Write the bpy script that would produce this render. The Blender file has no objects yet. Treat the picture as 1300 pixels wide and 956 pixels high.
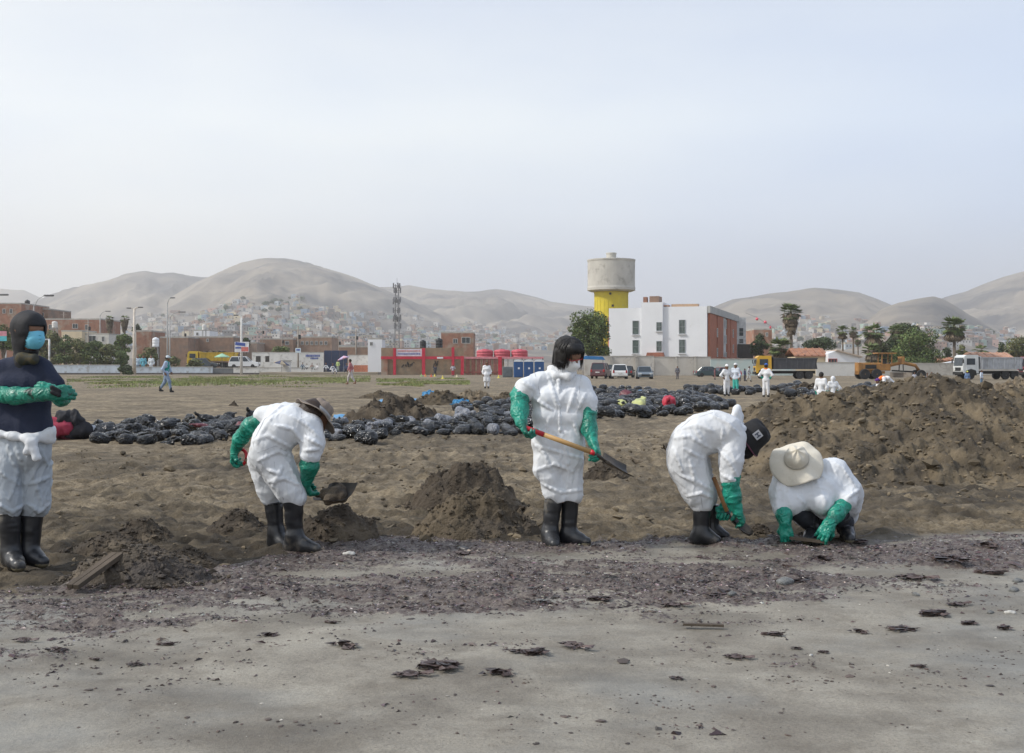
import bpy, math, random
import numpy as np
from mathutils import Vector, Matrix
random.seed(7); RNG = np.random.default_rng(7)
SC = bpy.context.scene; COL = SC.collection
# ------------------------------------------------------------------ camera, sky, sun, exposure
F = 1500.0; H = 1.42; YH = 466.0; KG = H * F
cam = bpy.data.cameras.new("camera"); co = bpy.data.objects.new("camera", cam); COL.objects.link(co)
co.location = (0, 0, H); co.rotation_euler = (math.radians(90), 0, 0)
cam.sensor_width = 36; cam.lens = 36 * F / 1300; cam.shift_y = -12 / 1300
cam.clip_end = 20000; cam.clip_start = .1
SC.camera = co
SUN = Vector((-.70, -.14, .66)).normalized()
sl = bpy.data.lights.new("sun", 'SUN'); sl.energy = 3.1; sl.angle = math.radians(4); sl.color = (1, .95, .87)
so = bpy.data.objects.new("sun", sl); COL.objects.link(so); so.location = (0, 0, 300)
so.rotation_euler = SUN.to_track_quat('Z', 'Y').to_euler()
W = bpy.data.worlds.new("World"); SC.world = W; W.use_nodes = True
nt = W.node_tree; nt.nodes.clear()
def N(t, typ, **kw):
    n = t.nodes.new(typ)
    for k, v in kw.items(): setattr(n, k, v)
    return n
def ramp(t, stops, src=None):
    r = t.nodes.new('ShaderNodeValToRGB'); e = r.color_ramp.elements
    while len(e) < len(stops): e.new(.5)
    for k, (p, c) in enumerate(stops):
        e[k].position = p; e[k].color = (*c, 1) if len(c) == 3 else c
    if src is not None: t.links.new(src, r.inputs[0])
    return r
def mixc(t, a, b, f, mode='MIX'):
    m = t.nodes.new('ShaderNodeMix'); m.data_type = 'RGBA'; m.blend_type = mode
    for s, v in ((0, f), (6, a), (7, b)):
        if hasattr(v, 'is_output'): t.links.new(v, m.inputs[s])
        else: m.inputs[s].default_value = v if s == 0 else (*v[:3], 1)
    return m.outputs[2]
sky = N(nt, 'ShaderNodeTexSky', sky_type='NISHITA', sun_disc=False)
sky.sun_elevation = math.asin(SUN.z); sky.sun_rotation = math.atan2(SUN.x, SUN.y)
sky.air_density = 1.0; sky.dust_density = 3.0; sky.ozone_density = 1.5
tc = N(nt, 'ShaderNodeTexCoord')
sx = N(nt, 'ShaderNodeSeparateXYZ'); nt.links.new(tc.outputs['Generated'], sx.inputs[0])
veil = ramp(nt, [(0, (.74, .735, .75)), (.04, (.80, .80, .83)), (.13, (1.04, 1.08, 1.11)), (.20, (1.04, 1.10, 1.15)), (.34, (.78, .85, .97)), (1, (.55, .66, .86))], sx.outputs['Z'])
dp = N(nt, 'ShaderNodeVectorMath', operation='DOT_PRODUCT'); nt.links.new(tc.outputs['Generated'], dp.inputs[0]); dp.inputs[1].default_value = SUN
mr = N(nt, 'ShaderNodeMapRange'); nt.links.new(dp.outputs['Value'], mr.inputs[0]); mr.inputs[1].default_value = -1; mr.inputs[2].default_value = 1
glow = ramp(nt, [(0, (.66, .74, .90)), (.34, (.74, .82, .97)), (.50, (.97, .985, 1.0)), (.66, (1.07, 1.055, 1.02)), (1, (1.3, 1.26, 1.18))], mr.outputs[0])
c1 = mixc(nt, veil.outputs[0], glow.outputs[0], 1.0, 'MULTIPLY')
mp = N(nt, 'ShaderNodeMapping'); mp.inputs['Scale'].default_value = (1, 1, 3.2); nt.links.new(tc.outputs['Generated'], mp.inputs[0])
cn = N(nt, 'ShaderNodeTexNoise'); cn.inputs['Scale'].default_value = 2.6; cn.inputs['Detail'].default_value = 4; cn.inputs['Roughness'].default_value = .45
nt.links.new(mp.outputs[0], cn.inputs['Vector'])
cr = ramp(nt, [(.3, (.88, .91, .98)), (.7, (1.08, 1.06, 1.02))], cn.outputs['Fac'])
c2 = mixc(nt, c1, cr.outputs[0], 1.0, 'MULTIPLY')
b1 = N(nt, 'ShaderNodeBackground'); b1.inputs[1].default_value = .08; nt.links.new(sky.outputs[0], b1.inputs[0])
b2 = N(nt, 'ShaderNodeBackground'); b2.inputs[1].default_value = 1.0; nt.links.new(c2, b2.inputs[0])
ms = N(nt, 'ShaderNodeMixShader'); ms.inputs[0].default_value = .86; nt.links.new(b1.outputs[0], ms.inputs[1]); nt.links.new(b2.outputs[0], ms.inputs[2])
wo = N(nt, 'ShaderNodeOutputWorld'); nt.links.new(ms.outputs[0], wo.inputs[0])
SC.view_settings.view_transform = 'Standard'; SC.view_settings.look = 'None'; SC.view_settings.gamma = 1
SC.view_settings.exposure = 0.04
SC.cycles.volume_bounces = 1; SC.cycles.max_bounces = 6

# ------------------------------------------------------------------ helpers
def at(px, py, Y): return np.array(((px - 650) * Y / F, Y, H - (py - YH) * Y / F))
def gy(py): return KG / (py - YH)                 # distance of a ground point seen at that row
def gx(px, Y): return (px - 650) * Y / F
def _h(i, j, k, s):
    n = (i.astype(np.uint32) * np.uint32(374761393) + j.astype(np.uint32) * np.uint32(668265263) + k.astype(np.uint32) * np.uint32(2147483647 - 58) + np.uint32(s * 974634777 & 0xffffffff))
    n = (n ^ (n >> np.uint32(13))) * np.uint32(1274126177); n = n ^ (n >> np.uint32(16))
    return (n & np.uint32(0xffff)).astype(np.float32) / 32767.5 - 1
def vn(x, y, z, s=0):
    x = np.asarray(x, np.float32); y = np.asarray(y, np.float32) + 0 * x; z = np.asarray(z, np.float32) + 0 * x
    xi, yi, zi = np.floor(x), np.floor(y), np.floor(z); fx, fy, fz = x - xi, y - yi, z - zi
    xi, yi, zi = xi.astype(np.int64), yi.astype(np.int64), zi.astype(np.int64)
    u, v, w = fx*fx*(3-2*fx), fy*fy*(3-2*fy), fz*fz*(3-2*fz)
    r = 0
    for a in (0, 1):
        for b in (0, 1):
            for c in (0, 1):
                r = r + _h(xi+a, yi+b, zi+c, s) * (u if a else 1-u) * (v if b else 1-v) * (w if c else 1-w)
    return r
def fbm(x, y, z=0, o=4, s=0, g=.5):
    r = 0; a = 1; t = 0
    for k in range(o):
        r = r + a * vn(x * 2**k, y * 2**k, z * 2**k, s + k); t += a; a *= g
    return r / t
def sstep(x, a, b):
    t = np.clip((x - a) / (b - a), 0, 1); return t*t*(3-2*t)
MATS = {}
def M(name, col, rough=.8, var=.2, vs=2.0, bump=0.0, bs=20.0, metal=0.0, spec=.5, col2=None, f2=(.5, .62), s2=1.0, alpha=None, attr=False, emit=None, stretch=None, coat=0):
    if name in MATS: return MATS[name]
    m = bpy.data.materials.new(name); m.use_nodes = True; t = m.node_tree
    b = t.nodes['Principled BSDF']; b.inputs['Roughness'].default_value = rough; b.inputs['Metallic'].default_value = metal
    b.inputs['Specular IOR Level'].default_value = spec
    if coat: b.inputs['Coat Weight'].default_value = coat; b.inputs['Coat Roughness'].default_value = .15
    tc = t.nodes.new('ShaderNodeTexCoord'); vec = tc.outputs['Object']
    if stretch:
        mp = t.nodes.new('ShaderNodeMapping'); mp.inputs['Scale'].default_value = stretch; t.links.new(vec, mp.inputs[0]); vec = mp.outputs[0]
    n = t.nodes.new('ShaderNodeTexNoise'); n.inputs['Scale'].default_value = vs; n.inputs['Detail'].default_value = 6; t.links.new(vec, n.inputs['Vector'])
    lo = tuple(c * (1 - var) for c in col); hi = tuple(min(c * (1 + var), 1) for c in col)
    c = ramp(t, [(.3, lo), (.7, hi)], n.outputs['Fac']).outputs[0]
    if col2:
        n2 = t.nodes.new('ShaderNodeTexNoise'); n2.inputs['Scale'].default_value = s2; n2.inputs['Detail'].default_value = 8; n2.inputs['Roughness'].default_value = .62
        t.links.new(vec, n2.inputs['Vector'])
        f = ramp(t, [(f2[0], (0, 0, 0)), (f2[1], (1, 1, 1))], n2.outputs['Fac']).outputs[0]
        c = mixc(t, c, col2, f)
    if attr:
        a = t.nodes.new('ShaderNodeAttribute'); a.attribute_name = 'tint'; c = mixc(t, c, a.outputs['Color'], 1.0, 'MULTIPLY')
    t.links.new(c, b.inputs['Base Color'])
    if bump:
        nb = t.nodes.new('ShaderNodeTexNoise'); nb.inputs['Scale'].default_value = bs; nb.inputs['Detail'].default_value = 5; t.links.new(vec, nb.inputs['Vector'])
        bp = t.nodes.new('ShaderNodeBump'); bp.inputs['Strength'].default_value = 1; bp.inputs['Distance'].default_value = bump
        t.links.new(nb.outputs['Fac'], bp.inputs['Height']); t.links.new(bp.outputs[0], b.inputs['Normal'])
    MATS[name] = m; return m
def mesh(name, v, f, mats, mi=None, smooth=False, tint=None):
    me = bpy.data.meshes.new(name); v = np.asarray(v, np.float32).reshape(-1, 3)
    if isinstance(f, np.ndarray):
        n, k = f.shape
        me.vertices.add(len(v)); me.vertices.foreach_set('co', v.ravel())
        me.loops.add(n * k); me.loops.foreach_set('vertex_index', f.astype(np.int32).ravel())
        me.polygons.add(n); me.polygons.foreach_set('loop_start', np.arange(n, dtype=np.int32) * k)
        me.update(calc_edges=True)
    else: me.from_pydata([tuple(map(float, q)) for q in v], [], f)
    for m in (mats if isinstance(mats, (list, tuple)) else [mats]): me.materials.append(m)
    if mi is not None: me.polygons.foreach_set('material_index', np.asarray(mi, np.int32))
    me.polygons.foreach_set('use_smooth', np.full(len(me.polygons), smooth))
    if tint is not None:
        a = me.color_attributes.new('tint', 'FLOAT_COLOR', 'POINT'); tt = np.ones((len(v), 4), np.float32); tt[:, :3] = tint
        a.data.foreach_set('color', tt.ravel())
    me.update(); return me
def obj(name, me, parent=None, loc=None, rz=None, **props):
    o = bpy.data.objects.new(name, me); COL.objects.link(o)
    if parent is not None: o.parent = parent
    if loc is not None: o.location = [float(q) for q in loc]
    if rz is not None: o.rotation_euler = (0, 0, rz)
    for k, v in props.items():
        if v is not None: o[k] = v
    return o
def root(name, label, category, loc=(0, 0, 0), rz=0, group=None):
    o = obj(name, None, None, loc, rz, label=label, category=category, group=group); o.empty_display_size = .2; return o
def dup(r, loc, rz=None, label=None, group=None, scale=None):
    def cp(o, p):
        c = o.copy(); COL.objects.link(c)
        if p is not None: c.parent = p
        for ch in o.children: cp(ch, c)
        return c
    c = cp(r, None); c.location = [float(q) for q in loc]
    if rz is not None: c.rotation_euler = (0, 0, rz)
    if label: c['label'] = label
    if group: c['group'] = group
    if scale: c.scale = (scale,) * 3 if not hasattr(scale, '__len__') else scale
    return c
class MB:
    def __init__(s): s.v = []; s.f = []; s.mi = []; s.mats = []; s.c = 0
    def mat(s, m):
        if m not in s.mats: s.mats.append(m)
        s.c = s.mats.index(m); return s
    def add(s, v, f):
        b = len(s.v); s.v += [tuple(map(float, q)) for q in v]; s.f += [tuple(int(i) + b for i in q) for q in f]; s.mi += [s.c] * len(f); return s
    def box(s, c, d, rz=0, top=(1, 1), rx=0, ry=0, shift=(0, 0), bev=0):
        R = Matrix.Rotation(rz, 3, 'Z') @ Matrix.Rotation(rx, 3, 'X') @ Matrix.Rotation(ry, 3, 'Y'); x, y, z = d[0]/2, d[1]/2, d[2]/2; v = []
        if bev:
            b = bev
            for zz, ii in ((-z, b), (-z + b, 0), (z - b, 0), (z, b)):
                k = top if zz > 0 else (1, 1); sh = shift if zz > 0 else (0, 0)
                for sx_, sy_, ex, ey in ((-1,-1,1,0),(-1,-1,0,1),(-1,1,0,1),(-1,1,1,0),(1,1,1,0),(1,1,0,1),(1,-1,0,1),(1,-1,1,0)):
                    v.append((sx_*(x - ii - (b if ex else 0))*k[0] + sh[0], sy_*(y - ii - (b if ey else 0))*k[1] + sh[1], zz))
            f = [(7,6,5,4,3,2,1,0), (24,25,26,27,28,29,30,31)]
            for r in range(3):
                for i in range(8): j = (i+1) % 8; f.append((r*8+i, r*8+j, r*8+8+j, r*8+8+i))
            v = [R @ Vector(q) + Vector(c) for q in v]; return s.add(v, [q[::-1] for q in f])
        for zz in (-z, z):
            k = top if zz > 0 else (1, 1); sh = shift if zz > 0 else (0, 0)
            for a, b in ((-1, -1), (1, -1), (1, 1), (-1, 1)): v.append(R @ Vector((a*x*k[0]+sh[0], b*y*k[1]+sh[1], zz)) + Vector(c))
        return s.add(v, [(3,2,1,0), (4,5,6,7), (0,1,5,4), (1,2,6,5), (2,3,7,6), (3,0,4,7)])
    def tube(s, pts, r, n=8, caps=True):
        pts = [Vector([float(q) for q in p]) for p in pts]; r = [r]*len(pts) if not hasattr(r, '__len__') else r; v = []; up = None
        for i, p in enumerate(pts):
            d = (pts[min(i+1, len(pts)-1)] - pts[max(i-1, 0)]).normalized()
            if up is None: up = Vector((0, 0, 1)) if abs(d.z) < .9 else Vector((1, 0, 0))
            a = d.cross(up).normalized(); b = a.cross(d); up = b
            for k in range(n): t = 2*math.pi*k/n; v.append(p + (a*math.cos(t) + b*math.sin(t))*r[i])
        f = [(i*n+k, i*n+(k+1) % n, (i+1)*n+(k+1) % n, (i+1)*n+k) for i in range(len(pts)-1) for k in range(n)]
        if caps: f += [tuple(range(n))[::-1], tuple((len(pts)-1)*n+k for k in range(n))]
        return s.add(v, f)
    def lathe(s, prof, n=24, R=None, c=(0, 0, 0), fn=None):
        v = []
        for r, z in prof:
            for k in range(n):
                t = 2*math.pi*k/n; q = Vector((r*math.cos(t), r*math.sin(t), z))
                if fn: q = Vector(fn(q, t))
                if R is not None: q = R @ q
                v.append(q + Vector(c))
        f = [(i*n+k, i*n+(k+1) % n, (i+1)*n+(k+1) % n, (i+1)*n+k) for i in range(len(prof)-1) for k in range(n)]
        f += [tuple(range(n))[::-1], tuple((len(prof)-1)*n+k for k in range(n))]
        return s.add(v, f)
    def prism(s, poly, y0, y1, T=None):     # polygon in the x-z plane swept along y
        n = len(poly); v = [(x, y0, z) for x, z in poly] + [(x, y1, z) for x, z in poly]
        if T: v = [T @ Vector(q) for q in v]
        return s.add(v, [tuple(range(n)), tuple(range(2*n-1, n-1, -1))] + [((i+1) % n, i, n+i, n+(i+1) % n) for i in range(n)])
    def quad(s, a, b, c, d): return s.add([a, b, c, d], [(0, 1, 2, 3)])
    def build(s, name, parent=None, smooth=False, loc=None, rz=None, **props):
        return obj(name, mesh(name, s.v, s.f, s.mats, s.mi, smooth), parent, loc, rz, **props)
def wheelmb(c, r, w, axis='y', n=16):
    R = Matrix.Rotation(math.pi/2, 3, 'X') if axis == 'y' else Matrix.Rotation(math.pi/2, 3, 'Y')
    t = MB().mat(M('tyre', (.02, .02, .021), .8)).lathe([(r*.62, -w/2), (r*.93, -w/2), (r, -w*.36), (r, w*.36), (r*.93, w/2), (r*.62, w/2)], n, R, c)
    k = MB().mat(M('rim_metal', (.30, .30, .30), .45, metal=.4)).lathe([(r*.1, -w*.5), (r*.58, -w*.47), (r*.61, -w*.3), (r*.61, w*.3), (r*.58, w*.47), (r*.1, w*.5)], n, R, c)
    return t, k
def crumple(m, dist=.02, sc=7.0, rough=.6, stretch=None, strength=1.0):
    """sharp creased relief as in paper-like cloth or thin plastic"""
    t = m.node_tree; b = t.nodes['Principled BSDF']; tc = N(t, 'ShaderNodeTexCoord'); vec = tc.outputs['Object']
    if stretch: mp = N(t, 'ShaderNodeMapping'); mp.inputs['Scale'].default_value = stretch; t.links.new(vec, mp.inputs[0]); vec = mp.outputs[0]
    tot = None
    for k, (s_, d_) in enumerate(((sc, 1.0), (sc*1.8, .42), (sc*3.9, .12))):
        n = N(t, 'ShaderNodeTexNoise'); n.inputs['Scale'].default_value = s_; n.inputs['Detail'].default_value = .6; n.inputs['Distortion'].default_value = 1.1; t.links.new(vec, n.inputs['Vector'])
        h = N(t, 'ShaderNodeMath', operation='SUBTRACT'); t.links.new(n.outputs['Fac'], h.inputs[0]); h.inputs[1].default_value = .5
        h2 = N(t, 'ShaderNodeMath', operation='ABSOLUTE'); t.links.new(h.outputs[0], h2.inputs[0])
        h3 = N(t, 'ShaderNodeMath', operation='MULTIPLY'); t.links.new(h2.outputs[0], h3.inputs[0]); h3.inputs[1].default_value = -4.0*d_
        if tot is None: tot = h3.outputs[0]
        else: q_ = N(t, 'ShaderNodeMath', operation='ADD'); t.links.new(tot, q_.inputs[0]); t.links.new(h3.outputs[0], q_.inputs[1]); tot = q_.outputs[0]
    bp = N(t, 'ShaderNodeBump'); bp.inputs['Distance'].default_value = dist; bp.inputs['Strength'].default_value = strength; t.links.new(tot, bp.inputs['Height']); t.links.new(bp.outputs[0], b.inputs['Normal']); return m
# ---- signed distance meshing
def snet(f, lo, hi, h):
    lo = np.asarray(lo, float); n = np.ceil((np.asarray(hi) - lo) / h).astype(int) + 1
    g = [lo[i] + h*np.arange(n[i]) for i in range(3)]
    P = np.stack(np.meshgrid(*g, indexing='ij'), -1).reshape(-1, 3)
    V = np.concatenate([f(P[i:i+150000]) for i in range(0, len(P), 150000)]).reshape(n); S = V < 0
    c = [(a, b, d) for a in (0, 1) for b in (0, 1) for d in (0, 1)]
    cnt = sum(S[a:n[0]-1+a, b:n[1]-1+b, d:n[2]-1+d].astype(np.int8) for a, b, d in c)
    I = np.argwhere((cnt > 0) & (cnt < 8)); idx = -np.ones(n-1, int); idx[tuple(I.T)] = np.arange(len(I))
    acc = np.zeros((len(I), 3)); k = np.zeros(len(I))
    for o in c:
        for ax in range(3):
            if o[ax]: continue
            q = list(o); q[ax] = 1; A = I + np.array(o); B = I + np.array(q); va = V[tuple(A.T)]; vb = V[tuple(B.T)]
            m = (va < 0) != (vb < 0); t = np.where(m, va/np.where(va == vb, 1, va-vb), 0); p = np.array(o, float) + t[:, None]*(np.array(q) - np.array(o))
            acc[m] += p[m]; k[m] += 1
    v = lo + h*(I + acc/k[:, None]); F_ = []
    for ax in range(3):
        o = [0, 0, 0]; o[ax] = 1; b, d = (ax+1) % 3, (ax+2) % 3
        s0 = S[:n[0]-o[0], :n[1]-o[1], :n[2]-o[2]]; s1 = S[o[0]:, o[1]:, o[2]:]
        E = np.argwhere(s0 != s1); E = E[(E[:, b] > 0) & (E[:, d] > 0) & (E[:, b] < n[b]-1) & (E[:, d] < n[d]-1)]
        fl = s0[tuple(E.T)]; eb = np.zeros(3, int); eb[b] = 1; ed = np.zeros(3, int); ed[d] = 1
        q = np.stack([idx[tuple((E-eb-ed).T)], idx[tuple((E-ed).T)], idx[tuple(E.T)], idx[tuple((E-eb).T)]], 1)
        q[~fl] = q[~fl][:, ::-1]; F_.append(q)
    return v, np.concatenate(F_)
def capd(P, a, b, ra, rb):
    ba = b - a; L = float(ba @ ba) or 1e-9; pa = P - a; t = np.clip(pa @ ba / L, 0, 1)
    return np.sqrt(((pa - t[:, None]*ba)**2).sum(1)) - (ra + (rb-ra)*t)
def field(prims, k=.05):
    pr = [(np.asarray(p[0], float), np.asarray(p[1], float), p[2], p[3], (p[4] if len(p) > 4 else k)) for p in prims]
    def f(P):
        d = None
        for a, b, ra, rb, kk in pr:
            e = capd(P, a, b, ra, rb)
            if d is None: d = e
            else: hh = np.maximum(kk - np.abs(d-e), 0)/kk; d = np.minimum(d, e) - hh*hh*kk*.25
        return d
    f.pr = pr; return f
def grad(f, P, e=.003):
    g = np.stack([f(P + np.eye(3)[i]*e) - f(P - np.eye(3)[i]*e) for i in range(3)], 1)
    return g/np.maximum(np.linalg.norm(g, axis=1), 1e-9)[:, None]
def sdfmesh(prims, h=.012, k=.05, wr=0, fa=15, fp=5, post=None, seed=0, off=0.0, pad=.03, lohi=None, folds=0, famp=.016):
    f0 = field(prims, k)
    f = (lambda P: post(P, f0(P) - off)) if post else (lambda P: f0(P) - off)
    pr = f0.pr
    if lohi: lo, hi = lohi
    else:
        lo = np.min([np.minimum(a, b) - max(ra, rb) for a, b, ra, rb, _ in pr], 0) - pad - off
        hi = np.max([np.maximum(a, b) + max(ra, rb) for a, b, ra, rb, _ in pr], 0) + pad + off
    v, q = snet(f, lo, hi, h)
    if not len(v): return v, q
    n = grad(f, v); v = v - n*np.clip(f(v), -h, h)[:, None]
    if wr:
        ds = np.stack([capd(v, a, b, ra, rb) for a, b, ra, rb, _ in pr], 1); w = np.exp(-(ds - ds.min(1, keepdims=True))/.035); w /= w.sum(1, keepdims=True)
        disp = np.zeros(len(v))
        wv = v*3.1; warp = .05*np.stack([vn(wv[:, 0], wv[:, 1], wv[:, 2], 50+j) for j in range(3)], 1)
        for i, (a, b, ra, rb, _) in enumerate(pr):
            m = w[:, i] > .02
            if not m.any(): continue
            u = (b-a)/max(np.linalg.norm(b-a), 1e-6); x = v[m] + warp[m] - a; s = x @ u; c = (x - s[:, None]*u)*fp + (s*fa)[:, None]*u + seed*3.7
            r = 1 - np.abs(vn(c[:, 0], c[:, 1], c[:, 2], seed))*2.2; r2 = 1 - np.abs(vn(c[:, 0]*2.1, c[:, 1]*2.1, c[:, 2]*2.1, seed+9))*2.2
            disp[m] += w[m, i]*(np.clip(r, -1, 1)*.7 + np.clip(r2, -1, 1)*.3)
        disp *= wr
        if folds:
            g = np.random.default_rng(seed*7+3)
            for i, (a, b, ra, rb, _) in enumerate(pr):
                L = np.linalg.norm(b-a); u = (b-a)/max(L, 1e-6); e1 = np.cross(u, (.3, .8, .52)); e1 /= np.linalg.norm(e1); e2 = np.cross(u, e1)
                m = w[:, i] > .03
                if not m.any(): continue
                x = v[m] + warp[m]*.8 - a; s = x @ u; th = np.arctan2(x @ e2, x @ e1); rr = (ra+rb)/2; acc = np.zeros(len(x))
                for j in range(int(folds*(.5 + L/.2))):
                    s0 = g.uniform(-rr*.5, L+rr*.5); t0 = g.uniform(-3.14, 3.14); ph = g.uniform(.35, 1.1); sl = g.normal(0, .10); wd = g.uniform(.008, .020); am = g.uniform(.3, 1)*famp*(1 if g.random() < .7 else -.7)
                    dt = (th - t0 + np.pi) % (2*np.pi) - np.pi; uu = s - s0 - sl*dt; wn = np.exp(-(dt/ph)**2)
                    acc += am*wn*(np.exp(-np.abs(uu)/wd) - .45*np.exp(-(uu/(2.6*wd))**2))
                disp[m] += w[m, i]*acc
        v = v + n*np.clip(disp, -.05, .05)[:, None]
    return v, q
# ------------------------------------------------------------------ terrain: ground sheet
_bp = [(-200, 775), (0, 757), (120, 752), (210, 742), (300, 722), (400, 700), (500, 691), (650, 693), (800, 692), (1000, 690), (1150, 684), (1300, 676), (1500, 668)]
_by = np.array([gy(p[1]) for p in _bp]); _bx = np.array([gx(p[0], y) for p, y in zip(_bp, _by)])
def shore(x): return np.interp(x, _bx, _by)
def dens(x, y):    # how thickly the weed and tar lie: a band below the shore line
    px = 650 + x*F/np.maximum(y, 1); py = YH + KG/np.maximum(y, 1)
    top = np.interp(px, [0, 120, 210, 300, 400, 500, 650, 800, 1000, 1150, 1300], [757, 752, 742, 722, 702, 694, 696, 694, 690, 688, 682])
    bot = np.interp(px, [0, 100, 200, 300, 400, 600, 750, 830, 950, 1050, 1150, 1300], [836, 830, 806, 796, 792, 784, 772, 796, 790, 772, 768, 775])
    c = np.interp(px, [0, 300, 600, 760, 900, 1000, 1150, 1300], [1, 1, .92, .70, .78, .74, .60, .50])
    core = sstep(py, top-12, top+3)*(1 + .5*(1-sstep(py, top+5, top+30)))*(1 - sstep(py, bot-16, bot+14))*c
    n = fbm(x*.75+3, y*2.6, 0, 4, 21)
    d = core*1.15 + n*1.5 + .75*fbm(x*3.0, y*7.5, 0, 4, 27, .65) - .46
    tail = .10*sstep(py, top, top+10)*(1 - sstep(py, 820, 950))
    return np.clip(d, 0, 1)*(core > .02) + np.clip(tail + .28*fbm(x*2.2, y*3, 5, 3, 33) - .08, 0, .3)*sstep(py, top-2, top+6)
FOOT = [(RNG.uniform(-7, 8), RNG.uniform(8.6, 24), RNG.uniform(0, math.pi), RNG.uniform(.8, 1.7)) for _ in range(2000)]
def relief(x, y):
    dry = sstep(y - shore(x), -.25, .5); a = 1/(1 + np.maximum(y-20, 0)/60)
    z = dry*(fbm(x*.9, y*.9, 0, 3, 1)*.06 + fbm(x*4.5, y*6.0, 0, 4, 4, .7)*.075 - np.abs(vn(x*9, y*11, 3, 8))*.040*np.clip(1.6-y/30, .1, 1) + np.clip(fbm(x*2.2, y*3.2, 2, 3, 9), 0, 1)*.05)
    z = z + (1-dry)*(fbm(x*1.1, y*1.6, 0, 5, 14)*.030 - .006*np.abs(vn(x*1.4+y*.5, y*7, 0, 13)) + fbm(x*9, y*12, 0, 3, 15)*.003) + np.clip(dens(x, y), 0, .9)*(.022 + .045*fbm(x*8, y*10, 0, 4, 16, .7))*(y < 12)
    return z*a*np.clip(1.4 - y/140, .15, 1)
def nonuni(c0, c1, d, lo, hi, g):
    mid = list(np.arange(c0, c1, d)); a = mid[-1]; s = d
    while a < hi: s *= g; a += s; mid.append(min(a, hi))
    a = mid[0]; s = d; pre = []
    while a > lo: s *= g; a -= s; pre.append(max(a, lo))
    return np.array(pre[::-1] + mid)
GX = nonuni(-4.6, 4.9, .038, -5200, 5200, 1.09)
ys = list(np.arange(4.0, 10.5, .031)); s_ = .031
while ys[-1] < 5900: s_ *= 1.020 if ys[-1] < 60 else 1.10; ys.append(min(ys[-1]+s_, 5900))
pre = []; a_ = 4.0; s_ = .03
while a_ > -1400: s_ *= 1.18; a_ -= s_; pre.append(max(a_, -1400))
GY = np.array(pre[::-1] + ys)
def gridmesh(X, Y, Z):
    ny, nx = X.shape; v = np.stack([X, Y, Z], -1).reshape(-1, 3); i = np.arange(ny*nx).reshape(ny, nx)
    return v, np.stack([i[:-1, :-1], i[:-1, 1:], i[1:, 1:], i[1:, :-1]], -1).reshape(-1, 4)
X, Y = np.meshgrid(GX, GY); Z = relief(X, Y)
foot = np.zeros_like(Z)
for fx, fy, an, sc in FOOT:
    i0, i1 = np.searchsorted(GX, [fx-.35, fx+.35]); j0, j1 = np.searchsorted(GY, [fy-.35, fy+.35])
    xx, yy = X[j0:j1, i0:i1]-fx, Y[j0:j1, i0:i1]-fy; u = xx*math.cos(an)+yy*math.sin(an); w = -xx*math.sin(an)+yy*math.cos(an)
    r = np.sqrt((u/.14)**2 + (w/.06)**2); foot[j0:j1, i0:i1] += (-.030*np.exp(-r**3) + .012*np.exp(-(r-1.5)**2*3))*sc
Z = Z + foot*sstep(Y - shore(X), .0, .6)
def ground_z(x, y):
    i = np.clip(np.searchsorted(GX, x)-1, 0, len(GX)-2); j = np.clip(np.searchsorted(GY, y)-1, 0, len(GY)-2)
    return Z[j, i]
v, q = gridmesh(X, Y, Z)
masks = np.zeros((v.shape[0], 3), np.float32)
masks[:, 0] = (1 - sstep(Y - shore(X) + .35*fbm(X*1.5, Y*1.5, 0, 3, 61), -.25, .35)).ravel()
_px = 650 + X*F/np.maximum(Y, 1); _py = YH + KG/np.maximum(Y, 1)
st = np.zeros_like(X)
for ax, ay, rx, ry, s in ((160, 700, 150, 55, .9), (600, 680, 190, 22, .9), (300, 705, 130, 20, .8), (450, 690, 160, 16, .8), (700, 560, 90, 30, .35), (230, 590, 110, 10, .7), (1000, 672, 120, 26, .9), (1120, 640, 260, 40, .35), (770, 600, 60, 18, .5), (880, 640, 60, 40, .3), (530, 560, 150, 12, .4), (480, 610, 60, 20, .3), (1250, 625, 260, 22, .5), (60, 740, 160, 20, .7)):
    st += s*np.exp(-(((_px-ax)/rx)**2 + ((_py-ay)/ry)**2))*(Y > 1)
masks[:, 1] = np.clip(st*1.15*(.75 + 1.1*fbm(X*2.5, Y*3.5, 0, 4, 71)) + .75*np.clip(fbm(X*1.1, Y*1.3, 0, 5, 72) + .35*fbm(X*5, Y*8, 0, 3, 73) + .02, 0, 1), 0, 1).ravel()
masks[:, 2] = np.clip(dens(X, Y)*(Y < 14), 0, 1).ravel()
gm = bpy.data.materials.new('sand'); gm.use_nodes = True; t = gm.node_tree; b = t.nodes['Principled BSDF']
tc_ = N(t, 'ShaderNodeTexCoord'); at_ = N(t, 'ShaderNodeAttribute'); at_.attribute_name = 'tint'; sp = N(t, 'ShaderNodeSeparateColor'); t.links.new(at_.outputs['Color'], sp.inputs[0])
def nz(sc, det=8, ro=.6, vec=None):
    n = N(t, 'ShaderNodeTexNoise'); n.inputs['Scale'].default_value = sc; n.inputs['Detail'].default_value = det; n.inputs['Roughness'].default_value = ro
    t.links.new(vec or tc_.outputs['Object'], n.inputs['Vector']); return n.outputs['Fac']
dry = ramp(t, [(.30, (.085, .066, .042)), (.48, (.205, .166, .110)), (.68, (.38, .32, .225))], nz(3.5, 10, .7)).outputs[0]
dry = mixc(t, dry, ramp(t, [(.38, (.62, .60, .58)), (.62, (1.2, 1.17, 1.12))], nz(.5, 7, .65)).outputs[0], 1.0, 'MULTIPLY')
grit = ramp(t, [(.38, (.50, .48, .46)), (.5, (1, 1, 1)), (.7, (1.25, 1.2, 1.15))], nz(38, 4, .7)).outputs[0]
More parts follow.
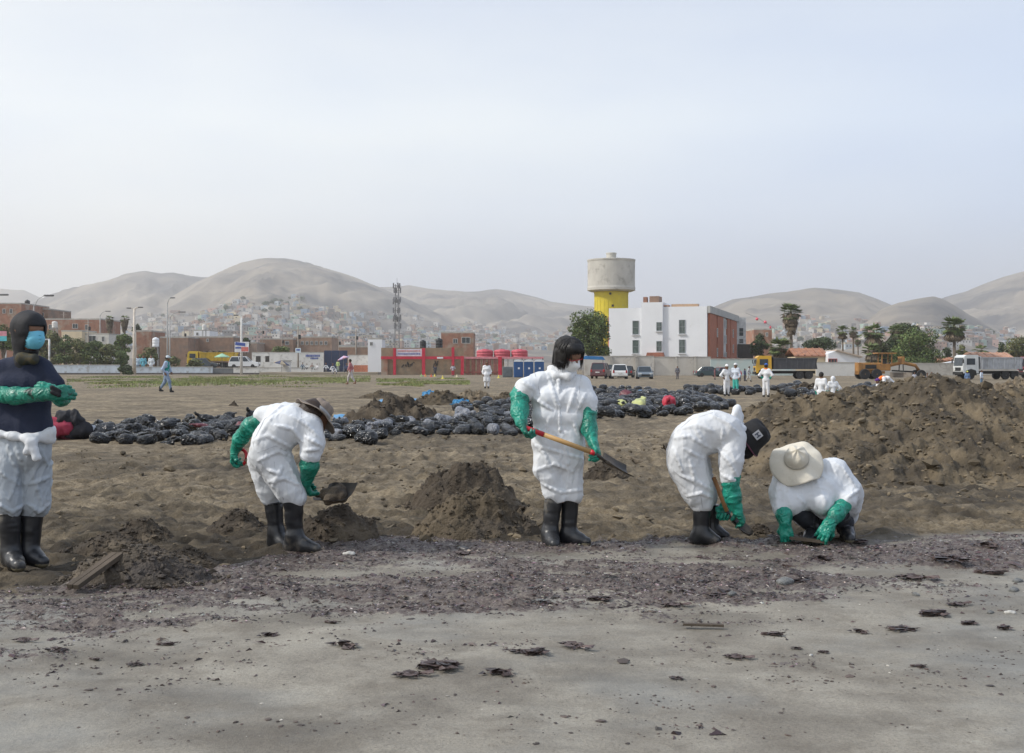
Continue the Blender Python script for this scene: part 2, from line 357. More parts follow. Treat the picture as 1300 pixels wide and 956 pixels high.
dry = mixc(t, dry, grit, .75, 'MULTIPLY')
wet = ramp(t, [(.3, (.170, .150, .120)), (.5, (.262, .238, .194)), (.7, (.355, .328, .272))], nz(1.6, 9, .65)).outputs[0]
speck = ramp(t, [(.36, (.42, .36, .33)), (.43, (1, 1, 1))], nz(17, 6, .85)).outputs[0]
wet = mixc(t, wet, speck, .5, 'MULTIPLY')
wet = mixc(t, wet, ramp(t, [(.30, (.55, .52, .50)), (.5, (1, 1, 1)), (.72, (1.25, 1.23, 1.2))], nz(75, 3, .8)).outputs[0], .7, 'MULTIPLY')
br_ = ramp(t, [(.50, (0, 0, 0)), (.62, (.45, .45, .45))], nz(2.3, 8, .72)).outputs[0]
wet = mixc(t, wet, (.130, .108, .080), br_)
blu = ramp(t, [(.50, (0, 0, 0)), (.64, (.55, .55, .55))], nz(.55, 6, .6)).outputs[0]
wet = mixc(t, wet, (.22, .225, .215), blu)
colr = mixc(t, dry, wet, sp.outputs[0])
dk = ramp(t, [(.3, (.028, .022, .015)), (.7, (.072, .056, .037))], nz(7, 8, .7)).outputs[0]
f1 = N(t, 'ShaderNodeMath', operation='MULTIPLY'); t.links.new(sp.outputs[1], f1.inputs[0]); f1.inputs[1].default_value = .95
colr = mixc(t, colr, dk, f1.outputs[0])
oil = ramp(t, [(.36, (.042, .030, .025)), (.5, (.105, .080, .068)), (.64, (.20, .168, .138))], nz(30, 5, .8)).outputs[0]
fo = N(t, 'ShaderNodeMath', operation='ADD'); t.links.new(sp.outputs[2], fo.inputs[0]); n1 = nz(14, 6, .7); mm = N(t, 'ShaderNodeMath', operation='MULTIPLY_ADD'); t.links.new(n1, mm.inputs[0]); mm.inputs[1].default_value = 2.4; mm.inputs[2].default_value = -1.32
t.links.new(mm.outputs[0], fo.inputs[1]); fr = ramp(t, [(.22, (0, 0, 0)), (.40, (1, 1, 1))], fo.outputs[0])
# only where the mask is above zero
gt = N(t, 'ShaderNodeMapRange'); t.links.new(sp.outputs[2], gt.inputs[0]); gt.inputs[1].default_value = .02; gt.inputs[2].default_value = .2
mf = N(t, 'ShaderNodeMath', operation='MULTIPLY'); t.links.new(fr.outputs[0], mf.inputs[0]); t.links.new(gt.outputs[0], mf.inputs[1])
colr = mixc(t, colr, oil, mf.outputs[0]); t.links.new(colr, b.inputs['Base Color'])
rr = N(t, 'ShaderNodeMapRange'); t.links.new(sp.outputs[0], rr.inputs[0]); rr.inputs[3].default_value = .95; rr.inputs[4].default_value = .72
r2 = N(t, 'ShaderNodeMix'); t.links.new(mf.outputs[0], r2.inputs[0]); t.links.new(rr.outputs[0], r2.inputs[2]); r2.inputs[3].default_value = .5; t.links.new(r2.outputs[0], b.inputs['Roughness'])
bp = N(t, 'ShaderNodeBump'); bp.inputs['Distance'].default_value = .035; bp.inputs['Strength'].default_value = .8; t.links.new(nz(24, 7, .75), bp.inputs['Height'])
bst = N(t, 'ShaderNodeMapRange'); t.links.new(sp.outputs[0], bst.inputs[0]); bst.inputs[3].default_value = 1; bst.inputs[4].default_value = .5; t.links.new(bst.outputs[0], bp.inputs['Strength'])
t.links.new(bp.outputs[0], b.inputs['Normal'])
obj('ground', mesh('ground', v, q, gm, smooth=True, tint=masks), kind='structure', label='trampled brown beach sand turning to smooth wet grey sand in front')
# ------------------------------------------------------------------ hills
def prof(pts): x = np.array([p[0] for p in pts], float); e = np.array([YH - p[1] for p in pts], float); return lambda a: np.interp(a, x, e)
HL = [  # profile, ridge distance, front start, back width, seed, ruggedness
    (prof([(-700, 400), (-300, 372), (-100, 380), (0, 366), (30, 368), (70, 385), (140, 420), (220, 460), (300, 466)]), 5000, 2600, 700, 3, .10),
    (prof([(-500, 466), (-200, 450), (0, 404), (60, 375), (85, 366), (110, 361), (140, 355), (160, 347), (185, 344), (205, 347), (222, 346), (242, 350), (256, 352), (268, 352), (300, 352), (340, 350), (400, 380), (460, 420), (500, 466)]), 3600, 1600, 700, 5, .22),
    (prof([(60, 466), (150, 425), (220, 375), (250, 358), (268, 350), (285, 342), (305, 334), (325, 329), (345, 327), (370, 329), (395, 334), (415, 341), (440, 348), (462, 356), (480, 363), (510, 376), (560, 400), (620, 440), (660, 466)]), 3100, 700, 800, 9, .20),
    (prof([(300, 466), (400, 420), (455, 378), (478, 364), (500, 363), (520, 362), (545, 367), (580, 369), (605, 370), (632, 367), (655, 371), (680, 377), (700, 383), (740, 388), (800, 392), (850, 400), (950, 430), (1050, 466)]), 4300, 1200, 900, 11, .22),
    (prof([(760, 466), (840, 430), (890, 398), (910, 388), (930, 380), (950, 377), (972, 373), (1000, 370), (1020, 367), (1035, 365), (1062, 367), (1090, 371), (1110, 378), (1128, 385), (1145, 392), (1200, 420), (1280, 466)]), 2900, 900, 800, 13, .20),
    (prof([(1020, 466), (1080, 420), (1120, 392), (1140, 384), (1158, 380), (1172, 378), (1185, 376), (1196, 379), (1210, 386), (1225, 396), (1245, 407), (1270, 420), (1330, 445), (1420, 466)]), 1900, 800, 400, 17, .22),
    (prof([(1050, 466), (1140, 410), (1180, 385), (1200, 377), (1225, 370), (1250, 360), (1275, 351), (1300, 344), (1340, 334), (1400, 328), (1480, 340), (1600, 390), (1800, 440), (2100, 466)]), 3400, 1200, 900, 19, .18),
    (prof([(-600, 455), (0, 444), (150, 437), (300, 430), (450, 434), (600, 440), (760, 446), (900, 440), (1040, 437), (1200, 438), (1400, 440), (1800, 455)]), 1600, 520, 900, 23, .1),
]
def hillz(a, y):
    z = np.full(np.broadcast(a, y).shape, -3.0); x = (a-650)/F*y
    for f, D, st_, wb, sd, rg in HL:
        e = f(a); Dj = D*(1 + .05*fbm(a/120., 0*a, 0, 2, sd)); hr = e/F*Dj + (H if True else 0)*(e > 0)
        s = np.clip((y - st_)/(Dj - st_), 0, 1); up = s**1.75*.86 + .14*s**.7
        dn = 1 - sstep(y, Dj, Dj + wb); env = np.sin(np.pi*np.clip(s, 0, 1))**.7
        rid = 1 - np.abs(fbm(x/210. + sd + .5*vn(x/400., y/400., 0, sd), y/1100., 0, 5, sd, .6))*2.8
        zz = hr*up*dn*(1 + rg*(rid - .25)*env*(y < Dj)) + (e > 2)*(fbm(x/60., y/90., 0, 3, sd+2)*7 - np.abs(fbm(x/110., y/500., 0, 3, sd+4))*26*np.clip(hr/200, 0, 1))*env
        zz = np.where(e <= .5, -3, zz - 2*(1 - np.clip(e/6, 0, 1)) - 3*(1-sstep(s, 0, .03)))
        z = np.maximum(z, zz)
    return z
ha = np.linspace(-500, 1800, 680); hy = np.concatenate([np.linspace(520, 2000, 60), np.linspace(2020, 5700, 90)])
A, HY = np.meshgrid(ha, hy); HZ = hillz(A, HY); v, q = gridmesh((A-650)/F*HY, HY, HZ)
hm = M('hill_sand', (.255, .218, .172), 1, .24, .004, col2=(.085, .08, .08), f2=(.42, .62), s2=.0045)
obj('hills', mesh('hills', v, q, hm, smooth=True), kind='structure', label='bare sandy desert hills fading in the haze')
HG = 463 - 0
def hill_at(px, py):    # first ground point of the hills seen at that pixel
    yy = hy; z = hillz(np.full_like(yy, px), yy); p = YH - (z - H)/yy*F
    i = np.argmax(p <= py)
    return np.array(((px-650)/F*yy[i], yy[i], z[i])) if p[i] <= py else None
# haze
hz_m = bpy.data.materials.new('haze_air'); hz_m.use_nodes = True; t = hz_m.node_tree; t.nodes.clear()
pv = N(t, 'ShaderNodeVolumePrincipled'); pv.inputs['Color'].default_value = (.96, .95, .94, 1); pv.inputs['Density'].default_value = 2.0e-4; pv.inputs['Anisotropy'].default_value = .35
ou = N(t, 'ShaderNodeOutputMaterial'); t.links.new(pv.outputs[0], ou.inputs['Volume'])
MB().mat(hz_m).box((0, 2200, 222.5), (10600, 7600, 455)).build('haze', kind='stuff', label='thin pale sea haze over the whole beach')
# ------------------------------------------------------------------ buildings, walls and structures behind the beach
def ti(x): return float(x)
BR = M('brick', (.30, .155, .105), .9, .25, .8, col2=(.34, .27, .21), f2=(.5, .62), s2=.35)
BR2 = M('brick_dull', (.27, .175, .125), .9, .2, .9, col2=(.20, .15, .12), f2=(.5, .65), s2=.4)
CONC = M('concrete', (.42, .40, .36), .9, .15, .6, col2=(.30, .28, .25), f2=(.5, .7), s2=.8)
WHT = M('white_wall', (.74, .75, .77), .85, .04, .3, col2=(.60, .60, .59), f2=(.6, .8), s2=.5)
CREAM = M('cream_wall', (.62, .52, .36), .9, .1, .5, col2=(.5, .42, .32), f2=(.55, .7), s2=.7)
DGL = M('dark_glass', (.045, .055, .06), .15, .2, 2)
FRM = M('window_frame', (.55, .55, .53), .6, .1)
DWD = M('dark_opening', (.05, .045, .04), .9)
PAINTW = M('old_white_paint', (.66, .65, .62), .85, .08, .8, col2=(.42, .41, .38), f2=(.53, .68), s2=1.1)
RED = M('red_paint', (.50, .02, .05), .6, .15, 2)
LAMP = M('lamp_metal', (.35, .35, .34), .6, .15, 3)
RUSTW = M('pole_paint', (.62, .56, .48), .8, .2, 1.5, col2=(.35, .24, .15), f2=(.58, .7), s2=3)
def window(par, x, z, w, h, yf, cols=2, rows=2, fm=FRM, gl=DGL, axis='x', name='window'):
    """frame proud of a front wall face lying at y = yf (towards the camera)"""
    t = .09; mb = MB().mat(fm)
    if axis == 'x':
        q = lambda cx, cz, sx_, sz, d=.10, o=0: mb.box((cx, yf - d/2 + o, cz), (sx_, d, sz))
    else: q = lambda cx, cz, sx_, sz, d=.10, o=0: mb.box((yf + d/2 - o, cx, cz), (d, sx_, sz))
    q(x, z - h/2 + t/2, w, t); q(x, z + h/2 - t/2, w, t); q(x - w/2 + t/2, z, t, h - 2*t); q(x + w/2 - t/2, z, t, h - 2*t)
    for i in range(1, cols): q(x - w/2 + w*i/cols, z, t*.7, h - 2*t, .09)
    for i in range(1, rows): q(x, z - h/2 + h*i/rows, w - 2*t, t*.6, .08)
    f = mb.build(name, par)
    g = MB().mat(gl)
    if axis == 'x': g.box((x, yf - .015, z), (w - 2*t, .05, h - 2*t))
    else: g.box((yf + .015, x, z), (.05, w - 2*t, h - 2*t))
    g.build('pane', f); return f
def block(name, label, cat, px0, px1, pyt, Y, depth, m, wins=(), group=None, roof=None, par=.35, z0=0, doors=(), fm=FRM, gl=DGL):
    x0, x1 = gx(px0, Y), gx(px1, Y); zt = at(0, pyt, Y)[2]; cx = (x0+x1)/2; w = x1-x0
    r = root(name, label, cat, (cx, Y, z0), 0, group)
    MB().mat(m).box((0, depth/2, (zt-z0)/2), (w, depth, zt-z0)).build('wall', r)
    if par:
        p = MB().mat(roof or CONC)
        p.box((0, .12, zt-z0+par/2), (w+.1, .24, par)); p.box((0, depth-.12, zt-z0+par/2), (w+.1, .24, par)); p.box((-w/2+.07, depth/2, zt-z0+par/2), (.24, depth-.49, par)); p.box((w/2-.07, depth/2, zt-z0+par/2), (.24, depth-.49, par))
        p.build('parapet', r)
    for a, b, c, d in wins: window(r, (gx(a, Y)+gx(b, Y))/2 - cx, at(0, (c+d)/2, Y)[2]-z0, gx(b, Y)-gx(a, Y), (d-c)*Y/F, 0, fm=fm, gl=gl, cols=2 if b-a > 2.5 else 1, rows=1)
    for a, b, c in doors:
        zt2 = at(0, c, Y)[2]-z0; xx = (gx(a, Y)+gx(b, Y))/2-cx; MB().mat(DWD).box((xx, -.03, zt2/2), (gx(b, Y)-gx(a, Y), .1, zt2)).build('door', r)
    return r
# --- long low wall on the left
def lowwall(name, label, px0, px1, pyt, Y, m, th=.3, base=True, group=None, Y1=None):
    a, b = at(px0, pyt, Y), at(px1, pyt, Y1 or Y); hgt = a[2]; L = math.hypot(b[0]-a[0], b[1]-a[1]); an = math.atan2(b[1]-a[1], b[0]-a[0])
    r = root(name, label, 'wall', ((a[0]+b[0])/2, (a[1]+b[1])/2, 0), an, group)
    MB().mat(m).box((0, 0, hgt/2 + .05), (L, th, hgt-.1)).build('wall_face', r)
    MB().mat(CONC).box((0, 0, hgt+.04), (L+.04, th+.1, .12)).build('coping', r)
    if base: MB().mat(M('wall_foot', (.10, .09, .085), .9)).box((0, 0, .12), (L+.02, th+.12, .36)).build('footing', r)
    return r
BLW = M('pale_blue_paint', (.50, .56, .62), .85, .1, .7, col2=(.33, .34, .35), f2=(.52, .66), s2=1.2)
lowwall('low_wall', 'long pale blue-white low wall left of the bush, bordering the beach', -20, 152, 463.5, 226, BLW)
lowwall('low_wall', 'pale blue-grey low wall behind the walking person in the green vest', 172, 270, 466, 228, BLW)
lowwall('low_wall', 'short dark weathered low wall section below the flag sign', 270.5, 296, 467.5, 228.6, M('dark_paint', (.16, .17, .18), .9, .2, 1))
lowwall('low_wall', 'low white wall in front of the white car and the seated people', 296.5, 396, 467, 228, PAINTW)
r = root('gate_pillar', 'stout white pillar standing at the end of the low white wall', 'pillar', (gx(364, 226), 226, 0)); 
MB().mat(PAINTW).box((0, 0, 1.3), (1.5, 1.2, 2.6), top=(.9, .9)).build('shaft', r); MB().mat(CONC).box((0, 0, 2.65), (1.7, 1.4, .2)).build('cap', r)
MB().mat(M('road_dust', (.30, .26, .20), .95, .15, .3)).box((gx(190, 250), 250, .55), (60, 40, 1.3), bev=.05).build('road', kind='structure', label='raised dusty road behind the low wall on the left')
# --- left buildings
block('brick_house', 'tall unfinished brick building at the left edge of the town', 'house', -30, 27, 386, 330, 20, BR, wins=[(3, 7, 392, 398), (12, 16, 392, 398)])
block('brick_house', 'brick building with a black water tank on its roof', 'house', 27.5, 61, 393, 345, 18, BR2, wins=[(50, 56, 397, 402)], doors=[])
block('brick_house', 'wide brick building with concrete columns behind the green hedge', 'house', 57, 128, 406, 320, 16, BR, wins=[(62, 67, 412, 418), (92, 99, 411, 417), (108, 113, 412, 419)])
block('concrete_house', 'cream coloured one-storey house in front of the wide brick building', 'house', 78, 104, 421, 280, 10, CREAM, wins=[(82, 87, 425, 431)])
block('concrete_house', 'pale house with dark doors beside the cream house', 'house', 104.5, 138, 425, 282, 10, M('pale_wall', (.60, .58, .53), .9, .1), wins=[(112, 122, 426, 436), (129, 133, 427, 434)])
block('brick_house', 'small dark red brick house right of the shaggy palms', 'house', 173, 192, 421, 300, 12, BR)
block('brick_wall_house', 'long low brick building behind the white water tank', 'house', 203, 239, 429, 300, 12, BR2)
block('brick_house', 'brick building behind the yellow dump truck', 'house', 239.5, 296, 428.5, 310, 14, BR2, wins=[(262, 265, 430, 434)])
block('concrete_house', 'small white building standing above the brick roofs', 'house', 246, 266, 420, 420, 12, WHT, wins=[(249, 252, 422, 426)])
block('brick_house', 'brown block house behind the flag sign', 'house', 300, 326, 436, 320, 12, M('brown_wall', (.33, .25, .20), .9, .15))
block('brick_house', 'brown row house with a blue awning left of the long brick block', 'house', 330, 372, 431, 330, 12, BR2, wins=[(362, 367, 433, 438)])
block('brick_house', 'long two-storey brick block with a row of dark windows', 'house', 373, 421, 428.5, 335, 14, M('brown_brick', (.31, .215, .16), .9, .2, .8), wins=[(376+i*6, 379.5+i*6, 433, 438) for i in range(7)])
block('concrete_house', 'white two-storey hut with one window beside the red frame', 'house', 467, 485, 431, 236, 6, WHT, wins=[(469.5, 473.5, 434, 439)])
block('brick_house', 'brick and concrete house behind the red frame', 'house', 560, 601, 423, 270, 14, BR, wins=[(575, 581, 430, 436), (586, 597, 428, 436)])
block('brick_house', 'plain brown house below the cell tower', 'house', 430, 467, 441, 300, 10, BR2)
def tank(label, px0, px1, pyt, pyb, Y, m, group=None, stand=False):
    a, b = at(px0, pyt, Y), at(px1, pyb, Y); R = (b[0]-a[0])/2; h = a[2]-b[2]
    r = root('water_tank', label, 'water tank', ((a[0]+b[0])/2, Y, b[2]), 0, group)
    MB().mat(m).lathe([(R*.97, 0), (R, h*.03), (R, h*.25), (R*.96, h*.27), (R*.96, h*.3), (R, h*.32), (R, h*.55), (R*.96, h*.57), (R, h*.6), (R, h*.78), (R*.8, h*.9), (R*.3, h*.94)], 20).build('tank_body', r, smooth=True)
    MB().mat(m).lathe([(R*.32, h*.93), (R*.32, h*.99), (R*.1, h)], 16).build('lid', r)
    if stand:
        s = MB().mat(LAMP)
        for i in (-1, 1):
            for j in (-1, 1): s.box((i*R*.7, j*R*.7, -b[2]/2), (.15, .15, b[2]-.02))
        s.box((0, 0, -.1), (R*2, R*2, .15)).build('stand', r)
    return r
BLK = M('black_plastic', (.015, .016, .018), .5)
tank('black water tank on the brick roof above the masked man', 31.5, 38, 380.5, 391, 347, BLK)
tank('small off-white water tank on the roof behind the hedge', 66, 73, 407.5, 416, 300, PAINTW, stand=True)
tank('white water tank right of the small red brick house', 193.5, 202, 428, 440, 290, WHT, stand=True)
tank('small white tank on a frame above the brick building by the dump truck', 256.5, 262, 411.5, 419, 400, PAINTW, stand=True)
tank('squat black water tank left of the other behind the red frame', 533, 541, 431.5, 442, 225, BLK, stand=True)
tank('tall black water tank right of the other behind the red frame', 553, 562, 429, 442, 225, BLK, stand=True)
PNKT = M('pink_red_tank', (.52, .09, .12), .6, .15)
for a, b, l in ((605, 626, 'left'), (627, 648, 'middle'), (649, 670, 'right')):
    tank(f'{l} of the three wide pinkish red tanks above the corrugated fence', a, b, 443, 455, 220, PNKT, group='pinkish red tanks', stand=True)
# --- street furniture
def lamp(label, px, pyt, Y, arms, m=LAMP, rad=.11, cat='street lamp', armlen=9, group='street lamps', pyb=None, name='street_lamp', bot=0):
    x = gx(px, Y); zt = at(0, pyt, Y)[2]
    r = root(name, label, cat, (x, Y, bot), 0, group)
    MB().mat(m).tube([(0, 0, 0), (0, 0, zt*.5), (0, 0, zt-bot)], [rad*1.4, rad*1.1, rad*.8], 8).build('pole', r, smooth=True)
    for dx, dz in arms:
        X_ = dx*Y/F; Z_ = dz*Y/F
        MB().mat(m).tube([(0, 0, zt-.3-bot), (X_*.3, 0, zt+Z_*.6-bot), (X_*.8, 0, zt+Z_-bot), (X_, 0, zt+Z_-bot)], rad*.5, 6).build('arm', r, smooth=True)
        MB().mat(M('lamp_head', (.12, .12, .12), .5)).box((X_*1.12, 0, zt+Z_-.02-bot), (abs(X_)*.45+.5, .35, .22), bev=.06).build('lamp_shade', r)
    return r
lamp('curved street lamp rising behind the masked man\'s hood', 43, 388, 150, [(17, 13)], rad=.07)
lamp('street lamp whose arm comes in from the left edge', -12, 380, 150, [(15, 6)], rad=.07)
lamp('thick cream post with two lamp heads in front of the bush', 170.5, 392, 222, [(-6, 1), (7, 2)], RUSTW, .26)
lamp('street lamp behind the shaggy palms', 127, 400, 300, [(9, 5)], rad=.13)
lamp('tall slim street lamp behind the walking person', 212.5, 384, 232, [(6, 6)], rad=.13)
lamp('shorter street lamp just right of the tall slim one', 215.5, 402, 245, [(14, 6)], rad=.13)
for lb, px, pyt, Y, rd in (('wooden utility pole behind the cream house', 112, 405, 275, .15), ('utility pole left of the cream house', 81, 396, 330, .14), ('thin utility pole above the brick building by the dump truck', 234, 415, 320, .12), ('utility pole carrying the small pale sign', 378.5, 414, 240, .14), ('grey utility pole above the white hut', 452, 418, 300, .2), ('utility pole left of the long brick block', 358, 424, 330, .11), ('thin pole right of the grey utility pole', 333, 412, 330, .09), ('utility pole behind the brick houses left of the tower', 430, 425, 310, .1)):
    r = lamp(lb, px, pyt, Y, [], M('wood_pole', (.30, .26, .22), .9), rd, 'utility pole', group='utility poles', name='utility_pole')
    z = at(0, pyt, Y)[2]; MB().mat(M('wood_pole', (.3, .26, .22))).box((0, 0, z-.8), (1.8, .12, .12)).build('crossarm', r)
    MB().mat(BLK).box((.3, 0, z-2.2), (.5, .4, .9), bev=.08).build('transformer', r)
# sign on lamp post
r = lamp('white painted post carrying the red, white and blue sign', 306.5, 402, 223, [(-6, 2)], PAINTW, .2)
Ys = 222.5; a, b = at(298, 434, Ys), at(316, 447, Ys)
s = root('flag_sign', 'rectangular sign in blue, white and red stripes on the white post', 'sign', ((a[0]+b[0])/2, Ys, b[2]), .0)
w, h = b[0]-a[0], a[2]-b[2]
MB().mat(M('sign_white', (.7, .7, .72), .6)).box((0, 0, h/2), (w, .12, h)).build('panel', s)
MB().mat(M('sign_blue', (.04, .08, .32), .6)).box((-.1*w, -.08, h*.78), (w*.7, .04, h*.3), ry=.12).build('stripe', s)
MB().mat(M('sign_blue', (.04, .08, .32), .6)).box((-.25*w, -.08, h*.42), (w*.4, .04, h*.16)).build('stripe', s)
MB().mat(M('sign_red', (.6, .16, .14), .6)).box((.22*w, -.08, h*.28), (w*.5, .04, h*.42)).build('stripe', s)
r = root('small_sign', 'small pale blue sign on the utility pole above the mural wall', 'sign', (gx(378.5, 238), 238, at(0, 448, 238)[2]))
MB().mat(M('sign_pale', (.62, .72, .78), .6)).box((0, 0, .5), (1.1, .08, .95)).build('panel', r); MB().mat(M('sign_blue', (.04, .08, .32))).box((0, -.06, .6), (.7, .03, .3)).build('symbol', r)
r = root('pink_sign', 'pink and turquoise banner at the left edge beside the masked man', 'sign', (gx(1, 120), 120, at(0, 433, 120)[2]))
MB().mat(M('turq', (.12, .5, .55))).box((0, 0, .25), (1.2, .05, .5)).build('panel', r); MB().mat(M('pinkp', (.62, .28, .33))).box((0, 0, .76), (1.2, .05, .5)).build('panel', r)
# goal frame behind masked man
r = root('goal_frame', 'white pipe football goal behind the masked man', 'goal', (gx(30, 231), 231, 0))
zt = at(0, 431, 231)[2]; xa, xb = gx(7, 231)-gx(30, 231), gx(62.5, 231)-gx(30, 231)
for xx in (xa, xb): MB().mat(PAINTW).tube([(xx, 0, 0), (xx, 0, zt)], .2, 8).build('post', r, smooth=True)
MB().mat(PAINTW).tube([(xa-.08, 0, zt), (xb+.08, 0, zt)], .15, 8).build('crossbar', r, smooth=True)
# --- white mural wall, blue gate
r = lowwall('painted_wall', 'tall white wall with blue lettering beside the blue gate', 320, 411, 447.5, 242, PAINTW, base=False)
c0 = r.location
random.seed(3)
for row, (n0, n1, y0, y1) in enumerate(((388, 405, 450.2, 453), (394, 403, 454, 456))):
    x = n0
    while x < n1:
        w = random.uniform(.9, 1.5); a = at(x, y0, 241.7); b = at(x+w, y1, 241.7)
        MB().mat(M('sign_blue', (.04, .08, .32))).box(((a[0]+b[0])/2-c0[0], -.17, (a[2]+b[2])/2), (b[0]-a[0], .03, a[2]-b[2])).build('lettering', r); x += w+.5
for x0, x1 in ((325, 331), (337, 342)):
    a = at(x0, 452, 242); MB().mat(DWD).box(((gx(x0, 242)+gx(x1, 242))/2-c0[0], -.16, a[2]-.6), (gx(x1, 242)-gx(x0, 242), .05, 1.2)).build('niche', r)
r = root('blue_gate', 'dark blue metal gate at the end of the white wall', 'gate', (gx(426, 243), 243, 0)); z = at(0, 445, 243)[2]
for k, (p0, p1) in enumerate(((411.5, 421), (421.2, 431), (431.2, 441))):
    MB().mat(M('gate_blue', (.02, .07, .20) if k else (.015, .03, .08), .5)).box(((gx(p0, 243)+gx(p1, 243))/2-r.location.x, 0, z/2), (gx(p1, 243)-gx(p0, 243), .12, z), bev=.03).build('gate_leaf', r)
lowwall('painted_wall', 'white wall with orange netting right of the blue gate', 442, 484, 451, 240, PAINTW, base=False)
r = root('orange_netting', 'orange safety netting along the foot of the white wall', 'netting', (gx(466, 237), 237, 0))
MB().mat(M('net_orange', (.45, .17, .10), .9, .4, 6)).box((0, 0, .9), (gx(483, 237)-gx(449, 237), .05, 1.8)).build('mesh_panel', r)
# --- red frame building
Yr = 213; RX = lambda p: gx(p, Yr)
BW = M('mud_brick_wall', (.30, .225, .15), .95, .18, 1.0, col2=(.22, .19, .14), f2=(.5, .66), s2=.8)
r = root('walled_yard', 'brown brick yard wall with graffiti behind a bright red frame', 'wall', (RX(536), Yr, 0)); z = at(0, 441.5, Yr)[2]
MB().mat(BW).box((0, .6, z/2), (RX(588)-RX(483), .3, z)).build('wall_face', r)
MB().mat(BR).box((RX(488)-RX(536), .2, 1.7), (RX(492)-RX(484), .3, 3.4)).build('pier', r)
GM = M('graffiti_black', (.05, .045, .04))
for cx0, n in ((510, 9), (550, 4)):
    pts = [(cx0 + i*2.1, 463 + random.uniform(-3.5, 3)) for i in range(n)]
    for i in range(n-1):
        for _ in range(2):
            a = at(pts[i][0], pts[i][1]+random.uniform(-2, 2), Yr+.42); b = at(pts[i+1][0]-random.uniform(0, 2.2), pts[i+1][1]+random.uniform(-2, 2), Yr+.42)
            if a[2] > .3 and b[2] > .3: MB().mat(GM).tube([(a[0]-RX(536), .43, a[2]), (b[0]-RX(536), .43, b[2])], .10, 4).build('graffiti_stroke', r)
r = root('red_frame', 'bright red post and beam frame in front of the brown yard wall', 'frame', (RX(560), Yr-.4, 0))
for p0, p1, yt in ((499.5, 503, 442), (536, 540, 442), (573.5, 577, 441), (585, 589, 452), (632.5, 637, 453)):
    zz = at(0, yt, Yr)[2]; MB().mat(RED).box(((RX(p0)+RX(p1))/2-RX(560), 0, zz/2), (RX(p1)-RX(p0), .4, zz)).build('post', r)
za, zb = at(0, 452.5, Yr)[2], at(0, 456, Yr)[2]
for p0, p1 in ((484, 499.4), (503.1, 535.9), (540.1, 573.4), (577.1, 584.9)): MB().mat(RED).box(((RX(p0)+RX(p1))/2-RX(560), 0, (za+zb)/2), (RX(p1)-RX(p0), .3, za-zb)).build('beam', r)
MB().mat(M('pink_paint', (.6, .25, .28))).box(((RX(589.2)+RX(690))/2-RX(560), .05, za-.25), (RX(690)-RX(589.2), .2, .35)).build('beam', r)
MB().mat(M('sign_white', (.7, .7, .72))).box((RX(559)-RX(560), -.22, (za+zb)/2), (1.1, .05, .3)).build('name_plate', r)
r = root('banner', 'pale banner with red and blue lettering between two red posts', 'banner', (RX(519.5), Yr-.45, at(0, 452.3, Yr)[2]))
bh = 9.3*Yr/F; bw = RX(535.8)-RX(503.2)
MB().mat(M('banner_cloth', (.62, .56, .62), .8)).box((0, 0, bh/2), (bw, .06, bh)).build('cloth', r)
for z_, m_, n_, hh in ((.72, 'sign_red', 17, .20), (.32, 'sign_blue', 21, .24)):
    x = -bw*.44
    for i in range(n_):
        w = bw*.88/n_; MB().mat(MATS[m_]).box((x+w/2, -.045, bh*z_), (w*(.45 + .35*random.random()), .02, bh*hh*random.uniform(.6, 1))).build('letter', r); x += w
r = root('corrugated_fence', 'rusty brown slatted fence right of the brown yard wall', 'fence', (RX(612), Yr-.2, 0)); z = at(0, 455, Yr)[2]
for i in range(22):
    p = 589.6 + i*2.3; 
    if p > 639: break
    MB().mat(M('rust_red', (.26, .09, .07), .8, .3, 2) if (i*7) % 3 else M('rust_brown', (.24, .17, .11), .8, .3, 2)).box(((RX(p)+RX(p+2.1))/2-RX(612), .05*(i % 2), z*.5), (RX(p+2.1)-RX(p), .08, z)).build('slat', r)
MB().mat(M('rust_red', (.26, .09, .07))).box((0, -.12, .5), (RX(637)-RX(590), .06, .25)).build('rail', r)
r = root('grey_bin', 'grey metal container beside the portable toilets', 'container', (gx(644.5, 164), 164, 0)); z = at(0, 465.5, 164)[2]
MB().mat(M('grey_metal', (.16, .18, .19), .6, .2)).box((0, .5, z/2), (gx(651, 164)-gx(638, 164), 1.1, z), bev=.04).build('body', r)
for i in range(3): MB().mat(M('grey_metal', (.16, .18, .19))).box((0, -.08, .3+i*.45), (gx(651, 164)-gx(638, 164)-.1, .05, .12)).build('rib', r)
TB = M('toilet_blue', (.015, .09, .26), .45, .12, 1); TBD = M('toilet_blue_door', (.012, .07, .21), .45, .12, 1)
tl = None
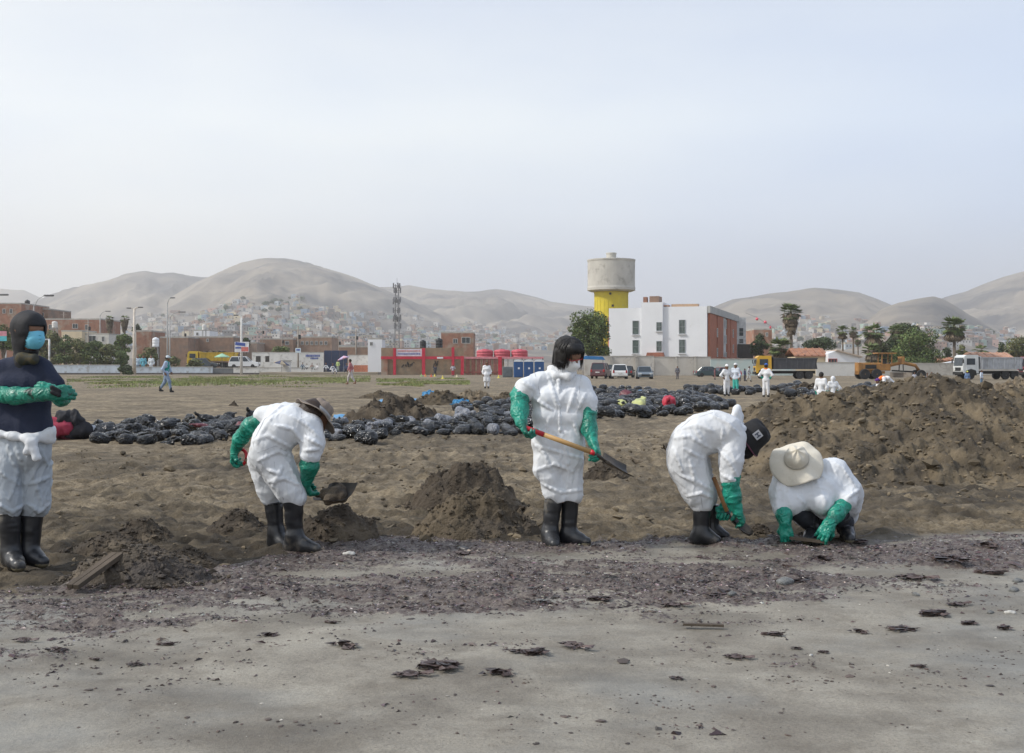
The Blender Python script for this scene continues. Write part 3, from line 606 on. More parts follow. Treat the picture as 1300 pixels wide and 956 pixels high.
for k, (p0, lb) in enumerate(((652, 'left'), (665, 'middle'), (678.5, 'right'))):
    xx = gx(p0+6.2, 162)
    if tl is None:
        tl = root('portable_toilet', 'left of the three blue portable toilets with white domed roofs', 'portable toilet', (xx, 162, 0), 0, 'blue portable toilets')
        w = 1.28; h = 2.15
        MB().mat(TB).box((0, .6, h/2), (w, 1.2, h), bev=.05).build('cabin', tl)
        MB().mat(TBD).box((0, -.02, h*.48), (w*.7, .05, h*.86)).build('door', tl)
        MB().mat(M('sign_white', (.7, .7, .72))).box((.05, -.06, 1.25), (.25, .03, .25)).build('door_sign', tl)
        MB().mat(M('toilet_roof', (.66, .70, .74), .5)).prism([(-.66, 0), (.66, 0), (.60, .16), (.36, .27), (0, .31), (-.36, .27), (-.60, .16)], -.06, 1.26, Matrix.Translation((0, 0, h))).build('roof', tl)
        MB().mat(BLK).tube([(.5, 1.1, h), (.5, 1.1, h+.5)], .05, 8).build('vent_pipe', tl)
    else: dup(tl, (xx, 162, 0), 0, f'{lb} of the three blue portable toilets with white domed roofs')
# cell tower
Yc = 420; r = root('cell_tower', 'tall lattice mobile phone mast hung with antennas', 'mast', (gx(504, Yc), Yc, 0)); zt = at(0, 361, Yc)[2]
TM = M('mast_metal', (.22, .22, .22), .7)
for i, j in ((-1, -1), (1, -1), (1, 1), (-1, 1)): MB().mat(TM).tube([(i*.9, j*.9, 0), (i*.55, j*.55, zt)], .1, 5).build('leg', r)
m_ = MB().mat(TM); n = 18
for k in range(n):
    z0, z1 = zt*k/n, zt*(k+1)/n; w0 = .9-.35*k/n; w1 = .9-.35*(k+1)/n
    for (ax, ay), (bx, by) in (((-1, -1), (1, -1)), ((1, -1), (1, 1)), ((1, 1), (-1, 1)), ((-1, 1), (-1, -1))): m_.tube([(ax*w0, ay*w0, z0), (bx*w1, by*w1, z1)], .06, 4)
m_.build('lattice', r)
for zf in (.985, .93, .82, .80, .70, .62, .60, .52):
    for k in range(3):
        an = k*2.1+zf*20; MB().mat(M('antenna_grey', (.20, .20, .21))).box((math.cos(an)*1.3, math.sin(an)*1.3, zt*zf), (.45, .35, 1.9)).build('antenna', r)
    MB().mat(TM).tube([(-1.4, 0, zt*zf), (1.4, 0, zt*zf)], .08, 5).build('bracket', r)
MB().mat(TM).tube([(0, 0, zt), (0, 0, zt+2.2)], .05, 5).build('lightning_rod', r)
# --- water tower
Yt = 330; r = root('water_tower', 'round concrete water tower with a yellow painted shaft', 'water tower', (gx(776, Yt), Yt, 0)); s_ = Yt/F
zz = lambda py: at(0, py, Yt)[2]
TC = M('tower_concrete', (.50, .48, .43), .9, .14, .25, col2=(.34, .32, .28), f2=(.54, .7), s2=.45)
MB().mat(TC).lathe([(26*s_, zz(370.5)), (30.3*s_, zz(369)), (30.5*s_, zz(366)), (30*s_, zz(364)), (30*s_, zz(333)), (30.6*s_, zz(331.5)), (30.6*s_, zz(330)), (20*s_, zz(328.8)), (6*s_, zz(328))], 48).build('tank', r, smooth=False)
MB().mat(TC).lathe([(6.2*s_, zz(330)), (6.2*s_, zz(323)), (6.9*s_, zz(322.5)), (6.6*s_, zz(321)), (2*s_, zz(320.7))], 24).build('roof_hatch', r)
YEL = M('tower_yellow', (.62, .50, .03), .8, .12, .4, col2=(.42, .36, .12), f2=(.60, .72), s2=.9)
MB().mat(YEL).lathe([(21.4*s_, 0), (21.3*s_, zz(400)), (21.2*s_, zz(385)), (21.6*s_, zz(374)), (22.4*s_, zz(370.4))], 48).build('shaft', r, smooth=True)
for k in range(24):
    an = 2*math.pi*k/24; MB().mat(YEL).tube([(math.cos(an)*21.35*s_, math.sin(an)*21.35*s_, 2), (math.cos(an)*21.3*s_, math.sin(an)*21.3*s_, zz(371))], .07, 4).build('rib', r)
for px, py in ((773, 374), (776, 389)):
    dx = (px-776)*s_; MB().mat(DWD).box((dx, -math.sqrt(max((21.4*s_)**2-dx**2, 0))-.02, zz(py)), (.6, .4, .6)).build('opening', r)
# --- white building
Yb_ = 200; TH = -.304; XC = gx(898, Yb_); r = root('white_building', 'white three-storey building with brick-red side panels', 'building', (XC, Yb_, 0), TH)
def bx(p): return (Yb_*(p-650)-F*XC)/(math.cos(TH)*F - math.sin(TH)*(p-650)*1.0)
def bz(py, p=898): return at(0, py, Yb_ + math.sin(TH)*bx(p))[2]
def wbox(p0, p1, pt, y0, dep, m, nm='wall', z0=0):
    zt = bz(pt, (p0+p1)/2); return MB().mat(m).box(((bx(p0)+bx(p1))/2, y0+dep/2, (zt+z0)/2), (bx(p1)-bx(p0), dep, zt-z0)).build(nm, r)
wbox(773, 815, 391.2, 0, 18, WHT); wbox(815.02, 842, 384, -.5, 12, WHT); wbox(842.02, 897.5, 389.2, 0, 18, WHT)
wbox(842.1, 848, 387, .3, 2, M('raw_brick', (.42, .25, .17)), 'roof_brickwork', bz(389.1, 845)); wbox(851, 885, 385.6, 1, 1.5, M('orange_slab', (.42, .28, .18)), 'roof_slab', bz(389.2, 868))
wbox(816.5, 821, 377, 0, 1.2, BR, 'roof_brickwork', bz(384, 819)); wbox(824.5, 836.5, 376, 0, 3, BR2, 'roof_brickwork', bz(384, 830))
wbox(771, 772.9, 402, .5, 17, M('orange_edge', (.50, .17, .10)), 'side_panel')
for a, b, c, d, cc, rw in ((803, 811, 407, 425, 1, 2), (803, 811, 431.5, 449, 1, 2), (834, 841, 409, 420.5, 2, 2), (834, 841, 433, 446.5, 2, 2), (862, 870, 406, 424, 2, 2), (862, 870, 431, 448.5, 2, 2)):
    window(r, (bx(a)+bx(b))/2, bz((c+d)/2, a), bx(b)-bx(a), (d-c)*Yb_/F, -.5 if a == 834 else 0, cc, rw, fm=M('win_grey', (.25, .27, .28)), gl=M('green_glass', (.10, .13, .12), .2, .4, 1.5))
    MB().mat(WHT).box(((bx(a)+bx(b))/2, (-.5 if a == 834 else 0)-.12, bz(d, a)-.06), (bx(b)-bx(a)+.3, .3, .10)).build('sill', r)
MB().mat(M('tile_red', (.32, .13, .085), .9, .25, 2)).prism([(bx(822), bz(454)), (bx(845), bz(454)), (bx(843.5), bz(447.5)), (bx(824), bz(447.5))], -1.9, -.52).build('porch_roof', r)
for p in (825, 842): MB().mat(WHT).box((bx(p), -1.7, bz(454)/2), (.3, .3, bz(454))).build('porch_post', r)
# right-hand side wing running away from the camera
x1 = 0.0; SIDE = 42.0
def side(y0, y1, zt, m, out=.0, nm='wall', z0=0): MB().mat(m).box((x1 + out/2 - (0 if out else 1), (y0+y1)/2, (zt+z0)/2), (out if out else 2, y1-y0, zt-z0)).build(nm, r)
GR = M('grey_band', (.42, .42, .40), .9, .12, .5)
MB().mat(WHT).box((x1-3, 18+(SIDE-18)/2+.01, bz(389)/2), (5.99, SIDE-18, bz(389)-.02)).build('wall', r)
PB = M('panel_brick', (.36, .13, .075), .9, .14, .8)
ztp = bz(397.5); zbt = 1.0
for y0, y1 in ((.6, 9.2), (10.6, 18.5), (24.6, 28.5), (29.6, 39.5)): side(y0, y1, ztp, PB, .35, 'brick_panel', zbt)
side(.0, SIDE, bz(389)+.1, GR, .5, 'roof_band', ztp+.05)
for y0 in (9.3, 19.5, 28.55): side(y0, y0+(1.0 if y0 != 19.5 else 4.2), ztp, M('panel_pale', (.55, .55, .54)), .16, 'pale_panel', zbt)
for y0, z in ((9.8, 4.0), (9.8, 7.5), (22, 3.4), (22, 6.6), (22, 9.4), (33, 5), (33, 8)):
    window(r, y0, z, 1.1, 1.6, x1+.36, 1, 2, axis='y')
for y0 in (14, 25, 35): MB().mat(M('tile_red', (.32, .13, .085))).box((x1+1.2, y0+3, 2.9), (2.4, 4.5, .3), ry=.3).build('awning', r)
for y0 in (14, 25, 35): MB().mat(WHT).box((x1+.9, y0+3, 1.35), (1.8, 4.0, 2.7)).build('annexe', r)
# far end white block
Y2 = 240; r = root('grey_building', 'pale grey three-storey building with dark windows behind the white one', 'building', (gx(940, Y2), Y2, 0)); xx = lambda p: gx(p, Y2)-gx(940, Y2)
MB().mat(M('pale_grey_wall', (.52, .53, .53))).box((0, 4, at(0, 403, Y2)[2]/2), (xx(948)-xx(934), 8, at(0, 403, Y2)[2])).build('wall', r)
MB().mat(DWD).box((xx(946), 3.8, at(0, 437, Y2)[2]/2), (xx(956)-xx(936.5), 8.4, at(0, 437, Y2)[2])).build('ground_floor', r)
for c, d in ((416, 427), (430, 436)): window(r, xx(941), at(0, (c+d)/2, Y2)[2], 1.0, (d-c)*Y2/F, 0, 1, 2)
block('brick_house', 'red-brown brick building behind the dark tree right of the white building', 'house', 957, 980, 419, 300, 12, BR, wins=[(972, 975, 422, 427)])
# graffiti wall
def gwall_mat(nm, c, c2, ink):
    m = M(nm, c, .9, .07, .5, col2=c2, f2=(.5, .68), s2=.5)
    t = m.node_tree; b = t.nodes['Principled BSDF']; src = b.inputs['Base Color'].links[0].from_socket
    tc = N(t, 'ShaderNodeTexCoord'); w = N(t, 'ShaderNodeTexNoise'); w.inputs['Scale'].default_value = .55; w.inputs['Detail'].default_value = 2; w.inputs['Distortion'].default_value = 2.2; t.links.new(tc.outputs['Object'], w.inputs['Vector'])
    f = ramp(t, [(.475, (0, 0, 0)), (.497, (1, 1, 1)), (.512, (1, 1, 1)), (.53, (0, 0, 0))], w.outputs['Fac']).outputs[0]
    g = N(t, 'ShaderNodeTexNoise'); g.inputs['Scale'].default_value = .16; t.links.new(tc.outputs['Object'], g.inputs['Vector']); k = ramp(t, [(.47, (0, 0, 0)), (.53, (.75, .75, .75))], g.outputs['Fac']).outputs[0]
    mu = N(t, 'ShaderNodeMath', operation='MULTIPLY'); t.links.new(f, mu.inputs[0]); t.links.new(k, mu.inputs[1])
    t.links.new(mixc(t, src, ink, mu.outputs[0]), b.inputs['Base Color']); return m
G1 = gwall_mat('graffiti_wall', (.56, .53, .48), (.42, .38, .33), (.16, .15, .16)); G2 = gwall_mat('graffiti_wall_turquoise', (.46, .54, .52), (.50, .50, .46), (.2, .27, .3)); G3 = gwall_mat('graffiti_wall_pale', (.62, .61, .58), (.48, .46, .42), (.22, .21, .21))
lowwall('perimeter_wall', 'tall graffiti-covered wall below the white building, left stretch', 742, 830, 452.5, 186, G1, base=False)
lowwall('perimeter_wall', 'tall graffiti-covered wall behind the small parked sedan and the child', 830.2, 902, 453.5, 186.5, G1, base=False)
lowwall('perimeter_wall', 'turquoise tinted wall behind the yellow-cabbed dump truck', 902.2, 1010, 456, 184, G2, base=False)
lowwall('perimeter_wall', 'whitewashed wall with grey scrawls between truck and grader', 1036, 1089, 460.5, 176, G3, base=False)
lowwall('perimeter_wall', 'bare concrete wall behind the grader', 1089.5, 1215, 461.5, 186, gwall_mat('concrete_wall', (.44, .42, .38), (.33, .31, .28), (.25, .2, .18)), base=False)
lowwall('perimeter_wall', 'bare concrete wall behind the white truck and right pile', 1215.2, 1420, 462, 196, MATS['concrete_wall'], base=False)
# white pilasters on wall + grid
for p in (776, 808, 860, 884): 
    r = root('wall_buttress', 'pale concrete buttress against the graffiti wall', 'buttress', (gx(p, 185.5), 185.5, 0), 0, 'buttresses on the graffiti wall'); MB().mat(CONC).box((0, 0, 1.5), (.4, .5, 3.0)).build('shaft', r); MB().mat(CONC).box((0, 0, 3.05), (.5, .6, .1)).build('cap', r)
# red-roofed houses on the right
def gable(name, label, px0, px1, pye, pyr, Y, depth, wm, rm, wins=()):
    x0, x1 = gx(px0, Y), gx(px1, Y); ze, zr = at(0, pye, Y)[2], at(0, pyr, Y)[2]; cx = (x0+x1)/2; w = x1-x0
    r = root(name, label, 'house', (cx, Y, 0)); MB().mat(wm).box((0, depth/2, ze/2), (w-.4, depth, ze)).build('wall', r)
    T = Matrix.Rotation(math.pi/2, 4, 'Z')
    MB().mat(rm).prism([(-.5, ze+.02), (depth*.5, zr), (depth+.5, ze+.02), (depth+.5, ze+.22), (depth*.5, zr+.25), (-.5, ze+.22)], -w/2, w/2, T).build('roof', r)
    n = int(w/1.1)
    for i in range(n):
        x = -w/2 + (i+.5)*w/n; L = math.hypot(depth*.5+.5, zr-ze); MB().mat(rm).box((x, depth*.25-.25, (ze+zr)/2+.27), (.28, L, .16), rx=math.atan2(zr-ze, depth*.5+.5)).build('tile_row', r)
    for a, b, c, d in wins: window(r, (gx(a, Y)+gx(b, Y))/2 - cx, at(0, (c+d)/2, Y)[2], gx(b, Y)-gx(a, Y), (d-c)*Y/F, 0)
    return r
TR = M('terracotta', (.36, .17, .10), .9, .2, 1.2, col2=(.26, .13, .09), f2=(.5, .6), s2=.8)
gable('tiled_house', 'low house with terracotta tiled roof behind the dump truck bed', 1008, 1051, 453, 443.5, 198, 7, CREAM, TR)
gable('tiled_house', 'house with a salmon tiled roof above the white truck', 1236, 1289, 457.5, 449, 205, 7, CREAM, M('salmon_tile', (.44, .25, .17), .9, .2, 1.2), wins=[(1275, 1281, 460, 464)])
gable('tiled_house', 'low reddish tiled roof behind the wall by the round tree', 1183, 1216, 459, 455.5, 215, 6, CREAM, TR)
r = root('white_house', 'white house with a sloping gable roof right of the terracotta roof', 'house', (gx(1071, 196), 196, 0)); xx = lambda p: gx(p, 196)-gx(1071, 196); zz = lambda p: at(0, p, 196)[2]
T = None
MB().mat(WHT).prism([(xx(1051.5), 0), (xx(1091), 0), (xx(1091), zz(453)), (xx(1062), zz(445)), (xx(1051.5), zz(449))], 0, 8).build('wall', r)
MB().mat(M('roof_edge', (.45, .36, .28))).prism([(xx(1060), zz(445.3)), (xx(1062), zz(444)), (xx(1094), zz(452.4)), (xx(1094), zz(454))], -.5, 8.4).build('roof', r)
window(r, xx(1057), zz(458), 1.5, .7, -.01, 3, 1, fm=M('red_sill', (.45, .12, .1)))
r = root('brick_shed', 'pale house edge with a white sloping roof left of the white truck', 'house', (gx(1208, 200), 200, 0)); MB().mat(PAINTW).prism([(-2.4, 0), (4.5, 0), (4.5, 2.6), (-2.4, 1.5)], 0, 5).build('wall', r); MB().mat(WHT).prism([(-2.7, 1.5), (4.6, 2.75), (4.6, 2.9), (-2.7, 1.65)], -.3, 5.3).build('roof', r)
# blue tarpaulin roof
r = root('tarpaulin_canopy', 'blue tarpaulin canopy beside the tree and the white building', 'canopy', (gx(752, 178), 178, 0))
MB().mat(M('blue_tarp', (.02, .17, .42), .5, .2, 1, bump=.02, bs=3)).prism([(-1.6, 2.6), (1.9, 2.5), (1.5, 3.0), (-1.0, 3.1), (-1.7, 2.8)], -.8, 1.5).build('tarp', r)
for x in (-1.4, 1.6): MB().mat(TM).tube([(x, 0, 0), (x, 0, 2.6)], .05, 6).build('pole', r)
# red balls on the wire
for k, (px, py) in enumerate(((961, 405), (971.5, 409), (978, 415.5))):
    r = root('marker_ball', ('upper', 'middle', 'small lowest')[k]+' of the red balls hung on a wire beside the white building', 'ball', at(px, py, 250), 0, 'red balls on the wire')
    MB().mat(M('ball_red', (.72, .13, .16), .5)).lathe([(math.sin(t)*.33*(1 if k < 2 else .7), -math.cos(t)*.33) for t in np.linspace(.05, 3.09, 9)], 14).build('shell', r, smooth=True)
    MB().mat(TM).tube([(0, 0, .3), (0, 0, .5)], .05, 5).build('clamp', r)
p0, p1, p2, p3 = at(946, 397, 250), at(961, 403, 250), at(978, 413.5, 250), at(1004, 431, 262)
r = root('overhead_wire', 'thin wire carrying red balls from the white building', 'wire', p0); MB().mat(TM).tube([p-p0 for p in (p0, p1, p2, p3)], .035, 4).build('cable', r)
# ------------------------------------------------------------------ hillside town
HM = [M(n, c, .9, .12, .2) for n, c in (('house_white', (.54, .52, .49)), ('house_blue', (.22, .29, .38)), ('house_brick', (.33, .21, .16)), ('house_pink', (.48, .32, .27)), ('house_beige', (.46, .40, .31)), ('house_grey', (.34, .34, .34)), ('house_pale_blue', (.42, .47, .50)), ('house_cream', (.55, .48, .34)), ('house_dark', (.22, .20, .19)), ('house_green', (.32, .42, .36)))]
HN = ['white', 'bright blue', 'brick red', 'pinkish', 'beige', 'grey', 'pale blue', 'cream', 'dark brown', 'pale green']
def housemesh(mi, kind):
    m = MB().mat(HM[mi]); w, d, h = ((9, 8, 3.4), (8, 8, 6.2), (13, 8, 3.2), (7, 7, 5))[kind]
    m.box((0, 0, h/2-2), (w, d, h+4)); m.mat(M('house_roof', (.40, .39, .37)) if kind != 3 else HM[(mi+3) % 10]).box((0, 0, h+.15), (w+.5, d+.5, .3))
    if kind in (0, 1): m.mat(HM[(mi+5) % 10]).box((w*.2, .5, h+1.3), (w*.4, d*.5, 2.2))
    m.mat(DWD)
    for i in range(int(w/3)):
        for z in ([1.7, 4.7] if h > 4.5 else [1.7]): m.box((-w/2+1.7+i*3, -d/2-.02, z), (1.2, .1, 1.3))
    return mesh('small_house', m.v, m.f, m.mats, m.mi)
HMESH = {(a, b): housemesh(a, b) for a in range(10) for b in range(4)}
random.seed(11)
topx = [0, 60, 150, 200, 250, 285, 310, 340, 375, 400, 430, 480, 520, 560, 620, 680, 740, 760]; topy = [440, 425, 411, 404, 400, 388, 382, 380, 377, 385, 397, 403, 402, 408, 413, 414, 416, 425]
def town_px():
    while True:
        if random.random() < .84: px = random.uniform(100, 755); t = np.interp(px, topx, topy); py = t + (446-t)*random.random()**.9; z = 0
        else: px = random.uniform(985, 1290); t = np.interp(px, [985, 1030, 1090, 1140, 1200, 1290], [416, 404, 405, 416, 421, 418]); py = t + (444-t)*random.random(); z = 1
        if vn(px*.03, py*.09, 0, 5) + .35 - .5*(py < t+9) > random.uniform(-.5, .5): return px, py, z
kinds = [0, 0, 0, 1, 2, 2, 2, 3, 4, 4, 5, 5, 6, 7, 8, 8, 8, 9]
cnt = 0; rest = MB(); used = []; tries = 0; made = []
while len(made) < 1350 and tries < 9000:
    tries += 1; px, py, zone = town_px(); p = hill_at(px, py)
    if p is None or any(abs(p[0]-u[0]) < 7.5 and abs(p[1]-u[1]) < 9 for u in used[-700:]): continue
    used.append((p[0], p[1])); made.append((p, zone, random.choice(kinds), random.randrange(4), px, py))
made.sort(key=lambda q: q[0][1])
for i, (p, zone, mi, kd, px, py) in enumerate(made):
    rz = random.uniform(-.35, .35); sc = random.uniform(.85, 1.3)
    if i < 290:
        where = ('under the big left hill' if px < 460 else 'far behind the red frame') if zone == 0 else 'behind the palms at right'
        form = ('small house with rooftop room', 'two-storey house with rooftop room', 'long one-storey house', 'narrow two-storey house')[kd]
        obj('small_house', HMESH[(mi, kd)], None, p + np.array([0, 0, .3]), rz, label=f'{HN[mi]} {form} {where}', category='house', group=f'{HN[mi]} houses of kind {form} {where}').scale = (sc,)*3
    else:
        rest.mat(HM[mi]); w, d, h = ((9, 8, 3.4), (8, 8, 6.2), (13, 8, 3.2), (7, 7, 5))[kd]
        rest.box((p[0], p[1], p[2]+h/2-1), (w*sc, d*sc, h*sc+3), rz)
        rest.mat(HM[(mi+5) % 10] if kd < 2 else MATS['house_roof']).box((p[0]+1, p[1], p[2]+h+.9*sc), (w*.5*sc, d*.6*sc, 1.2*sc), rz)
        rest.mat(DWD).box((p[0]-1.5, p[1]-d/2*sc-.2, p[2]+2), (1.4, .4, 1.5), rz)
rest.build('hillside_houses', kind='stuff', label='mass of tiny far houses covering the hill slopes')
# ------------------------------------------------------------------ trees
def leafm(nm, c, c2=None): return M(nm, c, .75, .3, .6, attr=True, col2=c2, f2=(.5, .6), s2=.7)
LF = leafm('leaves_green', (.095, .135, .040)); LF2 = leafm('leaves_dark', (.055, .082, .032)); LF3 = leafm('leaves_olive', (.125, .14, .052)); LPALM = leafm('palm_green', (.12, .155, .055)); LDEAD = leafm('palm_dead', (.15, .115, .075)); BARK = M('bark', (.15, .12, .09), .95, .25, 2, bump=.03, bs=8)
def leaves(blobs, n, size, m, seed=0, flat=.5):
    g = np.random.default_rng(seed); wts = np.array([b[3]*b[4]+b[5]*b[4] for b in blobs]); wts /= wts.sum(); bi = g.choice(len(blobs), n, p=wts); B = np.array(blobs)[bi]
    d = g.normal(size=(n, 3)); d /= np.linalg.norm(d, axis=1)[:, None]; rr = g.uniform(.55, 1.04, n)**.6
    c = B[:, :3] + d*B[:, 3:6]*rr[:, None]
    keep = vn(c[:, 0]/size/3, c[:, 1]/size/3, c[:, 2]/size/3, seed) > -.45; c = c[keep]; d = d[keep]; n = len(c)
    a = g.normal(size=(n, 3)); a[:, 2] *= flat; a /= np.linalg.norm(a, axis=1)[:, None]; b = np.cross(a, d + .3*g.normal(size=(n, 3))); b /= np.maximum(np.linalg.norm(b, axis=1), 1e-6)[:, None]
    s = size*g.uniform(.6, 1.4, n)[:, None]; v = np.stack([c-a*s, c-b*s*.55, c+a*s, c+b*s*.55], 1).reshape(-1, 3)
    t = np.repeat(g.uniform(.55, 1.5, n)*(1 + .35*vn(c[:, 0]/size/5, c[:, 1]/size/5, c[:, 2]/size/5, seed+3)), 4)[:, None]*np.array([[1, 1, 1]])
    t[:, 0] *= np.repeat(g.uniform(.85, 1.25, n), 4)
    return mesh('crown', v, np.arange(4*n).reshape(-1, 4), m, tint=t)
def tree(label, px, pyt, pyb, Y, wpx, m=LF, n=5000, seed=0, nb=14, name='broadleaf_tree', cat='tree', base=0, trunk=True, group=None, leaf=None):
    s = Y/F; zt = at(0, pyt, Y)[2]; zb = at(0, pyb, Y)[2]; w = wpx*s/2; h = zt-zb; g = random.Random(seed)
    r = root(name, label, cat, (gx(px, Y), Y, base), 0, group); bl = []
    for i in range(nb):
        an = g.uniform(0, 6.28); q = g.random()**.5; zz = g.uniform(.12, .84); rad = w*g.uniform(.26, .42)
        ww = (w-rad)*math.sin(math.pi*min(max(zz*.85+.12, 0), 1))**.5; bl.append((math.cos(an)*q*ww, math.sin(an)*q*ww*.8, zb-base+zz*h, rad, rad, min(rad*.85, h*.3)))
    bl.append((0, 0, zt-base-h*.28, w*.45, w*.45, h*.28))
    obj('crown', leaves(bl, n, leaf or max(.16, 1.3*s), m, seed), r)
    if trunk:
        t = MB().mat(BARK); t.tube([(0, 0, -.1), (.1, 0, (zb-base)*.6+.2), (0, .1, zb-base+h*.35)], [w*.09+.08, w*.07+.06, w*.03+.03], 8)
        for b in bl[:6]: t.tube([(0, 0, max((zb-base)*.7, .2)), ((b[0])*.4, b[1]*.4, (zb-base)+.3*(b[2]-zb+base)), (b[0], b[1], b[2])], [w*.05+.04, w*.035+.03, .03], 6)
        t.build('trunk', r, smooth=True)
    return r
tree('big green tree left of the white building', 750, 391, 458, 192, 62, LF, 15000, 2, 40)
tree('dark tree between the white building and the yellow truck cab', 965, 423, 462, 215, 30, LF2, 3500, 3)
tree('low dark spreading tree above the terracotta roof', 1038, 429, 450, 230, 52, LF2, 4000, 4, 12)
tree('large round dark green tree behind the grader', 1163, 417, 472, 200, 74, LF, 14000, 5, 34)
tree('dark tree crown rising behind the large round tree', 1150, 409, 445, 230, 54, LF2, 4500, 6)
tree('leafy tree behind the grader cab', 1118, 432, 474, 205, 50, LF3, 6500, 7, 24)
tree('dark green tree between the grader cab and the large round tree', 1136, 424, 472, 208, 40, LF2, 5000, 71, 20)
tree('pale green tree at the right edge', 1292, 427, 456, 230, 46, LF3, 3500, 8)
tree('small greyish tree left of the right edge tree', 1271, 433, 455, 260, 14, LF2, 900, 9)
tree('small tree right of the single round palm', 1221, 436, 462, 235, 16, LF3, 900, 10)
tree('bushy tree left of the single round palm', 1203, 440, 466, 225, 22, LF2, 1200, 31)
tree('bright green tree right of the shaggy palms', 156, 424, 447, 250, 26, LF, 2500, 11)
tree('green tree behind the masked man at the left edge', 4, 411, 446, 200, 34, LF, 3500, 12)
tree('small dark tree on the slope above the red brick house', 174, 412, 422, 360, 14, LF2, 700, 13)
for i, (px, t, b, w) in enumerate(((66, 418, 464, 40), (84, 425, 464, 36), (101, 429, 466, 36), (119, 431, 466, 36), (136, 436, 468, 32), (152, 444, 469, 26), (52, 414, 458, 30))):
    tree(('tall hedge tree', 'hedge tree')[i > 0]+' number'.replace(' number', '')+(' nearest the masked man\'s head', ' left of the cream house', ' in front of the cream house', ' in front of the pale house', ' below the shaggy palms', ' lowest of the row beside the cream lamp post', ' half hidden by the masked man\'s hood')[i], px, t, b, 236, w, LF if i % 2 else LF3, 3800, 40+i, 16, name='hedge_tree', group='row of green trees behind the low wall')
tree('olive bush behind the low wall beside the cream lamp post', 188, 440, 473, 240, 32, LF3, 2200, 14, 9, 'bush', 'bush', trunk=False)
tree('dark scrubby bush growing against the low wall', 161, 463, 477, 218, 24, LF2, 1800, 15, 8, 'bush', 'bush', trunk=False)
tree('low green bush in front of the dark parked car', 247, 455, 469, 232, 30, LF3, 1500, 16, 8, 'bush', 'bush', trunk=False)
tree('green bush beside the walking person', 220, 452, 470, 236, 26, LF3, 1500, 17, 8, 'bush', 'bush', trunk=False)
tree('green bush behind the white painted wall', 358, 440, 452, 262, 34, LF, 1500, 18, 8, 'bush', 'bush', trunk=False)
tree('small tree behind the flag sign', 313, 428, 442, 300, 14, LF2, 600, 19)
def fan(mb, base, d, up, L, n=9, spread=1.9):
    d = Vector(d).normalized(); s = d.cross(Vector(up)).normalized(); u = s.cross(d); base = Vector(base); pet = base + d*L*.45
    mb.add([base - s*.03, base + s*.03, pet + s*.02, pet - s*.02], [(0, 1, 2, 3)])
    for i in range(n):
        a = (i/(n-1)-.5)*spread; q = d*math.cos(a) + s*math.sin(a); q2 = (q - Vector((0, 0, .22))).normalized(); w = q.cross(u).normalized()*L*.05
        m_ = pet + q*L*.34; e = m_ + q2*L*.25
        mb.add([pet, m_ - w, e, m_ + w], [(0, 1, 2, 3)])
def palm(label, px, pyt, pyb_crown, Y, wpx, skirt=0, seed=0, nf=52, m=LPALM, group=None, tr=.28, base=0):
    """fan palm; pyt top of crown, pyb_crown bottom of green head, skirt = pixels of dead fronds under it"""
    g = random.Random(seed); s = Y/F; zt = at(0, pyt, Y)[2]-base; zc = at(0, pyb_crown, Y)[2]-base; R = wpx*s/2; hz = zc + (zt-zc)*.42
    r = root('fan_palm', label, 'palm tree', (gx(px, Y), Y, base), 0, group)
    MB().mat(BARK).tube([(0, 0, -.1), (.1, 0, hz*.4), (0, 0, hz)], [tr*1.25, tr, tr*.9], 8).build('trunk', r, smooth=True)
    c = MB().mat(m)
    for i in range(nf):
        an = g.uniform(0, 6.28); el = math.asin(min(1, -.72 + 1.68*(i+.5)/nf)); d = (math.cos(an)*math.cos(el), math.sin(an)*math.cos(el), math.sin(el))
        k_ = max(math.sin(el), 0); L = (R*(1-k_) + (zt-hz)*1.15*k_)*g.uniform(.85, 1.1); fan(c, (0, 0, hz), d, (0, 0, 1) if abs(el) < 1.2 else (1, 0, 0), L)
    obj('crown', mesh('crown', c.v, c.f, c.mats, c.mi, tint=np.repeat(np.array([[g.uniform(.5, 1.6)]*3 for _ in range(len(c.v)//4+1)]), 4, 0)[:len(c.v)]), r)
    if skirt:
        c = MB().mat(LDEAD); SK = skirt*s
        for i in range(int(60+nf)):
            t = g.random()**1.3; z = hz + .12*SK - t*SK*.85; an = g.uniform(0, 6.28); el = -g.uniform(.9, 1.35)
            rr = R*(.92*(1-t)**.8+.22); fan(c, (0, 0, z), (math.cos(an)*math.cos(el), math.sin(an)*math.cos(el), math.sin(el)), (0, 0, 1), max(rr*1.15, .8), 7, 1.3)
            ox = math.cos(an)*rr*.5; oy = math.sin(an)*rr*.5; fan(c, (ox, oy, z), (math.cos(an)*.25, math.sin(an)*.25, -1), (math.cos(an), math.sin(an), 0), max(SK*.3, .7), 7, 1.2)
        obj('dead_frond_skirt', mesh('dead_frond_skirt', c.v, c.f, c.mats, c.mi, tint=np.repeat(np.array([[g.uniform(.4, 1.5)]*3 for _ in range(len(c.v)//4+1)]), 4, 0)[:len(c.v)]), r)
    return r
palm('tall palm with a thick shaggy skirt of dead fronds above the truck', 1004, 384, 406, 215, 30, 32, 1, 46)
palm('slender palm left of the pair behind the white house', 1069.5, 413, 426, 240, 18, 4, 2, 24, tr=.2)
palm('shorter slender palm right of the pair behind the white house', 1083, 414, 425, 245, 15, 6, 3, 22, tr=.2)
palm('small grey palm below the slender pair', 1089, 423, 437, 260, 11, 4, 33, 16, tr=.15)
palm('palm with drooping skirt left of the large round tree', 1109, 411, 428, 205, 34, 16, 4, 40)
palm('palm between the drooping palm and the large round tree', 1138, 412, 424, 210, 26, 6, 5, 30)
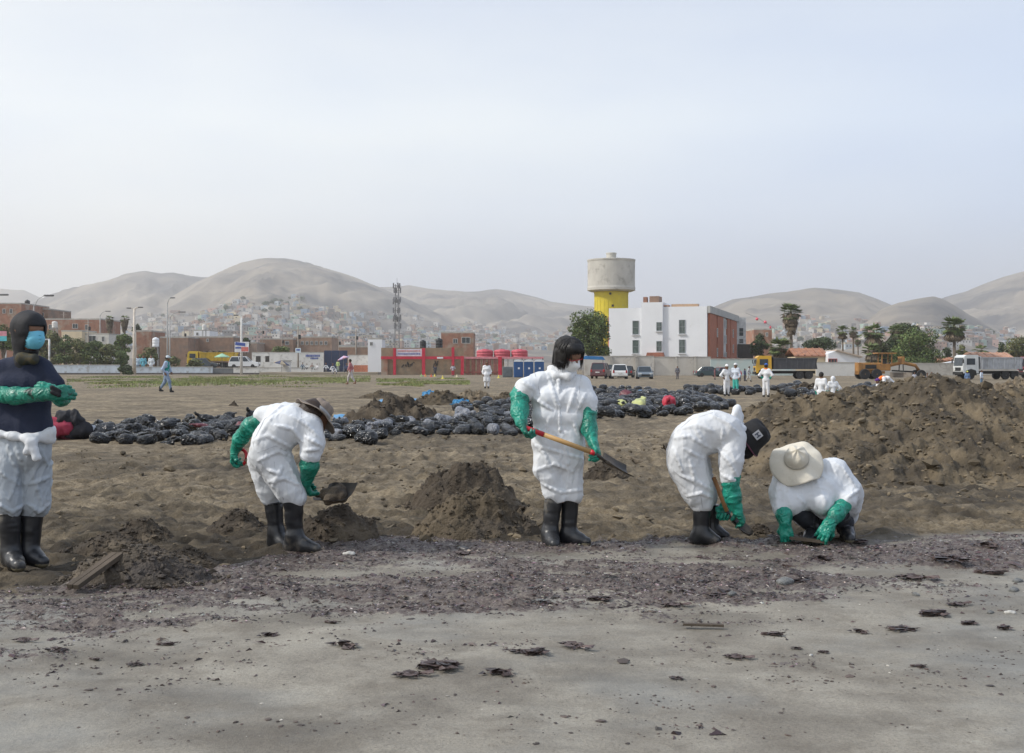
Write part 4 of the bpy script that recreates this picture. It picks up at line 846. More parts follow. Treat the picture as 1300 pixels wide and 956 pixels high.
palm('round headed palm standing alone right of the large round tree', 1211, 401, 423, 205, 36, 16, 6, 52)
palm('low spreading palm behind the yellow truck cab', 990, 428, 450, 205, 36, 3, 7, 44)
palm('low bushy palm beside the grader cab', 1106, 434, 452, 200, 26, 3, 8, 34)
palm('dark low palm on the right behind the white truck roof', 1246, 438, 448, 250, 26, 0, 9, 24)
palm('left of two shaggy dead-skirted palms behind the hedge', 139, 400, 408, 290, 13, 20, 10, 22)
palm('right of two shaggy dead-skirted palms behind the hedge', 158, 400, 408, 292, 14, 18, 12, 22)
# small trees among the houses
stree = None
for i in range(70):
    px, py, zone = town_px(); p = hill_at(px, py)
    if i < 22: px = random.uniform(335, 385); py = random.uniform(384, 402); p = hill_at(px, py); zone = 0
    if p is None: continue
    if stree is None:
        stree = root('small_tree', 'small dark green tree among the far hillside houses', 'tree', p, 0, 'small dark trees among the hillside houses')
        obj('crown', leaves([(0, 0, 5, 4, 4, 3.2), (3, 1, 4, 3, 3, 2.5), (-3, 0, 4.2, 3, 3, 2.4)], 260, 1.1, LF2, 3), stree)
        MB().mat(BARK).tube([(0, 0, -2), (0, 0, 4)], .35, 6).build('trunk', stree)
    else: dup(stree, p, random.uniform(0, 6), scale=random.uniform(.6, 1.25))
# --- grass verge
g = np.random.default_rng(5)
def grass(name, label, spans, n, seed):
    g = np.random.default_rng(seed); P = []
    for px0, px1, py0, py1 in spans:
        k = int(n*(px1-px0)/sum(s[1]-s[0] for s in spans)); px = g.uniform(px0, px1, k); c = vn(px*.03, 0*px, 0, seed)*1.5
        y = KG/(g.uniform(py0, py1, k) + c - YH); x = (px-650)*y/F; P.append(np.stack([x, y], 1))
    P = np.concatenate(P); P = P[fbm(P[:, 0]*.25, P[:, 1]*.12, 0, 3, seed) > -.06]; n = len(P)
    h = g.uniform(.03, .17, n)*(1 + .9*vn(P[:, 0]*.35, P[:, 1]*.15, 0, 3)); an = g.uniform(0, 3.14, n); w = g.uniform(.02, .07, n); l = g.normal(0, .08, (n, 2))
    b0 = np.stack([P[:, 0]-np.cos(an)*w, P[:, 1]-np.sin(an)*w, np.zeros(n)-.02], 1); b1 = np.stack([P[:, 0]+np.cos(an)*w, P[:, 1]+np.sin(an)*w, np.zeros(n)-.02], 1); t = np.stack([P[:, 0]+l[:, 0], P[:, 1]+l[:, 1], h], 1)
    v = np.stack([b0, b1, t], 1).reshape(-1, 3); tint = np.repeat(g.uniform(.6, 1.4, n), 3)[:, None]*np.array([[1, 1, 1]])
    obj(name, mesh(name, v, np.arange(3*n).reshape(-1, 3), M('grass_green', (.19, .225, .075), .8, .25, .3, attr=True, col2=(.24, .20, .09), f2=(.5, .64), s2=.25), tint=tint), kind='stuff', label=label)
grass('grass', 'low green grass verge along the far side of the beach', [(85, 240, 479, 489), (240, 470, 476.5, 486.5), (478, 596, 480.5, 489.5)], 70000, 1)
grass('dry_grass', 'sparse dry grass at the edge of the sand', [(110, 420, 485, 493)], 4000, 2)
# ------------------------------------------------------------------ vehicles
GLS = M('car_glass', (.03, .04, .05), .08, .1); CHR = M('light_lens', (.55, .55, .52), .2); TAIL = M('tail_lens', (.35, .02, .02), .3); UND = M('underbody', (.02, .02, .02), .8)
def car(name, label, x, y, rz, col, L=4.4, Wd=1.8, Ht=1.6, kind='suv', wagon=True, cat='car'):
    r = root(name, label, cat, (x, y, 0), rz); P = M('paint_%02d%02d%02d' % tuple(int(c*99) for c in col), col, .35, .06, .8, coat=.5)
    b = .32 if kind == 'suv' else .22; bl = Ht*.56
    body = [(-L/2, b+.12), (-L/2+.02, bl*.9), (-L/2+.12, bl+.02), (-L*.18, bl+.04), (L*.22, bl+.02), (L*.40, bl-.06), (L/2-.06, bl-.22), (L/2, b+.25), (L/2-.04, b), (-L/2+.05, b)]
    m = MB().mat(P); n = len(body); rows = []
    for yy, k in ((-Wd/2+.0, .95), (-Wd/2+.0, 1), (-Wd/2+.12, 1), (Wd/2-.12, 1), (Wd/2, 1), (Wd/2, .95)): rows.append((yy, k))
    v = []; ins = (0, 1)
    for yy, zs in ((-Wd/2, .03), (-Wd/2+.1, 0), (Wd/2-.1, 0), (Wd/2, .03)):
        for (px_, pz) in body: v.append((px_*(1-.03*(zs > 0)), yy, pz - (zs if pz > bl*.8 else -zs*.5)))
    f = [tuple(range(n)), tuple(range(4*n-1, 3*n-1, -1))] + [(k*n+(i+1) % n, k*n+i, (k+1)*n+i, (k+1)*n+(i+1) % n) for k in range(3) for i in range(n)]
    m.add(v, f); m.build('body', r)
    xr0 = -L*.47 if kind == 'suv' else -L*.36; xr1 = L*.22; tr0 = -L*.40 if kind == 'suv' else -L*.22; tr1 = L*.06; zt = Ht
    def loft(x0, x1, t0, t1, z0, z1, w0, w1, mt): m = MB().mat(mt); m.add([(x0, -w0, z0), (x1, -w0, z0), (x1, w0, z0), (x0, w0, z0), (t0, -w1, z1), (t1, -w1, z1), (t1, w1, z1), (t0, w1, z1)], [(3,2,1,0), (4,5,6,7), (0,1,5,4), (1,2,6,5), (2,3,7,6), (3,0,4,7)]); return m
    loft(xr0, xr1, tr0, tr1, bl-.02, zt-.07, Wd/2-.06, Wd/2-.22, GLS).build('window_glass', r)
    ro = loft(tr0-.05, tr1+.06, tr0+.06, tr1-.1, zt-.075, zt, Wd/2-.20, Wd/2-.30, P)
    for sgn in (-1, 1):
        for (xa, xb) in ((xr0, tr0), (xr1, tr1), ((xr0+xr1)/2, (tr0+tr1)/2)): ro.tube([(xa, sgn*(Wd/2-.06), bl-.02), (xb, sgn*(Wd/2-.215), zt-.06)], .055, 5)
    ro.build('roof', r)
    for xx in (-L*.31, L*.31):
        for sgn in (-1, 1):
            t, k = wheelmb((0, 0, 0), .34 if kind == 'suv' else .30, .22); w = t.build('wheel', r, loc=(xx, sgn*(Wd/2-.08), .34 if kind == 'suv' else .30)); k.build('rim', w)
            
    for sgn in (-1, 1):
        MB().mat(CHR).box((L/2-.09, sgn*(Wd/2-.25), bl-.22), (.12, .36, .16), bev=.03).build('headlight', r)
        MB().mat(TAIL).box((-L/2+.03, sgn*(Wd/2-.16), bl-.12), (.1, .2, .32), bev=.03).build('tail_light', r)
        MB().mat(P).box((L*.16, sgn*(Wd/2+.08), bl+.08), (.12, .18, .12), bev=.03).build('wing_mirror', r)
    MB().mat(UND).box((L/2-.02, 0, b+.22), (.08, Wd*.55, .22)).build('grille', r); MB().mat(UND).box((0, 0, b+.02), (L*.92, Wd*.94, .14)).build('bumper', r)
    MB().mat(M('plate', (.6, .6, .58))).box((-L/2-.02, 0, bl-.3), (.04, .5, .13)).build('number_plate', r)
    return r
ap = lambda px, py: (gx(px, gy(py)), gy(py))
car('parked_car', 'white hatchback SUV parked side-on behind the low white wall', gx(308, 214), 234, 0.0, (.70, .71, .72), 5.2, 1.9, 2.0)
bpy.data.objects['parked_car'].location.x = gx(307.5, 234); bpy.data.objects['parked_car'].scale = (1.16,)*3; bpy.data.objects['parked_car'].location.z = 1.2; bpy.data.objects['parked_car'].location.y = 236
c = car('parked_car', 'dark blue-grey car half hidden by the low bush near the dump truck', gx(260, 240), 240, 0, (.06, .075, .09), 4.8, 1.9, 1.7); c.scale = (1.2,)*3; c.location.z = 1.2
car('parked_van', 'maroon van seen from behind at the left end of the parked cars', gx(763, 146), 146, math.radians(75), (.09, .025, .03), 4.6, 1.85, 1.95, cat='van')
car('parked_car', 'dark green car partly hidden behind the white SUV', gx(781, 160), 160, math.radians(70), (.03, .05, .045), 4.4, 1.8, 1.75)
car('parked_car', 'white SUV seen from behind between the maroon van and the sedan', gx(786, 143), 143, math.radians(88), (.68, .69, .69), 4.2, 1.85, 1.75)
car('parked_car', 'black car behind the white SUV at its right', gx(796, 160), 160, math.radians(80), (.02, .022, .025), 4.4, 1.8, 1.6)
car('parked_car', 'small grey-blue sedan facing the camera in the sandy car park', gx(818, 143), 143, math.radians(-92), (.11, .14, .17), 4.2, 1.8, 1.5, 'sedan')
car('parked_car', 'dark teal sedan side-on at the foot of the graffiti wall', gx(901, 172), 172, math.radians(5), (.035, .07, .08), 4.4, 1.8, 1.5, 'sedan')
car('parked_car', 'dark red car tail showing beside the dark teal sedan', gx(917, 174), 174, math.radians(20), (.16, .05, .05), 3.0, 1.7, 1.4, 'sedan')
def wheels6(r, xs, R=.5, wd=.5, half=1.0, m=None):
    for xx in xs:
        for sgn in (-1, 1):
            t, k = wheelmb((0, 0, 0), R, wd); w = t.build('wheel', r, loc=(xx, sgn*half, R)); 
            if m: k.mats = [m]
            k.build('rim', w)
def dump_truck(label, x, y, rz, cab, bed, L=8.6, load=None, flip=1, sc=1, bedh=1.3, ribm=None):
    r = root('dump_truck', label, 'truck', (x, y, 0), rz); r.scale = (sc,)*3; xf = L/2
    CP = M('truckcab_%02d%02d' % (int(cab[0]*99), int(cab[2]*99)), cab, .45, .08, 1); BP = M('truckbed_%02d%02d' % (int(bed[0]*99), int(bed[2]*99)), bed, .6, .2, 1.2, col2=tuple(c*.6+.04 for c in bed), f2=(.52, .7), s2=2)
    MB().mat(UND).box((-.2, 0, .85), (L*.92, .9, .35)).build('chassis', r)
    c = MB().mat(CP).prism([(xf-2.0, .75), (xf-.05, .75), (xf, 1.5), (xf-.18, 2.75), (xf-.45, 2.95), (xf-1.95, 2.95)], -1.2, 1.2).build('cab', r)
    MB().mat(GLS).prism([(xf-.005+.03, 1.65), (xf-.155+.03, 2.62), (xf-.19, 2.62), (xf-.05, 1.65)], -1.05, 1.05).build('windscreen', c)
    for sgn in (-1, 1):
        MB().mat(GLS).box((xf-1.0, sgn*1.21, 2.15), (1.05, .05, .75)).build('side_window', c)
        MB().mat(CHR).box((xf, sgn*.9, 1.05), (.1, .35, .22)).build('headlight', r); MB().mat(UND).box((xf+.05, sgn*1.35, 2.2), (.08, .2, .5)).build('wing_mirror', r)
        MB().mat(CP).box((xf-1.0, sgn*1.215, 1.3), (1.1, .05, .7)).build('door', c)
        for xx in (xf-1.0,): MB().mat(UND).prism([(xx-.75, .5), (xx-.6, 1.1), (xx, 1.28), (xx+.6, 1.1), (xx+.75, .5)], sgn*1.22-.04, sgn*1.22+.04).build('mudguard', r)
    MB().mat(UND).box((xf+.02, 0, .75), (.18, 2.3, .35), bev=.03).build('bumper', r); MB().mat(UND).box((xf+.01, 0, 1.25), (.06, 1.3, .4)).build('grille', r)
    x0, x1 = -xf, xf-2.2; z0 = 1.25; z1 = z0+bedh
    b = MB().mat(BP); 
    for sgn in (-1, 1): b.prism([(x0+.25, z0), (x1-.15, z0), (x1, z1), (x0, z1)], sgn*1.25-.05, sgn*1.25+.05)
    b.box(((x0+x1)/2, 0, z0+.05), (x1-x0-.5, 2.4, .12)); b.box((x1-.08, 0, (z0+z1)/2+.1), (.12, 2.4, bedh+.2)); b.box((x0+.15, 0, (z0+z1)/2), (.12, 2.4, bedh), ry=.15)
    b.build('tipper_bed', r)
    nr = int((x1-x0)/.75)
    for i in range(nr+1):
        xx = x0+.35+(x1-x0-.6)*i/nr
        for sgn in (-1, 1): MB().mat(ribm or BP).box((xx, sgn*1.34, (z0+z1)/2), (.12, .10, bedh-.05)).build('rib', r)
    for sgn in (-1, 1): MB().mat(ribm or BP).box(((x0+x1)/2, sgn*1.33, z1), (x1-x0+.1, .14, .14)).build('top_rail', r)
    MB().mat(BP).box((x1+.6, 0, z1+.15), (1.4, 2.3, .1)).build('cab_guard', r)
    wheels6(r, (xf-1.0, -xf+1.0, -xf+2.15), .5, .42, 1.02)
    if load:
        h = MB().mat(load)
        for i in range(26): h.box((random.uniform(x0+.8, x1-.6), random.uniform(-.8, .8), z1-.1+random.uniform(-.1, .35)), (random.uniform(.5, 1.2), random.uniform(.5, 1), random.uniform(.2, .5)), random.uniform(0, 3), rx=random.uniform(-.4, .4), ry=random.uniform(-.4, .4))
        h.build('sand_load', r)
    return r
DS = M('dark_sand', (.10, .08, .055), .95, .3, 3)
Yk = 142; dump_truck('dump truck with yellow cab and dark grey bed, side-on near the turquoise wall', gx(996.5, Yk), Yk, math.pi-.06, (.62, .36, .03), (.055, .058, .068), 7.7, None, sc=.94, bedh=1.35)
Yk = 236; dump_truck('yellow dump truck loaded with dark sand behind the low wall', gx(257, Yk), 244, math.pi, (.58, .40, .03), (.58, .38, .03), 8.4, DS, sc=1.18, bedh=1.4); bpy.data.objects['dump_truck.001'].location.z = 1.2
Yk = 136; dump_truck('dump truck with white cab and pale grey bed behind the big pile', gx(1254, Yk), Yk, math.pi+.12, (.62, .64, .64), (.40, .42, .45), 7.6, None, sc=.95, bedh=1.35)
Yk = 140; dump_truck('dark red truck entering from the right edge of the picture', gx(1336, Yk), Yk, math.pi, (.22, .02, .04), (.22, .03, .05), 8.2, None, sc=.9, bedh=1.0)
# grader
Yg = 138; r = root('road_grader', 'orange-yellow road grader with a canopy in front of the wall', 'grader', (gx(1128, Yg), Yg, 0), .04)
OR = M('grader_orange', (.34, .165, .045), .6, .2, 1.5, col2=(.25, .14, .06), f2=(.52, .68), s2=2.5)
MB().mat(OR).box((-2.3, 0, 1.45), (2.6, 1.2, .95), bev=.08).build('engine_cover', r); MB().mat(OR).box((-3.6, 0, 1.25), (.4, 1.3, 1.4), bev=.05).build('radiator', r)
MB().mat(UND).box((-2.3, -.62, 1.45), (1.3, .05, .45)).build('vent', r); MB().mat(OR).box((-2.2, 0, .8), (3.2, 1.0, .3)).build('frame', r)
MB().mat(OR).box((-.5, 0, 1.4), (1.1, 1.2, .8), bev=.05).build('cab_base', r)
for i in (-1, 1):
    for xx in (-1.0, .15): MB().mat(OR).box((xx, i*.62, 2.3), (.1, .1, 1.4)).build('canopy_post', r)
MB().mat(OR).box((-.45, 0, 3.02), (2.3, 1.6, .14), bev=.03).build('canopy_roof', r); MB().mat(UND).box((-.55, 0, 2.0), (.5, .6, .8), bev=.05).build('seat', r)
MB().mat(UND).tube([(.05, 0, 1.8), (.35, 0, 2.3)], .05, 6).build('steering_column', r)
MB().mat(OR).tube([(0, 0, 1.6), (1.6, 0, 1.95), (3.2, 0, 1.6), (3.6, 0, 1.0)], .2, 8).build('main_beam', r, smooth=True)
MB().mat(OR).box((1.5, 0, 2.2), (.3, 1.4, .9)).build('lift_bracket', r); MB().mat(UND).tube([(.4, 0, 1.0), (3.3, 0, .85)], .1, 6).build('drawbar', r)
MB().mat(M('blade_steel', (.25, .22, .19), .5, metal=.3)).box((1.5, 0, .5), (.18, 3.2, .6), rz=.5).build('mouldboard', r)
for i in (-.5, .5): MB().mat(UND).tube([(1.5, i, 2.4), (1.5, i*1.4, .9)], .06, 6).build('lift_cylinder', r)
MB().mat(UND).tube([(-1.9, .3, 1.9), (-1.9, .3, 2.6)], .07, 8).build('exhaust', r)
wheels6(r, (-3.1, -1.7), .6, .4, .85, OR); wheels6(r, (3.55,), .55, .35, .85, OR)
# parasols
def parasol(label, px, pyt, Y, w, m1, m2, tilt=0, hgt=2.1):
    r = root('parasol', label, 'parasol', (gx(px, Y), Y, 0)); zt = at(0, pyt, Y)[2]; n = 8; h = w*.22
    MB().mat(TM).tube([(0, 0, 0), (0, 0, zt)], .04, 6).build('pole', r)
    for k in range(n):
        a0, a1 = 2*math.pi*k/n, 2*math.pi*(k+1)/n; m = MB().mat(m1 if k % 2 else m2)
        p0 = (math.cos(a0)*w/2, math.sin(a0)*w/2, zt-h+tilt*math.cos(a0)*w/2); p1 = (math.cos(a1)*w/2, math.sin(a1)*w/2, zt-h+tilt*math.cos(a1)*w/2); lo = lambda q: (q[0], q[1], q[2]-.15)
        m.add([(0, 0, zt), p0, p1, lo(p0), lo(p1)], [(0, 1, 2), (1, 3, 4, 2)]).build('canopy_panel', r)
parasol('dark blue and tan tilted parasol by the stout white pillar', 357.5, 457, 224, 3.0, M('navy_cloth', (.06, .07, .13)), M('tan_cloth', (.35, .29, .2)), -.2)
parasol('pink and violet parasol above the seated people by the blue gate', 436, 451.5, 226, 2.2, M('violet_cloth', (.42, .36, .55)), M('pink_cloth', (.6, .35, .42)), .3)
parasol('pale green market parasol beside the dump truck', 282, 448.5, 231, 3.0, M('mint_cloth', (.30, .52, .36)), M('mint_cloth', (.30, .52, .36)), 0)
# traffic cones / small markers on the sand
for k, (px, py, c) in enumerate(((535, 478, 'green'), (540, 478, 'orange'), (547.5, 478.5, 'red'), (552, 478, 'yellow'), (562, 481, 'yellow'), (580, 479, 'cream'), (633, 480, 'yellow'))):
    x, y = ap(px, py); r = root('training_cone', f'tiny {c} training cone on the sand before the red frame, '+('leftmost of the row', 'second of the row', 'third of the row', 'fourth of the row', 'nearest the grass', 'under the bare red post', 'by the grey container')[k], 'cone', (x, y, 0), 0, 'training cones')
    cm = M('cone_'+c, {'green': (.3, .5, .2), 'orange': (.7, .3, .08), 'red': (.65, .12, .06), 'yellow': (.7, .6, .12), 'cream': (.65, .6, .4)}[c])
    MB().mat(cm).lathe([(.24, 0), (.24, .05), (.12, .06), (.03, .42)], 12).build('cone_body', r)
# ------------------------------------------------------------------ sand heaps
HEAP = M('heap_sand', (.105, .081, .052), .95, .42, 5, bump=.02, bs=42, col2=(.075, .060, .044), f2=(.46, .60), s2=2.6)
HEAPD = M('heap_sand_dark', (.058, .044, .030), .9, .42, 5, bump=.02, bs=42, col2=(.145, .115, .080), f2=(.52, .66), s2=3)
HEAPL = M('heap_sand_light', (.22, .175, .118), .95, .35, 3, bump=.02, bs=30, col2=(.12, .09, .06), f2=(.48, .6), s2=1.6)
HEAPW = M('heap_wet', (.088, .068, .046), .75, .45, 6, bump=.02, bs=48, col2=(.055, .044, .036), f2=(.45, .58), s2=3.4)
ICO_V = None
def clods(P, S, m, name, parent, seed, flat=.7, label=None, loc=None, kind='stuff', tint=False):
    """many small jittered lumps joined in one mesh"""
    t = (1+5**.5)/2; V = np.array([(-1,t,0),(1,t,0),(-1,-t,0),(1,-t,0),(0,-1,t),(0,1,t),(0,-1,-t),(0,1,-t),(t,0,-1),(t,0,1),(-t,0,-1),(-t,0,1)])/1.9
    T = np.array([(0,11,5),(0,5,1),(0,1,7),(0,7,10),(0,10,11),(1,5,9),(5,11,4),(11,10,2),(10,7,6),(7,1,8),(3,9,4),(3,4,2),(3,2,6),(3,6,8),(3,8,9),(4,9,5),(2,4,11),(6,2,10),(8,6,7),(9,8,1)])
    g = np.random.default_rng(seed); n = len(P); v = V[None]*g.uniform(.6, 1.35, (n, 12, 1)); sc = g.uniform(.6, 1.4, (n, 1, 3)); sc[:, :, 2] *= flat; v = v*sc*np.asarray(S)[:, None, None]
    a = g.uniform(0, 6.28, n); c, s = np.cos(a)[:, None], np.sin(a)[:, None]; v = np.stack([v[..., 0]*c - v[..., 1]*s, v[..., 0]*s + v[..., 1]*c, v[..., 2]], -1) + P[:, None]
    f = (T[None] + 12*np.arange(n)[:, None, None]).reshape(-1, 3)
    tn = np.repeat(g.uniform(.55, 1.5, n), 12)[:, None]*np.array([[1, 1, 1]]) if tint else None
    return obj(name, mesh(name, v.reshape(-1, 3), f, m, tint=tn), parent, loc, kind=kind, label=label)
def heap(label, px, pyt, pyb, wpx, m=HEAP, dep=.75, seed=0, sub=(), nclod=160, lump=.10, Y=None, cs=.022, sharp=.95, cat='sand heap'):
    """heap seen between rows pyt (peak) and pyb (front foot), wpx wide; sub: extra humps (dx, dy, h, r) in fractions"""
    Yf = Y or gy(pyb); 
    rx = wpx/2*Yf/F; ry = rx*dep; Yc_ = Yf + ry*.85; rx = wpx/2*Yc_/F; hgt = at(0, pyt, Yc_)[2]; cx = gx(px, Yc_)
    rs = np.linspace(0, 1.18, 64)[:, None]; NA = 156 if (Y or gy(pyb)) < 20 else 84; NR = 54 if NA == 156 else 30; rs = np.linspace(0, 1.18, NR)[:, None]; an = np.linspace(0, 2*np.pi, NA+1)[None, :-1]
    x = rs*np.cos(an); y = rs*np.sin(an); cs_ = .004
    def hz(x, y):
        wob = 1 + .16*fbm(x*1.2+seed, y*1.2, 0, 3, seed); r = np.sqrt(x*x + y*y)/wob
        z = np.clip(1-r, 0, 1)**sharp; z = np.where(r < .22, z - .10*(1-r/.22)**2*1.0, z); base = z
        for dx, dy, h, rr in sub:
            q = np.sqrt(((x-dx)/rr)**2 + ((y-dy)/rr)**2); base = np.maximum(base, h*np.clip(1-q, 0, 1)**.9)
        e = sstep(r, 1.12, .8)
        l = fbm(x*rx*3.6, y*rx*3.6, base*3, 5, seed+5, .68)*lump*1.7 + (1 - 2*np.abs(vn(x*rx*9, y*rx*9, 0, seed+7)))*lump*.30 + vn(x*rx*22, y*rx*22, 0, seed+8)*lump*.18
        return base*hgt + l*e*min(1, hgt*2.6) - .045*sstep(r, .8, 1.1) - .03*(1-e)
    z = hz(x, y); v = np.stack([x*rx, y*ry, z], -1).reshape(-1, 3); n = NA
    i = np.arange(NR*n).reshape(NR, n); j = np.roll(i, -1, 1); q = np.stack([i[:-1], j[:-1], j[1:], i[1:]], -1).reshape(-1, 4)
    gz = float(ground_z(cx, Yc_))
    o = obj('sand_heap', mesh('sand_heap', v, q, m, smooth=True), None, (cx, Yc_, gz*.5), label=label, category=cat)
    if nclod:
        g = np.random.default_rng(seed+1); r = g.uniform(0, 1, nclod)**.6*1.22; a = g.uniform(0, 6.28, nclod); X_, Y_ = r*np.cos(a), r*np.sin(a); S = .62*cs*g.lognormal(0, .45, nclod)
        zc = hz(X_, Y_); clods(np.stack([X_*rx, Y_*ry, np.maximum(zc, -.01)+S*.2], 1), S, m, 'clods', o, seed+2)
    return o
heap('large dark sand heap with two humps left of the standing worker\'s boots', 603, 613, 684, 182, HEAP, .62, 1, ((.05, .10, 1.02, .42), (-.35, -.1, .55, .5)), 700, .10, cs=.018, sharp=1.0)
heap('tall dark sand heap rising behind the large two-humped heap', 592, 582, 650, 150, HEAPD, .6, 2, ((-.55, .0, .45, .4),), 450, .10, cs=.018, sharp=.85)
heap('sand heap under the blade of the bent worker\'s shovel', 431, 637, 692, 108, HEAPD, .7, 3, (), 400, .06, cs=.016, sharp=.8)
heap('small low sand heap just left of the bent worker\'s boots', 302, 646, 682, 88, HEAPD, .7, 4, (), 250, .07, cs=.016)
heap('rear sand heap of the group left of the bent worker', 182, 652, 696, 104, HEAPD, .7, 5, ((-.3, -.3, .7, .5),), 300, .07, cs=.016)
heap('middle low sand heap of the group left of the bent worker', 142, 674, 704, 110, HEAPD, .6, 6, ((.4, 0, .8, .4),), 250, .06, cs=.016)
heap('small flat sand heap right of the front left heap', 238, 694, 722, 92, HEAPD, .6, 7, (), 200, .05, cs=.016)
heap('front sand heap with a wooden board leaning on it', 178, 699, 748, 190, HEAPW, .55, 8, ((-.45, -.1, .85, .5), (.3, .1, .9, .45)), 700, .08, cs=.018, sharp=.75)
heap('small sand heap behind the blade of the standing worker\'s shovel', 771, 581, 609, 66, HEAPD, .6, 9, (), 160, .09, cs=.022)
heap('flat low sand patch beside the heap behind the raised shovel blade', 797, 578, 588, 56, HEAPL, .6, 10, (), 80, .05, cs=.02)
heap('small sand heap in front of the worker in the black hat', 962, 656, 678, 52, HEAPD, .7, 11, (), 200, .05, cs=.014)
heap('long dark sand heap lying behind the middle row of bags', 502, 503, 541, 142, HEAPD, .5, 12, ((.05, 0, 1.05, .35), (-.45, 0, .72, .4)), 300, .22, cs=.05, sharp=.8)
heap('brown sand heap on blue sheets, left one of the far heaps', 482, 496, 506, 60, HEAP, .5, 13, (), 100, .15, cs=.05)
heap('brown sand heap in the middle of the far heaps', 560, 498, 514, 80, HEAP, .5, 14, (), 150, .18, cs=.06)
heap('reddish brown tallest sand heap of the far heaps', 600, 496, 512, 80, HEAPL, .5, 15, ((.2, 0, 1.0, .4),), 150, .2, cs=.06)
heap('brown sand heap right of the far heaps, behind the standing worker', 640, 500, 514, 62, HEAP, .5, 16, (), 120, .18, cs=.06)
heap('dark sand heap in the distance between the far bag rows', 1022, 487, 503, 66, HEAPD, .5, 17, (), 150, .2, cs=.07)
heap('low brown sand ridge behind the hooded worker', 1095, 490, 504, 90, HEAP, .5, 18, ((-.4, 0, .8, .4),), 120, .2, cs=.07)
heap('lighter brown sand heap behind the big pile at the right edge', 1296, 482, 506, 130, HEAPL, .5, 19, ((-.35, 0, .9, .4),), 400, .25, cs=.07)
# the big pile: a heightfield
px_s = [925, 945, 958, 975, 995, 1020, 1050, 1080, 1110, 1140, 1165, 1190, 1215, 1240, 1258, 1275, 1300, 1350, 1450, 1560]
py_s = [560, 548, 534, 522, 515, 511, 509, 504, 500, 494, 486, 481, 485, 490, 497, 503, 504, 500, 508, 560]
YR = 17.2; Xs = gx(np.array(px_s, float), YR); Hs = np.array([at(0, p, YR)[2] for p in py_s])
Hs = np.maximum(Hs, 0)
xx = np.linspace(2.6, 10.8, 290); yy = np.linspace(13.3, 21.5, 280); PX, PY = np.meshgrid(xx, yy)
front = np.interp(PX, Xs, [15.6, 15.2, 14.9, 14.6, 14.5, 14.3, 14.2, 14.1, 14.0, 14.0, 13.9, 13.9, 13.8, 13.8, 13.8, 13.8, 13.8, 14, 14.5, 16])
def pile_z(PX, PY):
    fr = np.interp(PX, xx, front[0]) + .3*fbm(PX*.8, 0*PX, 0, 3, 91); s = np.clip((PY-fr)/(YR-fr), 0, 1); hr = np.interp(PX, Xs, Hs)
    b = 1 - sstep(PY, YR+.8, 21.2); up = .9*s**.85 + .1*sstep(s, 0, 1)
    z = np.where(PY < YR, hr*up, hr*b)
    e = sstep(PY, fr-.1, fr+.6)*sstep(21.4, 21.3-1.2, 21.3-.0) if False else sstep(PY, fr-.15, fr+.5)*(1-sstep(PY, 20.2, 21.3))*sstep(hr, 0, .35)
    w = .35*fbm(PX*1.3, PY*1.3, 0, 2, 95)
    l = fbm((PX+w)*1.5, (PY+w)*1.8, 0, 5, 92, .62)*.24 - np.abs(vn((PX+w)*3.0, (PY-w)*3.2, 0, 93))*.16 - np.abs(vn((PX-w)*7, (PY+w)*7.5, 0, 96))*.11 + fbm(PX*12, PY*12, 0, 3, 97)*.075 - .03
    return z + (l + .10)*e*(.35 + .65*np.clip(hr, 0, 1)) - .12*(1-e) - .25*(hr <= .01)
z = pile_z(PX, PY); v, q = gridmesh(PX, PY, z)
big = obj('sand_pile', mesh('sand_pile', v, q, M('pile_sand', (.128, .100, .064), .95, .38, 2.2, bump=.035, bs=16, col2=(.060, .048, .034), f2=(.45, .60), s2=1.3), smooth=True), label='huge dark pile of scraped-up oily sand and weed on the right', category='sand pile')
g = np.random.default_rng(4); n = 6500; cx = g.uniform(3.0, 10.2, n); cy = g.uniform(13.7, 19.5, n); S = .016*g.lognormal(0, .6, n); cz = pile_z(cx, cy)
k = cz > -.05; clods(np.stack([cx, cy, cz+S*.25], 1)[k], S[k], M('clod_sand', (.130, .102, .066), .95, .3, 3, attr=True), 'clods', big, 6, .65, tint=True)
# scattered lumps over the trampled sand
n = 9000; cx = g.uniform(-7.5, 8.5, n); cy = 8.2 + 17*g.uniform(0, 1, n)**1.5; k = (cy > shore(cx)+.1) & (fbm(cx*.8, cy*.8, 0, 3, 44) > -.15); cx, cy = cx[k], cy[k]
S = .0085*g.lognormal(0, .65, len(cx))*(1+.03*cy); clods(np.stack([cx, cy, ground_z(cx, cy)+S*.15], 1), S, M('crumb_sand', (.135, .107, .070), .95, .3, 8, attr=True), 'sand_crumbs', None, 8, .6, 'small lumps of dark sand strewn over the trampled beach', tint=True)
